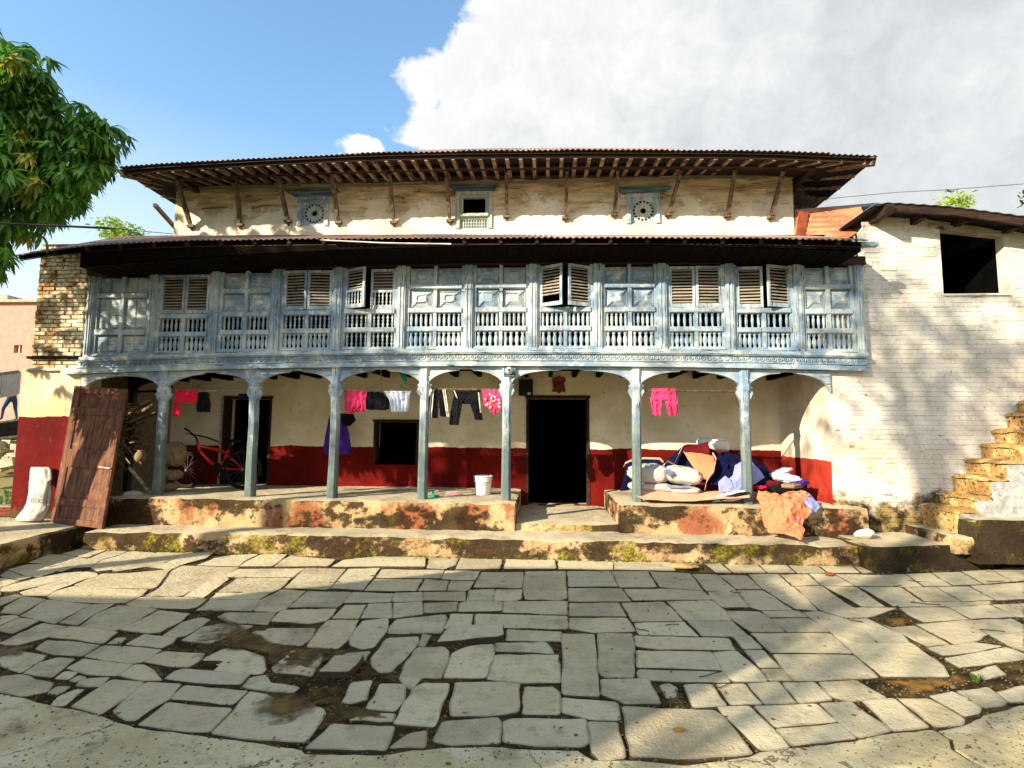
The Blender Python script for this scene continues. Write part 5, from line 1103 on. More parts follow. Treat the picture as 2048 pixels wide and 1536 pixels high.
# ------------------------------------------------------------ cloths helper
def cloth_rows(mb, rows, Y, amp=.015, folds=3, nc=26, sub=7, mi=0, seed=0, thick=.006):
    R_ = []
    for a, b in zip(rows, rows[1:]):
        for k in range(sub): t = k/sub; R_.append(tuple(a[i]+(b[i]-a[i])*t for i in range(3)))
    R_.append(rows[-1]); g_ = []
    for j, (py, xa, xb) in enumerate(R_):
        d = j/(len(R_)-1); row = []
        for i in range(nc+1):
            u = i/nc; p = P(xa+(xb-xa)*u, py, Y)
            row.append(p+Vector((0, -amp*(.3+.7*d)*math.sin(u*folds*2*math.pi+seed+nz((u*3, d*2, seed))*2)+nz((u*6, d*5, seed+3))*amp*1.2+(1-abs(nz((u*9+d*3, d*4, seed+8)))*3)*.008+nz((u*22, d*14, seed))*.004, nz((u*5, seed, 1))*.006*(1 if j in (0, len(R_)-1) else 0))))
        g_.append(row)
    mb.grid(g_[::-1], mi, thick, (0, 1, 0)); return mb
def garment(name, parts, Y, mats, label, cat, group=None, **k):
    mb = MB()
    for i, r_ in enumerate(parts): cloth_rows(mb, r_, Y-.002*i, seed=len(name)+i*2.1, **k)
    return mb.build(name, [M[m_] for m_ in mats], None, True, label=label, cat=cat, **({'group': group} if group else {}))
def pole(px0, py0, px1, py1, Y0, Y1, r_, mat, label, nm='wooden_pole', sag=0.0, n=8):
    a, b = P(px0, py0, Y0), P(px1, py1, Y1); mb = MB()
    mb.tube([a.lerp(b, i/n)+Vector((nz((i, 0, px0))*.006, 0, nz((i, 1, px0))*.006-sag*4*(i/n)*(1-i/n))) for i in range(n+1)], r_, 7)
    return mb.build(nm, M[mat], None, True, label=label, cat=nm.split('_')[-1])
GL = 'laundry hanging between the veranda posts'
pole(322, 784, 508, 780, 8.0, 8.0, .010, 'rafter_wood', 'thin pole between the two leftmost posts carrying the folded pink cloth')
pole(660, 783, 850, 783, 8.02, 8.02, .006, 'cable_grey', 'clothes line holding pink, black and white shorts', 'clothes_line', .01)
pole(842, 778, 1016, 779, 8.0, 8.0, .012, 'strut_wood', 'dark pole with black striped trousers over it')
pole(1268, 781, 1492, 783, 8.0, 8.0, .013, 'strut_wood', 'brown pole between the two right posts carrying pink trousers')
garment('pink_cloth', [[(780, 350, 395), (784, 350, 395), (805, 351, 393)]], 7.97, ['red_cloth'], 'crimson pink cloth folded flat over the pole of the leftmost bay', 'cloth', GL, amp=.006, folds=1)
garment('red_sleeve', [[(800, 348, 356), (815, 346, 358), (830, 345, 359), (833, 347, 357)]], 8.0, ['red_cloth'], 'red sleeve dangling below the folded pink cloth', 'cloth', GL, amp=.008, folds=1, nc=8)
garment('black_shirt', [[(784, 397, 415), (790, 394, 417), (808, 391, 420), (824, 392, 419)]], 8.0, ['black_cloth'], 'small black shirt hanging next to the folded pink cloth', 'shirt', GL)
garment('blue_cloth', [[(787, 477, 493), (800, 476, 494)]], 8.02, ['navy_cloth'], 'blue cloth scrap hanging just left of the second post', 'cloth', GL, nc=6)
garment('pink_shorts', [[(781, 689, 735), (784, 690, 734), (800, 689, 731), (826, 689, 708)], [(800, 708, 731), (824, 709, 730)]], 7.99, ['pink_cloth'], 'bright pink shorts on the line just right of the third post', 'shorts', GL, amp=.018, folds=3)
garment('black_shorts', [[(783, 736, 762), (786, 734, 766), (800, 731, 779), (818, 732, 778), (820, 740, 770)]], 8.01, ['black_cloth'], 'wide black shorts between the pink and the white shorts', 'shorts', GL, amp=.012, folds=2)
garment('white_shorts', [[(782, 768, 822), (788, 772, 820), (800, 778, 818), (824, 783, 815)]], 7.99, ['white_cloth'], 'bluish white gathered shorts on the line left of the fourth post', 'shorts', GL, amp=.014, folds=5, nc=24)
garment('striped_trousers', [[(779, 859, 893), (790, 858, 894), (800, 857, 895)], [(799, 857, 876), (815, 857, 876), (836, 857, 875)], [(799, 877, 895), (815, 878, 896), (833, 881, 898)]], 7.97, ['black_cloth'], 'short black trousers with twin yellow stripes on the dark pole', 'trousers', GL, amp=.01, folds=1)
tr = bpy.data.objects['striped_trousers']
mb = MB()
for q in ([(779, 862, 864), (836, 857, 859)], [(779, 866, 868), (836, 861, 863)], [(779, 885, 887), (833, 893, 895)], [(779, 889, 891), (833, 896, 898)]): cloth_rows(mb, q, 7.945, amp=0, nc=1, thick=.002)
mb.build('stripe', M['stripe_white'], tr)
garment('black_trousers', [[(781, 905, 962), (790, 908, 958), (803, 905, 955), (808, 925, 940)], [(800, 905, 926), (825, 901, 921), (850, 898, 917)], [(800, 938, 957), (820, 944, 962), (840, 950, 966)]], 7.99, ['black_cloth'], 'long black trousers hanging legs apart from the dark pole', 'trousers', GL, amp=.012, folds=1)
tr = bpy.data.objects['black_trousers']; mb = MB()
for q in ([(781, 907, 909), (796, 913, 915)], [(785, 956, 958), (825, 960, 962)]): cloth_rows(mb, q, 7.96, amp=0, nc=1, thick=.002)
mb.build('stripe', M['stripe_white'], tr)
garment('spotted_cloth', [[(780, 964, 1002), (790, 966, 1003), (812, 968, 1003), (814, 974, 1003), (827, 984, 992)]], 7.98, ['pink_cloth'], 'pink cloth with pale spots hanging left of the post with the bulb', 'cloth', GL, amp=.01, folds=2)
so_ = bpy.data.objects['spotted_cloth']; mb = MB(); rq = random.Random(2)
for k in range(22):
    u, v = rq.uniform(970, 999), rq.uniform(784, 815); c_ = P(u, v, 7.955); r_ = rq.uniform(.010, .016); mb.prism([c_+Vector((math.cos(t)*r_, 0, math.sin(t)*r_)) for t in [k2*math.pi/4 for k2 in range(8)]], (0, .002, 0))
mb.build('spot', M['stripe_white'], so_)
garment('pink_trousers', [[(777, 1304, 1352), (783, 1304, 1352), (797, 1303, 1353), (800, 1308, 1350)], [(795, 1300, 1325), (815, 1303, 1323), (832, 1306, 1321)], [(795, 1329, 1356), (815, 1333, 1356), (831, 1338, 1356)]], 7.98, ['pink_cloth'], 'pale pink trousers folded over the brown pole in the right bay', 'trousers', GL, amp=.014, folds=2)
garment('purple_robe', [[(820, 662, 676), (840, 656, 690), (860, 652, 696), (895, 645, 701), (908, 648, 703)]], 9.2, ['purple_cloth'], 'long purple robe hanging in the shade behind the third post', 'robe', GL, amp=.03, folds=2)
garment('black_jacket', [[(827, 683, 706), (840, 684, 712), (852, 686, 700)]], 9.1, ['black_cloth'], 'black jacket corner showing over the purple robe', 'jacket', GL, amp=.01, folds=1, nc=8)
pole(762, 740, 763, 784, 8.05, 8.0, .007, 'rafter_wood', 'short frayed rope holding up the clothes line', 'hanging_rope')
mb = MB(); mb.lathe(P(811, 766, 8.2), [(.004, -.02), (.02, 0), (.034, .05), (.04, .12), (.03, .16), (.006, .18)], 10, ax=(-.3, 0, 1)); mb.build('green_brush', M['green_plastic'], None, True, label='green plastic brush hanging under the arch above the white shorts', cat='brush')

# ------------------------------------------------------------ lamp, meter box, plaque
lamp = empty('lamp_socket', P(1019, 741, 7.86), 'round white lamp holder on a dark board at the top of the sixth post', 'lamp')
mb = MB(); c_ = P(1019, 741, 7.86); mb.box(c_.x-.085, c_.x+.085, 7.87, 7.905, c_.z-.085, c_.z+.085); mb.build('backing_board', M['blue_dark'], lamp)
mb = MB(); mb.lathe((c_.x-.005, 7.87, c_.z), [(0, .07), (.03, .07), (.034, .05), (.028, .045), (.05, .03), (.056, 0)], 18, ax=(0, -1, 0)); mb.build('lamp_holder', M['glass_white'], lamp, True)
mb = MB(); mb.lathe((c_.x-.005, 7.798, c_.z), [(0, .006), (.016, .006), (.018, 0)], 14, ax=(0, -1, 0)); mb.build('lamp_socket_hole', M['cable_black'], lamp)
mt = empty('meter_box', P(1052, 776, YB-.05), 'dark electricity meter box on the wall left of the tall doorway', 'meter box')
mb = MB(); a, b = P(1038, 792, YB-.02), P(1066, 760, YB-.02); mb.box(a.x, b.x, YB-.13, YB-.004, a.z, b.z); mb.build('box_body', M['cable_black'], mt)
mb = MB(); c_ = P(1059, 787, YB-.14); mb.box(c_.x-.035, c_.x+.02, YB-.14, YB-.1302, c_.z-.02, c_.z+.02); mb.build('seal_tag', M['pale_pipe'], mt)
pl = MB(); c_ = P(1118, 770, YB-.02); pts = [(-.12,.1),(-.09,.14),(-.03,.13),(0,.17),(.04,.13),(.1,.14),(.12,.09),(.09,.02),(.11,-.06),(.12,-.13),(.05,-.12),(0,-.15),(-.06,-.12),(-.12,-.12),(-.1,-.03)]
pl.prism([(c_.x+p[0], YB-.03, c_.z+p[1]) for p in pts][::-1], (0, .026, 0)); pq = pl.build('door_plaque', M['clay'], None, label='rough dark red clay plaque fixed on the wall over the tall doorway', cat='plaque')
mb = MB(); mb.lathe((c_.x, YB-.03, c_.z-.01), [(0, .03), (.03, .025), (.055, .01), (.06, 0)], 12, ax=(0, -1, 0)); mb.build('plaque_boss', M['clay'], pq, True)

# ------------------------------------------------------------ bucket, sandals, purse
c0_ = PZ(966, 989, Z_VER+.004); bk = empty('plastic_bucket', c0_, 'white plastic bucket standing on the veranda edge beside the sixth post', 'bucket')
mb = MB(); k = .148/.15; mb.lathe(c0_, [(0, .002), (.112*k, .002), (.118*k, .01), (.132*k, .20), (.135*k, .205), (.143*k, .207), (.143*k, .222), (.136*k, .224), (.137*k, .238), (.145*k, .24), (.145*k, .255), (.138*k, .257), (.139*k, .272), (.15*k, .275), (.15*k, .292), (.138*k, .295), (.132*k, .28), (.118*k, .03), (0, .03)], 32); mb.build('bucket_body', M['bucket_white'], bk, True)
mb = MB(); mb.tube([c0_+Vector((math.cos(t)*.15, -abs(math.sin(t))*.149, .245-abs(math.sin(t))*.07)) for t in [math.pi*i/20 for i in range(21)]], .003, 5); mb.build('bucket_handle', M['cable_grey'], bk)
c_ = PZ(905, 989, Z_VER+.004); ps = empty('pink_purse', c_, 'pink flat pencil case lying on the veranda edge left of the bucket', 'case')
mb = MB(); rough_box(mb, c_.x-.11, c_.x+.10, c_.y-.05, c_.y+.06, c_.z, c_.z+.035, .03, .006, 0, 3); o = mb.build('case_body', M['pink_plastic'], ps, True); o.rotation_euler.z = .35
mb = MB(); mb.beam((c_.x-.09, c_.y-.03, c_.z+.041), (c_.x+.09, c_.y+.04, c_.z+.041), .008, .006); mb.build('zip', M['stripe_white'], ps)
c_ = PZ(862, 993, Z_VER+.003); sd = empty('green_sandal', c_, 'green sandal on the veranda edge in front of the fifth post', 'sandal')
mb = MB(); pts = [(-.045, -.04), (-.02, -.055), (.05, -.05), (.11, -.035), (.13, 0), (.1, .035), (.04, .045), (-.02, .04), (-.05, .02)]; mb.prism([(c_.x+p[0], c_.y+p[1], c_.z) for p in pts], (0, 0, .022)); mb.build('sole', M['green_plastic'], sd)
mb = MB(); mb.tube([(c_.x+.03, c_.y-.045, c_.z+.02), (c_.x+.02, c_.y-.03, c_.z+.06), (c_.x+.02, c_.y, c_.z+.075), (c_.x+.03, c_.y+.03, c_.z+.055), (c_.x+.04, c_.y+.042, c_.z+.02)], .012, 6); mb.build('strap', M['green_plastic'], sd, True)
c_ = PZ(873, 983, Z_VER+.003); mb = MB(); rough_box(mb, c_.x-.05, c_.x+.05, c_.y-.03, c_.y+.03, c_.z, c_.z+.02, .03, .006, 0, 9); mb.build('brown_scrap', M['salmon_cloth'], None, True, label='small crumpled brown scrap behind the green sandal', cat='scrap')

# ------------------------------------------------------------ bicycle
YBk = 8.85
bike = empty('bicycle', P(440, 970, YBk), 'red framed bicycle with black handlebar leaning in the dark veranda bay', 'bicycle')
def tb(name, pts, r_, mat, y=YBk, n=8): mb = MB(); mb.tube([P(a, b, y) for a, b in pts], r_, n); return mb.build(name, M[mat], bike, True)
fr_ = MB()
for pts, r_ in (([(395, 886), (401, 906)], .026), ([(397, 892), (425, 897), (455, 906)], .022), ([(400, 903), (418, 922), (436, 935)], .025), ([(458, 898), (452, 912), (445, 925), (437, 935)], .020), ([(455, 911), (471, 924), (486, 938)], .010), ([(437, 936), (462, 938), (486, 939)], .010)):
    fr_.tube([P(a, b, YBk) for a, b in pts], r_, 8)
fr_.build('frame', M['bike_red'], bike, True)
tb('seat_post', [(458, 898), (463, 884)], .013, 'bike_black'); mb = MB(); c_ = P(466, 882, YBk); rough_box(mb, c_.x-.13, c_.x+.1, YBk-.06, YBk+.06, c_.z-.02, c_.z+.03, .04, .008, 0, 2, .02); mb.build('saddle', M['bike_black'], bike, True)
tb('stem', [(395, 886), (393, 876), (384, 868)], .014, 'bike_black')
mb = MB(); mb.tube([P(370, 857, YBk-.32), P(378, 862, YBk-.22), P(386, 869, YBk), P(412, 874, YBk+.22), P(438, 884, YBk+.34)], [.017, .014, .012, .013, .017], 8); mb.build('handlebar', M['bike_black'], bike, True)
mb = MB(); mb.tube([P(371, 866, YBk-.30), P(380, 868, YBk-.22), P(388, 871, YBk-.1)], .007, 6); mb.build('brake_lever', M['bike_black'], bike, True)
def wheel(px, py, rr):
    c_ = P(px, py, YBk); mb = MB(); mb.tube([c_+Vector((math.cos(t)*rr, 0, math.sin(t)*rr)) for t in [2*math.pi*i/36 for i in range(37)]], .022, 8, caps=False); w_ = mb.build('wheel', M['tyre'], bike, True)
    mb = MB(); mb.tube([c_+Vector((math.cos(t)*(rr-.03), 0, math.sin(t)*(rr-.03))) for t in [2*math.pi*i/36 for i in range(37)]], .010, 6, caps=False)
    mb.build('rim', M['bike_black'], w_, True)
    mb = MB(); mb.tube([c_+Vector((0, -.04, 0)), c_+Vector((0, .04, 0))], .02, 8)
    for i in range(16): t = 2*math.pi*i/16; mb.tube([c_, c_+Vector((math.cos(t)*(rr-.03), 0, math.sin(t)*(rr-.03)))], .0018, 3)
    mb.build('spokes', M['cable_grey'], w_)
zr = P(486, 939, YBk).z-Z_VER-.024; wheel(486, 939, min(.33, zr)); wheel(374, 940, min(.33, P(374, 940, YBk).z-Z_VER-.024))
tb('fork', [(401, 906), (388, 922), (374, 940)], .012, 'bike_black')
mb = MB(); c_ = P(437, 936, YBk); mb.lathe(c_+Vector((0, -.04, 0)), [(0, .01), (.085, .008), (.09, 0), (0, 0)], 20, ax=(0, -1, 0)); mb.beam(c_+Vector((0, -.06, 0)), c_+Vector((.05, -.06, -.16)), .02, .015); mb.build('crank', M['bike_black'], bike)

# ------------------------------------------------------------ sacks
def sack(name, c, sx, sy, sz, mat, label, rot=(0,0,0), seed=0, cat='sack', group=None, knot=None, mats=None):
    mb = MB(); nu, nv = 44, 24; rows = []; E = Matrix.Rotation(rot[2], 3, 'Z') @ Matrix.Rotation(rot[1], 3, 'Y') @ Matrix.Rotation(rot[0], 3, 'X')
    for j in range(nv+1):
        v = -math.pi/2+math.pi*j/nv; row = []
        for i in range(nu+1):
            u = 2*math.pi*i/nu; s_ = lambda x, e: math.copysign(abs(x)**e, x)
            p = Vector((s_(math.cos(v), .55)*s_(math.cos(u), .5)*sx/2, s_(math.cos(v), .55)*s_(math.sin(u), .5)*sy/2, s_(math.sin(v), .8)*sz/2))
            ui = 0 if i == nu else i; q = (math.cos(2*math.pi*ui/nu)*2, math.sin(2*math.pi*ui/nu)*2, v*1.5)
            cr_ = abs(nz(q, 1.2, seed))*.05+nz(q, 3, seed)*.014+(1-abs(nz((p.x*9+seed, p.y*9, p.z*14), 1.1))*3)*.008
            e_ = (abs(p.x)/(sx/2))**4; p.z *= 1-.35*e_; p += p.normalized()*(-cr_)
            row.append(Vector(c)+E @ p)
        rows.append(row)
    mb.grid(rows)
    if knot is not None:
        k_ = Vector(c)+E @ Vector((sx/2*knot, -sy*.1, 0)); d = E @ Vector((knot, -.1, .25)); mb.lathe(k_-d*.03, [(.05, 0), (.02, .03), (.018, .045), (.04, .09), (.03, .1), (0, .09)], 9, ax=tuple(d))
    o = mb.build(name, [M[mat]], None, True, label=label, cat=cat)
    if group: o['group'] = group
    return o
GS = 'white sacks piled on the right platform'
def pc(px, py, Y): return P(px, py, Y)
s1 = sack('white_sack', pc(1297, 947, 8.35), .62, .55, .30, 'sack_white', 'plump white sack just right of the post, on top of the pile', seed=1, group=GS, knot=1)
s2 = sack('white_sack', pc(1362, 950, 8.3), .60, .5, .27, 'sack_white', 'white sack with faded blue print, upper right one of the pile', (0, .12, -.1), 4, group=GS, knot=1)
s3 = sack('white_sack', pc(1300, 973, 8.35), .66, .55, .17, 'sack_white', 'flattened white sack under the plump one beside the post', seed=7, group=GS)
s4 = sack('white_sack', pc(1360, 978, 8.3), .56, .5, .13, 'sack_white', 'flattened white sack with blue band, under the printed one', (0, .04, .05), 9, group=GS)
mb = MB(); q = [P(a, b, 8.02) for a, b in ((1327, 941), (1340, 937), (1349, 947), (1338, 953))]; q = [p+Vector((0, .0, 0)) for p in q]; mb.prism(q, (0, .02, 0)); mb.build('print_patch', M['blue_print'], s2)
mb = MB(); mb.grid([[P(1335+45*i/8, 971+2*j+1.5*math.sin(i*.5), 8.04-.012*math.sin(i*.4)) for i in range(9)] for j in range(3)], 0, .01, (0, 1, 0)); mb.build('blue_band', M['blue_print'], s4)
sack('brown_sack', pc(350, 908, 8.5), .30, .3, .40, 'sack_tan', 'crumpled brown sack with pale face beside the second post', seed=12, cat='sack')
sack('brown_sack', pc(342, 950, 8.45), .32, .3, .18, 'sack_tan', 'dull brown sack lying under the crumpled one', seed=14, cat='sack')
sack('grey_sack', pc(335, 974, 8.4), .28, .28, .14, 'sack_tan', 'low grey brown bag on the veranda floor behind the leftmost post', seed=17, cat='bag')
# standing white printed sack on the left path
ws = empty('printed_sack', PZ(65, 1040, .27), 'dirty white printed plastic sack slumped upright against the red pier', 'sack')
out_ = [(934, 62, 97), (940, 60, 100), (958, 59, 102), (962, 58, 99), (985, 57, 101), (1005, 53, 99), (1018, 47, 97), (1028, 38, 92), (1038, 30, 86), (1042, 34, 82)]
yf = lambda d: 7.88-.26*math.sin(min(1, d*1.05)*math.pi*.62)
rows = []
for j in range(33):
    t = j/32*(len(out_)-1); i0 = min(int(t), len(out_)-2); f_ = t-i0; a = [out_[i0][k]+(out_[i0+1][k]-out_[i0][k])*f_ for k in range(3)]; row = []
    for i in range(15): u = i/14; d = j/32; row.append(P(a[1]+(a[2]-a[1])*u, a[0], yf(d)-.07*math.sin(u*math.pi)*(.3+d)+.02*nz((u*5, d*9, 2))+.012*math.sin(u*30+d*8)*max(0, d-.6)))
    rows.append(row)
mb = MB(); mb.grid(rows[::-1], 0, .03, (0, 1, 0)); mb.build('sack_body', M['sack_white'], ws, True)
def text(s, px, py, Y, size, mat, parent, rot=0.0):
    cu = bpy.data.curves.new('lettering', 'FONT'); cu.body = s; cu.size = size; cu.extrude = .001; cu.align_x = 'CENTER'; cu.materials.append(M[mat])
    me = bpy.data.meshes.new_from_object(bpy.data.objects.new('tmp_text', cu)); me.name = 'lettering'; o = bpy.data.objects.new('lettering', me); link(o, P(px, py, Y), parent); o.rotation_euler = (math.pi/2, rot, 0); return o
text('BERS', 74, 1006, 7.50, .095, 'ink', ws, .06); text('OTE', 76, 995, 7.515, .07, 'ink', ws, .06)
for o in [o for o in bpy.data.objects if o.name.startswith('tmp_text')]: bpy.data.objects.remove(o)
mb = MB(); mb.tube([P(95.5-(t*t)*4, 963+t*55, yf(t*.6+.3)-.045) for t in [i/12 for i in range(13)]], .006, 5); mb.build('stitching', M['ink'], ws)

# ------------------------------------------------------------ tarpaulins and clothes heap on the right platform
def lerp_rows(rows, nu, nv, amp, seed, freq=7, ridge=.6, dirv=(0, -.8, .5)):
    out = []; d_ = Vector(dirv)
    for j in range(nv+1):
        t = j/nv*(len(rows)-1); j0 = min(int(t), len(rows)-2); fj = t-j0; row = []
        for i in range(nu+1):
            def at(r_):
                s = i/nu*(len(r_)-1); i0 = min(int(s), len(r_)-2); fi = s-i0; a, b = r_[i0], r_[i0+1]; return [a[k]+(b[k]-a[k])*fi for k in range(3)]
            a, b = at(rows[j0]), at(rows[j0+1]); q = [a[k]+(b[k]-a[k])*fj for k in range(3)]
            p = P(q[0], q[1], q[2]); n_ = nz(p, freq, seed); r_ = (1-abs(nz(p, freq*.7, seed+5))*2.2)
            row.append(p+d_*(amp*(n_*(1-ridge)+r_*ridge*.6+(1-abs(nz(p, freq*2.3, seed+11))*2.4)*.26+(1-abs(nz(p, freq*5, seed+2))*2.4)*.05)))
        out.append(row)
    return out
def sheet(name, rows, mat, label, cat, amp=.03, nu=26, nv=18, seed=0, parent=None, thick=.006, mats=None, **k):
    nu, nv = int(nu*1.8), int(nv*1.8); mb = MB(); mb.grid(lerp_rows(rows, nu, nv, amp, seed, **k)[::-1], 0, thick, (0, 1, 0))
    if parent: return mb.build(name, M[mat], parent, True)
    return mb.build(name, M[mat], None, True, label=label, cat=cat)
tp = empty('tarpaulin', P(1400, 985, 8.4), 'dark blue tarpaulin with orange reverse draped over and behind the white sacks', 'tarpaulin')
sheet('blue_side', [[(1252, 922, 8.9), (1290, 918, 8.95), (1330, 922, 8.9), (1345, 912, 8.9), (1366, 892, 8.9), (1400, 892, 8.8), (1425, 900, 8.6), (1450, 915, 8.5)], [(1250, 950, 8.8), (1290, 940, 8.9), (1335, 938, 8.8), (1350, 935, 8.7), (1375, 925, 8.6), (1420, 925, 8.5), (1440, 930, 8.4), (1470, 935, 8.35)], [(1240, 984, 8.4), (1290, 975, 8.7), (1335, 970, 8.7), (1360, 965, 8.6), (1400, 965, 8.4), (1430, 970, 8.15), (1450, 975, 8.1), (1475, 983, 8.1)]], 'navy_cloth', '', '', .04, 34, 20, 1, tp)
sheet('orange_side', [[(1366, 902, 8.5), (1385, 905, 8.42), (1405, 907, 8.38), (1426, 912, 8.34)], [(1378, 922, 8.35), (1395, 925, 8.25), (1412, 928, 8.22), (1431, 928, 8.2)], [(1390, 940, 8.25), (1402, 945, 8.18), (1414, 948, 8.14), (1427, 948, 8.12)], [(1398, 953, 8.18), (1404, 956, 8.12), (1410, 957, 8.1), (1416, 960, 8.08)]], 'orange_cloth', '', '', .02, 20, 16, 3, tp)
sheet('red_fold', [[(1366, 889, 8.6), (1395, 889, 8.55), (1416, 884, 8.5)], [(1368, 897, 8.5), (1395, 899, 8.45), (1418, 893, 8.4)], [(1366, 903, 8.45), (1392, 906, 8.4), (1420, 908, 8.36)]], 'maroon_cloth', '', '', .02, 14, 10, 5, tp)
for pts, Y in (([(1248, 935), (1251, 928), (1262, 923), (1290, 918), (1320, 919), (1327, 926)], 8.62), ([(1327, 933), (1336, 924), (1349, 931), (1356, 915), (1367, 892), (1376, 888)], 8.5), ([(1426, 908), (1433, 920), (1430, 935), (1422, 950), (1413, 968), (1411, 980)], 8.08)):
    hem = MB(); L = [P(a, b, Y) for a, b in pts]; hem.grid([[p+Vector((0, 0, .028)) for p in L], [p-Vector((.008, 0, .0)) for p in L]][::-1], 0, .012, (0, 1, 0)); hem.build('orange_hem', M['salmon_cloth'], tp)
bc = empty('blue_blanket', P(1480, 985, 8.3), 'pale blue and navy blanket heaped behind the rightmost post', 'blanket')
sheet('blanket_top', [[(1425, 910, 8.8), (1450, 906, 8.8), (1478, 912, 8.7), (1510, 920, 8.7), (1530, 932, 8.7)], [(1430, 940, 8.5), (1455, 930, 8.4), (1480, 930, 8.3), (1512, 935, 8.4), (1545, 955, 8.4)], [(1410, 972, 8.25), (1445, 968, 8.15), (1480, 970, 8.1), (1515, 975, 8.1), (1552, 985, 8.1)]], 'navy_cloth', '', '', .07, 26, 20, 7, bc)
sheet('blanket_fold', [[(1470, 930, 8.28), (1480, 925, 8.25), (1502, 922, 8.25), (1515, 935, 8.25)], [(1466, 950, 8.15), (1480, 948, 8.1), (1505, 950, 8.1), (1530, 955, 8.15)], [(1440, 975, 8.05), (1462, 978, 8.0), (1470, 985, 8.0), (1480, 988, 8.0)]], 'blue_cloth', '', '', .035, 16, 14, 9, bc)
sheet('blanket_corner', [[(1436, 965, 8.06), (1450, 952, 8.06), (1462, 962, 8.06)], [(1438, 985, 8.0), (1455, 985, 8.0), (1470, 982, 8.0)]], 'blue_cloth', '', '', .03, 10, 8, 11, bc)
fl = sheet('ground_sheet', [[(1272, 978, 8.15), (1330, 983, 8.15), (1400, 985, 8.2), (1450, 980, 8.2), (1495, 978, 8.1)], [(1272, 992, 7.88), (1330, 998, 7.82), (1400, 998, 7.80), (1450, 991, 7.9), (1500, 990, 7.86)], [(1285, 998, 7.76), (1340, 1003, 7.72), (1380, 1003, 7.71), (1440, 998, 7.76), (1500, 996, 7.78)]], 'salmon_cloth', 'pinkish groundsheet spread flat under the sacks along the platform edge', 'sheet', .02, 40, 10, 13)
for k, (pts, m_) in enumerate((([(1440, 1000), (1470, 992), (1500, 986)], 'black_cloth'), ([(1430, 995), (1460, 988), (1490, 982)], 'white_cloth'), ([(1425, 1003), (1465, 999), (1505, 993)], 'white_cloth'))):
    mb = MB(); L = [P(a, b, 7.84+.03*k) for a, b in pts]; mb.tube([L[0], L[0].lerp(L[1], .5)+Vector((0, 0, .01)), L[1], L[1].lerp(L[2], .5)+Vector((0, 0, .012)), L[2]], [.012, .022, .026, .022, .012], 8)
    mb.build('rolled_cloth', M[m_], None, True, label=['thin black rolled cloth by the foot of the rightmost post', 'upper white rolled cloth left of the rightmost post', 'lowest white rolled cloth on the platform edge near the rightmost post'][k], cat='cloth')
ch = empty('clothes_heap', P(1580, 985, 8.3), 'heap of grey, white and mauve clothes in front of the sunlit red wall', 'clothes')
for k, (cx_, cy_, Y_, sx, sy, sz, m_, rt) in enumerate([(1560, 978, 8.3, .62, .5, .2, 'black_cloth', .1), (1572, 957, 8.3, .46, .3, .16, 'white_cloth', .25), (1590, 966, 8.25, .34, .3, .10, 'purple_cloth', -.1), (1565, 942, 8.4, .36, .2, .07, 'white_cloth', -.2), (1583, 972, 8.15, .4, .25, .09, 'sack_tan', .0), (1545, 970, 8.2, .25, .25, .12, 'maroon_cloth', .3), (1520, 975, 8.1, .24, .2, .06, 'red_cloth', .1)]):
    o = sack('garment', pc(cx_, cy_, Y_), sx, sy, sz, m_, 'x', (0, rt, .2*k), 30+k); del o['label']; del o['category']; o.parent = ch; o.matrix_parent_inverse = Matrix.Translation(-WL[ch.name])
oc = empty('orange_cloth', P(1570, 1040, 7.6), 'orange tarpaulin with pale blue reverse tumbling over the platform onto the step', 'tarpaulin')
sheet('orange_side', [[(1513, 985, 7.95), (1530, 986, 7.9), (1550, 992, 7.85), (1575, 990, 7.9), (1600, 986, 7.95), (1612, 992, 7.9)], [(1516, 1005, 7.66), (1530, 1008, 7.6), (1553, 1005, 7.55), (1575, 1008, 7.5), (1598, 1003, 7.55), (1617, 1008, 7.6)], [(1524, 1030, 7.6), (1535, 1035, 7.5), (1556, 1040, 7.45), (1575, 1035, 7.4), (1597, 1032, 7.45), (1618, 1030, 7.5)], [(1529, 1050, 7.55), (1538, 1055, 7.45), (1555, 1058, 7.4), (1574, 1058, 7.35), (1596, 1050, 7.35), (1606, 1045, 7.45)], [(1536, 1066, 7.45), (1545, 1069, 7.4), (1560, 1072, 7.3), (1578, 1077, 7.2), (1592, 1081, 7.15), (1600, 1086, 7.11)]], 'orange_cloth', '', '', .15, 60, 54, 15, oc, ridge=.9, freq=4.2)
sheet('blue_reverse', [[(1607, 982, 7.9), (1620, 990, 7.85), (1632, 1003, 7.8)], [(1610, 1005, 7.6), (1625, 1008, 7.58), (1641, 1013, 7.6)], [(1598, 1030, 7.45), (1615, 1028, 7.5), (1632, 1025, 7.55)], [(1590, 1038, 7.42), (1602, 1038, 7.45), (1618, 1034, 7.5)]], 'blue_cloth', '', '', .04, 16, 18, 17, oc)
# white drum lying on the heap
dr = empty('white_drum', P(1428, 890, 9.1), 'white plastic drum lying on its side above the tarpaulin against the wall', 'drum')
a, b = P(1398, 886, 9.1), P(1455, 892, 9.2); d = (b-a); mb = MB(); Lh = d.length; mb.lathe(a, [(0, .0), (.08, 0), (.085, .02), (.075, .05), (.085, .09), (.10, .11), (.10, Lh-.03), (.09, Lh), (0, Lh)], 22, ax=tuple(d.normalized())); mb.build('drum_body', M['bucket_white'], dr, True)
mb = MB(); mb.lathe(a-d.normalized()*.02, [(0, 0), (.06, 0), (.062, .02), (0, .02)], 16, ax=tuple(d.normalized())); mb.build('drum_cap', M['bucket_white'], dr)

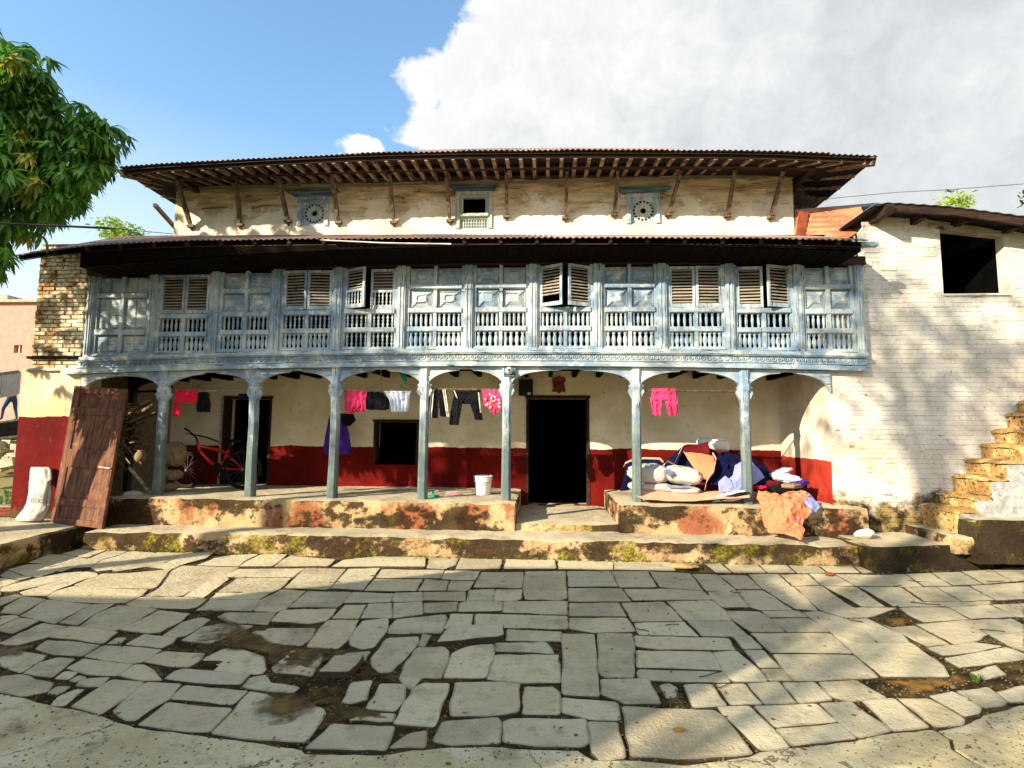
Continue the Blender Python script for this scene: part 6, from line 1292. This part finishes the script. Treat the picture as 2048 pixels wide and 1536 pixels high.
# ------------------------------------------------------------ firewood, pot and pole in the left bay
fw = empty('firewood_pile', P(285, 860, 8.6), 'tall pile of split firewood and sticks beside the leaning door', 'firewood')
rw_ = random.Random(4)
for k in range(64):
    px0 = rw_.uniform(212, 292); py0 = rw_.uniform(808, 905) if k > 20 else rw_.uniform(800, 850); 
    if py0 < 842-(px0-240)*.55: py0 += 22
    Y_ = rw_.uniform(8.45, 9.3); a = P(px0, py0, Y_); L_ = rw_.uniform(.25, .62); an = rw_.gauss(.38, .14) if py0 < 865 else rw_.uniform(-.9, .7)
    b = a+Vector((math.cos(an)*L_, rw_.uniform(-.2, .1), math.sin(an)*L_)); r_ = rw_.uniform(.010, .026); mb = MB()
    u, v, _ = unP(b)
    if u > 318 or v < 795: continue
    mb.tube([a, a.lerp(b, .5)+Vector((0, 0, rw_.uniform(-.015, .015))), b], [r_, r_*.95, r_*.8], 6); mb.build('stick', M['log_wood'], fw)
mb = MB(); mb.tube([P(259, 936, 8.2), P(278, 958, 8.1), P(297, 982, 8.0)], .026, 8); mb.build('bamboo_pole', M['grey_wood'], None, True, label='grey pole slanting down to the foot of the leftmost post', cat='pole')
mb = MB(); mb.lathe(P(281, 925, 8.5), [(0, 0), (.06, .01), (.09, .06), (.095, .1), (.07, .16), (.05, .18), (.06, .2), (0, .2)], 18); mb.build('round_pot', M['sack_tan'], None, True, label='dull round pot in the shade under the firewood', cat='pot')
mb = MB(); c_ = PZ(265, 990, Z_VER); rough_box(mb, c_.x-.11, c_.x+.11, c_.y-.05, c_.y+.08, Z_VER, Z_VER+.07, .05, .03, 0, 4, .03); mb.build('white_rag', M['sack_white'], None, True, label='crumpled white rag on the veranda edge beside the leaning door', cat='rag')

# ------------------------------------------------------------ loose stones, twigs, leaves on the ground
def rock(nm, px, py, z, sx, sy, sz, mat, label, seed=0):
    c_ = PZ(px, py, z); mb = MB(); rows = []
    for j in range(9):
        v = -math.pi/2+math.pi*j/8; rows.append([c_+Vector((math.cos(v)*math.cos(2*math.pi*i/14)*sx, math.cos(v)*math.sin(2*math.pi*i/14)*sy, sz+math.sin(v)*sz)) for i in range(14)])
        for i in range(14): p = rows[-1][i]; rows[-1][i] = p+(p-c_-Vector((0, 0, sz)))*nz(p, 9, seed)*.5
        rows[-1].append(rows[-1][0].copy())
    mb.grid(rows); return mb.build(nm, M[mat], None, False, label=label, cat='stone')
rock('pale_stone', 1730, 1077, .29, .14, .09, .06, 'pale_rock', 'pale cream stone lying on the right end of the step', 3)
rock('brown_stone', 1374, 1138, 0.0, .16, .08, .035, 'rock', 'brown flat stone at the foot of the step in the middle right', 5)
rock('small_stone', 1660, 1152, 0.0, .06, .035, .02, 'clay', 'small dark red stone on the lit paving left of the landing', 8)
mb = MB(); rq = random.Random(6)
for px, py, L_, an in ((1420, 1350, .2, .5), (1448, 1372, .14, .6), (1795, 1172, .1, .3), (1830, 1163, .12, -.2), (1990, 1163, .2, .1), (1850, 1208, .25, -.25), (1985, 1262, .16, -.3), (1285, 1260, .1, -.4), (1345, 1250, .12, .3), (670, 1165, .12, .2), (1470, 1185, .1, -.6), (240, 1290, .12, -.7), (1945, 1340, .25, .5), (745, 1152, .06, .1), (1715, 1243, .08, -.3)):
    a = PZ(px, py, .008); pts = [a+Vector((math.cos(an)*L_*t+rq.uniform(-.006, .006), math.sin(an)*L_*t+rq.uniform(-.008, .008), rq.uniform(0, .008))) for t in (-.5, -.2, .1, .5)]; mb.tube(pts, .004, 4)
mb.build('twigs', M['bark'], None, kind='stuff')
mb = MB()
for k in range(240):
    px, py = rq.uniform(-50, 2100), rq.uniform(1115, 1500)
    if rq.random() < .45: px, py = rq.uniform(1250, 2048), rq.uniform(1120, 1260)
    c_ = PZ(px, py, .007+rq.uniform(0, .004)); s_ = rq.uniform(.006, .022); t = rq.uniform(0, 6.3); a, b = Vector((math.cos(t), math.sin(t), rq.uniform(-.1, .3)))*s_, Vector((-math.sin(t), math.cos(t), .2))*s_*.4
    mb.face([c_-a, c_+b, c_+a, c_-b])
mb.build('fallen_leaves', M['dry_leaf'], None, kind='stuff')
# grass and moss in the joints and at the foot of walls
mb = MB()
def tuft(c_, n_, h):
    for k in range(n_):
        t = rq.uniform(0, 6.3); l_ = rq.uniform(.5, 1)*h; d = Vector((math.cos(t), math.sin(t), 0)); b_ = c_+d*rq.uniform(0, .02); w_ = Vector((-d.y, d.x, 0))*.004
        mb.face([b_-w_, b_+w_, b_+d*l_*.3+Vector((0, 0, l_*.7))+w_*.7, b_+d*l_*.3+Vector((0, 0, l_*.7))-w_*.7]); mb.face([b_+d*l_*.3+Vector((0, 0, l_*.7))-w_*.7, b_+d*l_*.3+Vector((0, 0, l_*.7))+w_*.7, b_+d*l_*.7+Vector((0, 0, l_*.9))])
for px, py, n_, h in [(1955, 1365, 26, .06), (1948, 1358, 14, .05), (268, 1098, 20, .07), (300, 1104, 30, .06), (340, 1106, 30, .07), (390, 1108, 30, .06), (1095, 1108, 16, .04), (1120, 1109, 18, .04), (1000, 1108, 16, .04), (1560, 1112, 14, .04), (1640, 1118, 20, .05), (1690, 1130, 22, .05), (1500, 1112, 12, .04)]:
    tuft(PZ(px, py, -.01), n_, h)
for k in range(230): tuft(Vector((rq.uniform(xs0, xs1), 7.13-rq.uniform(.0, .03), rq.uniform(-.01, .02))), 5, .03)
for k in range(60): u = rq.uniform(0, 46); tuft(PZ(rq.uniform(-20, 46), rq.uniform(985, 1012), .27), 14, .13)
mb.build('grass', M['grass_blade'], None, kind='stuff')

# ------------------------------------------------------------ cables
def cable(nm, pts, r_, mat, label, sag=0.0):
    W_ = [P(*q) for q in pts]; L = []
    for a, b in zip(W_, W_[1:]):
        for i in range(12): t = i/12; L.append(a.lerp(b, t)-Vector((0, 0, sag*4*t*(1-t))))
    L.append(W_[-1]); mb = MB(); mb.tube(L, r_, 6); return mb.build(nm, M[mat], None, True, label=label, cat='cable')
cable('thick_cable', [(-60, 444, 5.0), (100, 451, 5.2), (229, 457, 5.4)], .012, 'cable_black', 'thick black cable entering from the left edge below the mango crown', .0)
cable('thin_cable', [(229, 457, 5.4), (290, 463, 7.5), (352, 468, 9.4)], .006, 'cable_grey', 'thin grey cable running on from the thick one to the upper wall')
cable('overhead_wire', [(1560, 406, 11), (1800, 384, 10.5), (1900, 379, 10.3), (2120, 362, 10)], .008, 'cable_grey', 'overhead wire crossing the sky above the brick wing')
cable('eave_pipe', [(640, 480, 7.1), (770, 486, 7.1), (902, 488, 7.1)], .010, 'pale_pipe', 'thin pale pipe fixed along the underside of the lower eave')
mb = MB(); mb.tube([P(1893, 380, 10.3), P(1902, 383, 10.3), P(1908, 381, 10.3)], .02, 6); mb.build('wire_splice', M['cable_grey'], None, True, label='small lump of a splice on the overhead wire above the brick wing', cat='splice')

# ------------------------------------------------------------ beyond the left end: terrace, panel, person, far building
tr_ = empty('terrace_wall', P(10, 870, 17), 'dark retaining wall with pale coping beyond the left end of the house', 'wall')
a, b = P(-160, 868, 15.5), P(60, 838, 19); nrm = Vector((0, 0, 1))
def ribbon(nm, top0, top1, drop, dep, mat, par):
    mb = MB(); t0, t1 = Vector(top0), Vector(top1); d = Vector((.0, dep, 0)); mb.hexa([t0-Vector((0,0,drop)), t1-Vector((0,0,drop)), t1-Vector((0,0,drop))+d, t0-Vector((0,0,drop))+d, t0, t1, t1+d, t0+d]); return mb.build(nm, M[mat], par)
ribbon('wall_face', a, b, .9, .3, 'terrace_dark', tr_); ribbon('coping', a+Vector((0,-.05,.06)), b+Vector((0,-.05,.06)), .058, 4, 'rubble', tr_)
ribbon('lower_ledge', P(-160, 890, 15), P(60, 868, 18), .06, .5, 'rubble', tr_)
tb_ = MB(); tb_.hexa([(-40, 15.5, -.2), (-9.5, 15.5, -.2), (-9.5, 60, -.2), (-40, 60, -.2), (-40, 19, 1.4), (-11.8, 19, 1.4), (-11.8, 60, 1.6), (-40, 60, 1.6)]); tag(tb_.build('terrain', M['far_ground']), kind='structure')
mb = MB(); rq2 = random.Random(9)
for k in range(160):
    c_ = P(rq2.uniform(-60, 40), rq2.uniform(885, 935), rq2.uniform(12, 15)); s_ = rq2.uniform(.03, .12); mb.hexa([c_+Vector((sx*s_*rq2.uniform(.6, 1.2), sy*s_, sz*s_*rq2.uniform(.5, 1))) for sx, sy, sz in ((-1,-1,-1),(1,-1,-1),(1,1,-1),(-1,1,-1),(-1,-1,1),(1,-1,1),(1,1,1),(-1,1,1))])
mb.build('rubble', M['rubble'], None, kind='stuff')
mb = MB(); mb.hexa([(-18, 11, -.1), (-8.2, 11, -.1), (-8.2, 16, -.1), (-18, 16, -.1), (-18, 11, .25), (-8.2, 11, .25), (-8.4, 15, .9), (-18, 15, .9)]); tag(mb.build('bank', M['far_ground']), kind='structure')
mb = MB(); mb.beam(P(-80, 945, 11), P(36, 922, 11), .25, .18); mb.build('concrete_beam', M['rubble'], None, label='pale broken concrete beam on the rubble behind the red pier', cat='beam')
for k in range(3):
    mb = MB(); mb.beam(P(-60, 1018+k*5, 8.2-k*.12), P(44, 1016+k*5, 8.3-k*.12), .09, .03); mb.build('red_plank', M['clay'], None, label=['farthest reddish plank on the path beside the printed sack', 'middle reddish plank on the path beside the printed sack', 'nearest reddish plank on the path beside the printed sack'][k], cat='plank', group='planks lying on the path')
pn = empty('sheet_fence', P(0, 770, 16), 'pale grey sheet panel with ribs hiding a person behind the red pier', 'panel')
q = [P(-120, 812, 15), P(36, 788, 17.5), P(40, 743, 17.5), P(-120, 764, 15)]; mb = MB(); mb.prism(q, (0, .05, 0)); mb.build('panel_sheet', M['panel_grey'], pn)
for a, b in ((0, 1), (3, 2)):
    mb = MB(); mb.beam(q[a]+Vector((0,-.04,0)), q[b]+Vector((0,-.04,0)), .05, .09); mb.build('panel_rail', M['cable_grey'] if a else M['rubble'], pn)
for t in (.3, .76):
    mb = MB(); mb.beam(q[0].lerp(q[1], t)+Vector((0,-.03,0)), q[3].lerp(q[2], t)+Vector((0,-.03,0)), .06, .04); mb.build('panel_rib', M['panel_grey'], pn)
# the person behind the panel
def person():
    YPn = 18.6; foot = P(14, 842, YPn); s_ = 1.62/1.75
    J = {}; V = []; Rr = []; E_ = []
    def j(nm, x, y, z, r_, par=None):
        J[nm] = len(V); V.append((foot.x+x*s_, YPn+y*s_, foot.z+z*s_)); Rr.append(r_*s_)
        if par: E_.append((J[par], J[nm]))
    j('pelvis', .12, 0, .90, .15); j('waist', .10, 0, 1.05, .13, 'pelvis'); j('chest', .02, 0, 1.25, .16, 'waist'); j('neck0', -.06, 0, 1.40, .09, 'chest'); j('neck', -.09, 0, 1.46, .055, 'neck0'); j('head', -.13, 0, 1.56, .095, 'neck'); j('crown', -.14, 0, 1.66, .08, 'head')
    for sd, (kx, ax_) in (('l', (-.10, -.13)), ('r', (.20, .30))):
        y = -.1 if sd == 'l' else .1
        j('hip'+sd, .10 if sd == 'l' else .15, y, .84, .10, 'pelvis'); j('knee'+sd, kx, y, .48, .065, 'hip'+sd); j('ankle'+sd, ax_, y, .09, .042, 'knee'+sd); j('toe'+sd, ax_-.16, y, .04, .038, 'ankle'+sd)
        j('sh'+sd, -.05, y*1.9, 1.36, .06, 'chest'); j('el'+sd, -.20, y*2.2, 1.12, .045, 'sh'+sd); j('wr'+sd, -.40, y*2.0, 1.05, .032, 'el'+sd); j('hd'+sd, -.48, y*2, 1.05, .036, 'wr'+sd)
    me = bpy.data.meshes.new('person'); me.from_pydata(V, E_, []); o = bpy.data.objects.new('person', me); link(o, (0, 0, 0))
    m1 = o.modifiers.new('s', 'SKIN'); m2 = o.modifiers.new('d', 'SUBSURF'); m2.levels = m2.render_levels = 1
    for i, r_ in enumerate(Rr): me.skin_vertices[0].data[i].radius = (r_, r_)
    me.skin_vertices[0].data[0].use_root = True
    for n_ in ('jeans', 'shirt', 'skin', 'hair', 'black_cloth'): me.materials.append(M[n_])
    dg = bpy.context.evaluated_depsgraph_get(); ev = bpy.data.meshes.new_from_object(o.evaluated_get(dg)); o.modifiers.clear(); o.data = ev; ev.name = 'person'
    if len(ev.materials) == 0:
        for n_ in ('jeans', 'shirt', 'skin', 'hair', 'black_cloth'): ev.materials.append(M[n_])
    for p in ev.polygons:
        c = p.center; h = (c.z-foot.z)/s_; x = (c.x-foot.x)/s_; p.use_smooth = True
        p.material_index = 4 if h < .1 else 0 if h < .98 else 2 if (h > 1.42 or x < -.30) else 1
        if h > 1.62 or (h > 1.5 and x > -.08): p.material_index = 3
    tag(o, 'person in blue jeans walking behind the grey panel, legs showing under it', 'person')
me_sk = person
person()
fb = empty('pink_building', P(20, 700, 34), 'distant pink brick building with a small square window, at the left edge', 'building')
q0, q1 = P(-300, 760, 34), P(60, 760, 34); zt = P(0, 606, 34).z
mb = MB(); hw0 = (P(28, 690, 34), P(43, 706, 34))
wall_with_holes(mb, q0.x, q1.x+4, -1, zt, 34, 34.5, [(hw0[0].x, hw0[1].x, hw0[1].z, hw0[0].z)]); mb.build('wall', M['pink_brick'], fb)
mb = MB(); mb.box(hw0[0].x-.3, hw0[1].x+.3, 34.6, 34.7, hw0[1].z-.3, hw0[0].z+.3); mb.build('window_dark', M['dark_interior'], fb)
mb = MB(); xm = (hw0[0].x+hw0[1].x)/2; mb.box(xm-.03, xm+.03, 34.1, 34.15, hw0[1].z, hw0[0].z); mb.build('window_bar', M['pale_pipe'], fb)
mb = MB(); mb.box(q0.x-.3, q1.x+4.3, 33.7, 35, zt, zt+.18); mb.build('roof_edge', M['rubble'], fb)
mb = MB(); a = P(-20, 590, 34); mb.box(q0.x, P(15, 590, 34).x, 34.0, 36, zt+.18, a.z); mb.build('parapet', M['rubble'], fb)
# ------------------------------------------------------------ mango tree at the left
rt_ = random.Random(12)
def leaf_cluster_mesh(name, seed, n_=14, L=.21, W_=.044, mat='mango_leaf'):
    rg_ = random.Random(seed); mb = MB()
    for k in range(n_):
        a = 2*math.pi*k/n_*1.618*2+rg_.uniform(-.3, .3); out = rg_.uniform(.25, 1.0); l_ = L*rg_.uniform(.75, 1.15)
        d0 = Vector((math.cos(a), math.sin(a), rg_.uniform(-.35, .35))).normalized(); p = Vector((0, 0, rg_.uniform(-.04, .04))); side = Vector((-math.sin(a), math.cos(a), 0)); dr = d0.copy(); b0 = len(mb.v)
        steps = 4
        for i in range(steps+1):
            t = i/steps; w_ = W_*math.sin(math.pi*(.08+.9*t))*.5; up_ = Vector((0, 0, 1))*w_*.35
            mb.v += [p-side*w_+up_, p.copy(), p+side*w_+up_]
            dr = (dr+Vector((0, 0, -.75*out))).normalized(); p = p+dr*(l_/steps)
        for i in range(steps):
            for q_ in (0, 1): mb.f.append((b0+i*3+q_, b0+i*3+q_+1, b0+(i+1)*3+q_+1, b0+(i+1)*3+q_)); mb.m.append(0)
    return mb.mesh(name, M[mat], True)
mango = empty('mango_tree', (-9.6, 5.2, 0), 'big mango tree with drooping dark green leaves reaching in from the left', 'tree')
mb = MB(); mb.tube([(-9.8, 5.0, -.1), (-9.7, 5.1, 1.2), (-9.4, 5.2, 2.4), (-9.2, 5.2, 3.6)], [.34, .27, .22, .18], 10); mb.build('trunk', M['bark'], mango, True)
outl = [(-400, -300), (0, -40), (0, 28), (40, 60), (95, 95), (115, 130), (105, 165), (150, 160), (200, 180), (212, 215), (250, 235), (275, 262), (262, 320), (236, 335), (243, 385), (205, 400), (165, 412), (150, 440), (132, 505), (60, 512), (18, 516), (12, 560), (24, 640), (20, 700), (-10, 740), (-400, 900)]
def inside(px, py, poly):
    c = False; j = len(poly)-1
    for i in range(len(poly)):
        (xi, yi), (xj, yj) = poly[i], poly[j]
        if (yi > py) != (yj > py) and px < (xj-xi)*(py-yi)/(yj-yi)+xi: c = not c
        j = i
    return c
gaps = [(60, 520, 26), (110, 470, 18), (20, 470, 14), (135, 425, 10)]
lm = [leaf_cluster_mesh('leaf_cluster', s) for s in range(4)]; ly = [leaf_cluster_mesh('leaf_cluster', 20+s, mat='young_leaf') for s in range(2)]
placed = 0; tries = 0; tips = []
lobes = [(-7.0, 6.3, 5.6, .75), (-7.6, 5.6, 6.3, .9), (-7.3, 5.9, 4.4, .8), (-6.5, 6.2, 4.9, .75), (-6.1, 6.6, 5.35, .6), (-7.9, 6.0, 5.4, 1.1), (-6.7, 6.0, 5.9, .55), (-7.2, 6.2, 6.5, .6), (-6.0, 6.3, 4.6, .45), (-6.9, 6.3, 3.9, .6), (-7.9, 6.2, 3.6, .7), (-8.3, 6.2, 2.9, .5)]
while placed < 300 and tries < 60000:
    tries += 1; lb = rt_.choice(lobes); v = Vector((rt_.gauss(0, 1), rt_.gauss(0, 1), rt_.gauss(0, 1))).normalized()*lb[3]*rt_.uniform(.55, 1.02)
    if v.z < -lb[3]*.55: continue
    c_ = Vector(lb[:3])+v; px, py, k = unP(c_)
    if px > -60 and not (inside(px, py, outl) and inside(px+14, py+8, outl) and inside(px, py+34, outl)): continue
    if px < -60 or py < -60 or c_.z > 6.9: continue
    if any(math.hypot(px-a, py-b) < r_ for a, b, r_ in gaps): continue
    if any((c_-t).length < .12 for t in tips): continue
    young = (py > 250 and px < 75 and rt_.random() < .5) or rt_.random() < .05
    inst('leaf_cluster', rt_.choice(ly if young else lm), c_, mango, rot=(rt_.uniform(-.4, .4), rt_.uniform(-.4, .4), rt_.uniform(0, 6.3)), scale=(rt_.uniform(.8, 1.2),)*3); tips.append(c_); placed += 1
# inner and outlying foliage as one mass
mb = MB(); base = [([v.co.copy() for v in me.vertices], [tuple(p.vertices) for p in me.polygons]) for me in lm]
def add_cluster(mb, c_, s_, rr):
    vs, fs = rr.choice(base); b0 = len(mb.v); Rm = Matrix.Rotation(rr.uniform(0, 6.3), 3, 'Z') @ Matrix.Rotation(rr.uniform(-.5, .5), 3, 'X')
    mb.v += [c_+Rm @ v*s_ for v in vs]; mb.f += [tuple(b0+i for i in f) for f in fs]; mb.m += [0]*len(fs)
n_ = 0; big = lobes+[(-9.5, 5.0, 6.5, 2.2), (-9.6, 4.6, 5.0, 2.0), (-8.7, 4.6, 7.3, 1.8), (-10.5, 5.5, 6, 2)]
for t in range(30000):
    if n_ > 1250: break
    lb = rt_.choice(big); v = Vector((rt_.gauss(0, 1), rt_.gauss(0, 1), rt_.gauss(0, 1))).normalized()*lb[3]*rt_.uniform(.1, .92); c_ = Vector(lb[:3])+v; px, py, k = unP(c_)
    if c_.z > 6.6 and c_.x > -9: continue
    if k > 0 and px > -80 and not (inside(px, py, outl) and inside(px+12, py+16, outl) and inside(px-2, py+46, outl)): continue
    if any(math.hypot(px-a, py-b) < r_ for a, b, r_ in gaps): continue
    add_cluster(mb, c_, rt_.uniform(.9, 1.3), rt_); n_ += 1
mb.build('crown', M['mango_leaf'], mango, kind='stuff')
for k in range(9):
    lb = lobes[k]; mb = MB(); c_ = Vector(lb[:3]); s_ = Vector((-9.2, 5.2, 3.4)); mb.tube([s_, s_.lerp(c_, .5)+Vector((rt_.uniform(-.2, .2), 0, .25)), c_], [.09, .055, .02], 7); mb.build('limb', M['bark'], mango, True)

# ------------------------------------------------------------ other trees: quads of leaves
def leafy(name, label, c, rad, n_, size, mat, trunk=None, seed=0, cat='tree', droop=.3, hollow=.25, clip=None):
    rr = random.Random(seed); e_ = empty(name, (c[0], c[1], 0), label, cat); mb = MB(); lob = [(Vector((rr.uniform(-1, 1)*rad[0]*.6, rr.uniform(-1, 1)*rad[1]*.6, rr.uniform(-.7, .8)*rad[2]*.6)), rr.uniform(.35, .6)) for _ in range(9)]
    for k in range(n_):
        o_, s_ = rr.choice(lob); v = Vector((rr.gauss(0, 1), rr.gauss(0, 1), rr.gauss(0, 1))).normalized()*rr.uniform(hollow, 1)**.6; p = Vector(c)+o_+Vector((v.x*rad[0], v.y*rad[1], v.z*rad[2]))*s_
        if clip and not clip(p): continue
        for q_ in range(3):
            d = Vector((rr.gauss(0, 1), rr.gauss(0, 1), rr.gauss(-droop, .7))).normalized(); sd = d.cross(Vector((rr.gauss(0, 1), rr.gauss(0, 1), 1))).normalized(); l_ = size*rr.uniform(.6, 1.2); w_ = l_*.2; p2 = p+Vector((rr.gauss(0, 1), rr.gauss(0, 1), rr.gauss(0, 1)))*size*.5
            mb.face([p2, p2+d*l_*.5+sd*w_, p2+d*l_, p2+d*l_*.5-sd*w_])
    mb.build('crown', M[mat], e_, kind='stuff')
    if trunk and seed != 37:  # the crown dappling the balcony floats, so only leaves cast shade
        mb = MB(); b = Vector((c[0], c[1], trunk[1])); mb.tube([b, b.lerp(Vector(c), .5)+Vector((.15, .1, 0)), Vector(c)], [trunk[0], trunk[0]*.7, trunk[0]*.3], 8); mb.build('trunk', M['bark'], e_, True)
        for k in range(5): o_, s_ = lob[k]; mb = MB(); a = b.lerp(Vector(c), .75); mb.tube([a, a.lerp(Vector(c)+o_, .6)+Vector((0, 0, .1)), Vector(c)+o_], [trunk[0]*.4, trunk[0]*.25, trunk[0]*.1], 6); mb.build('limb', M['bark'], e_, True)
    return e_
c_ = P(245, 478, 16); leafy('young_tree', 'light green feathery treetop rising behind the left end of the lower roof', (c_.x, 16, c_.z), (.85, .6, .75), 420, .16, 'bush_leaf', (.06, 0), 3)
c_ = P(1912, 408, 15); leafy('palm_top', 'small yellow green treetop peeping over the roof of the brick wing', (c_.x, 15, c_.z), (.42, .4, .28), 120, .16, 'bush_leaf', (.05, 0), 5)
c_ = P(2060, 395, 14); leafy('palm_top', 'leafy twig at the right edge above the brick wing roof', (c_.x+.1, 14, c_.z), (.3, .3, .4), 60, .14, 'shade_leaf', (.04, 0), 6)
for k, (px, py, Y_, rx, rz) in enumerate(((230, 830, 15.5, 1.6, 1.5), (300, 850, 14.5, 1.4, 1.4), (205, 880, 14, 1.2, 1.2))):
    c_ = P(px, py, Y_); leafy('bush', ['tall sunlit yellow green bush seen through the arches behind the firewood', 'sunlit bush right of the tall one, behind the rear post', 'low bush in front of the tall one behind the leaning door'][k], (c_.x, Y_, max(1.0, c_.z)), (rx, .8, rz), 2600, .13, 'bush_leaf', (.06, 0), 8+k, 'bush')
# unseen trees and house behind the viewer, placed and shaped for their shade
def up_sun(x, y, z, t): return (x-1.135*t, y-t, z+.64*t)
for (x, y, z, t, r_, n_, sz, sd) in ((-3.6, 7.9, 3.0, 9.5, (2.6, 2.0, 1.7), 430, .26, 31), (5.4, 7.9, 2.2, 13, (2.6, 2.2, 2.4), 330, .30, 33), (3.2, 5.2, 0, 13, (2.2, 2.2, 1.6), 170, .28, 35), (-.4, 7.9, 3.1, 12, (2.0, 2.0, 1.1), 34, .22, 37)):
    c_ = up_sun(x, y, z, t); leafy('shade_tree', ['', ][0] or {31: 'tall tree left behind the viewer shading the left half of the facade', 33: 'tall loose crowned tree behind the viewer dappling the brick wing', 35: 'tree behind the viewer dappling the right side of the paving', 37: 'unseen trunkless leaf crown behind the viewer, shaped to dapple the middle of the balcony'}[sd], c_, r_, n_, sz, 'shade_leaf', (.25 if sd in (31, 33) else .1, 0), sd)
opp = empty('opposite_house', (-7.5, -4, 0), 'plain plastered house across the courtyard, unseen behind the viewer, shaped for its shadow', 'house')
prof = [(-4.3, 0), (-4.3, 3.5), (-5.0, 4.15), (-6.3, 4.88), (-9.3, 4.85), (-10.5, 3.9), (-16, 3.85), (-16, 0)]  # outline fitted and body skewed to place the shadow edges
mb = MB(); mb.prism([(a, -1, b) for a, b in prof], (-4.54, -4, 0)); mb.build('wall', M['plain_plaster'], opp)
mb = MB()
for (a, za), (b, zb_) in zip(prof[1:6], prof[2:7]): mb.hexa([(a-4.5,-5,za+.01),(b-4.5,-5,zb_+.01),(b,-1,zb_+.01),(a,-1,za+.01),(a-4.5,-5,za+.08),(b-4.5,-5,zb_+.08),(b,-1,zb_+.08),(a,-1,za+.08)])
mb.build('roof', M['roof_metal'], opp)
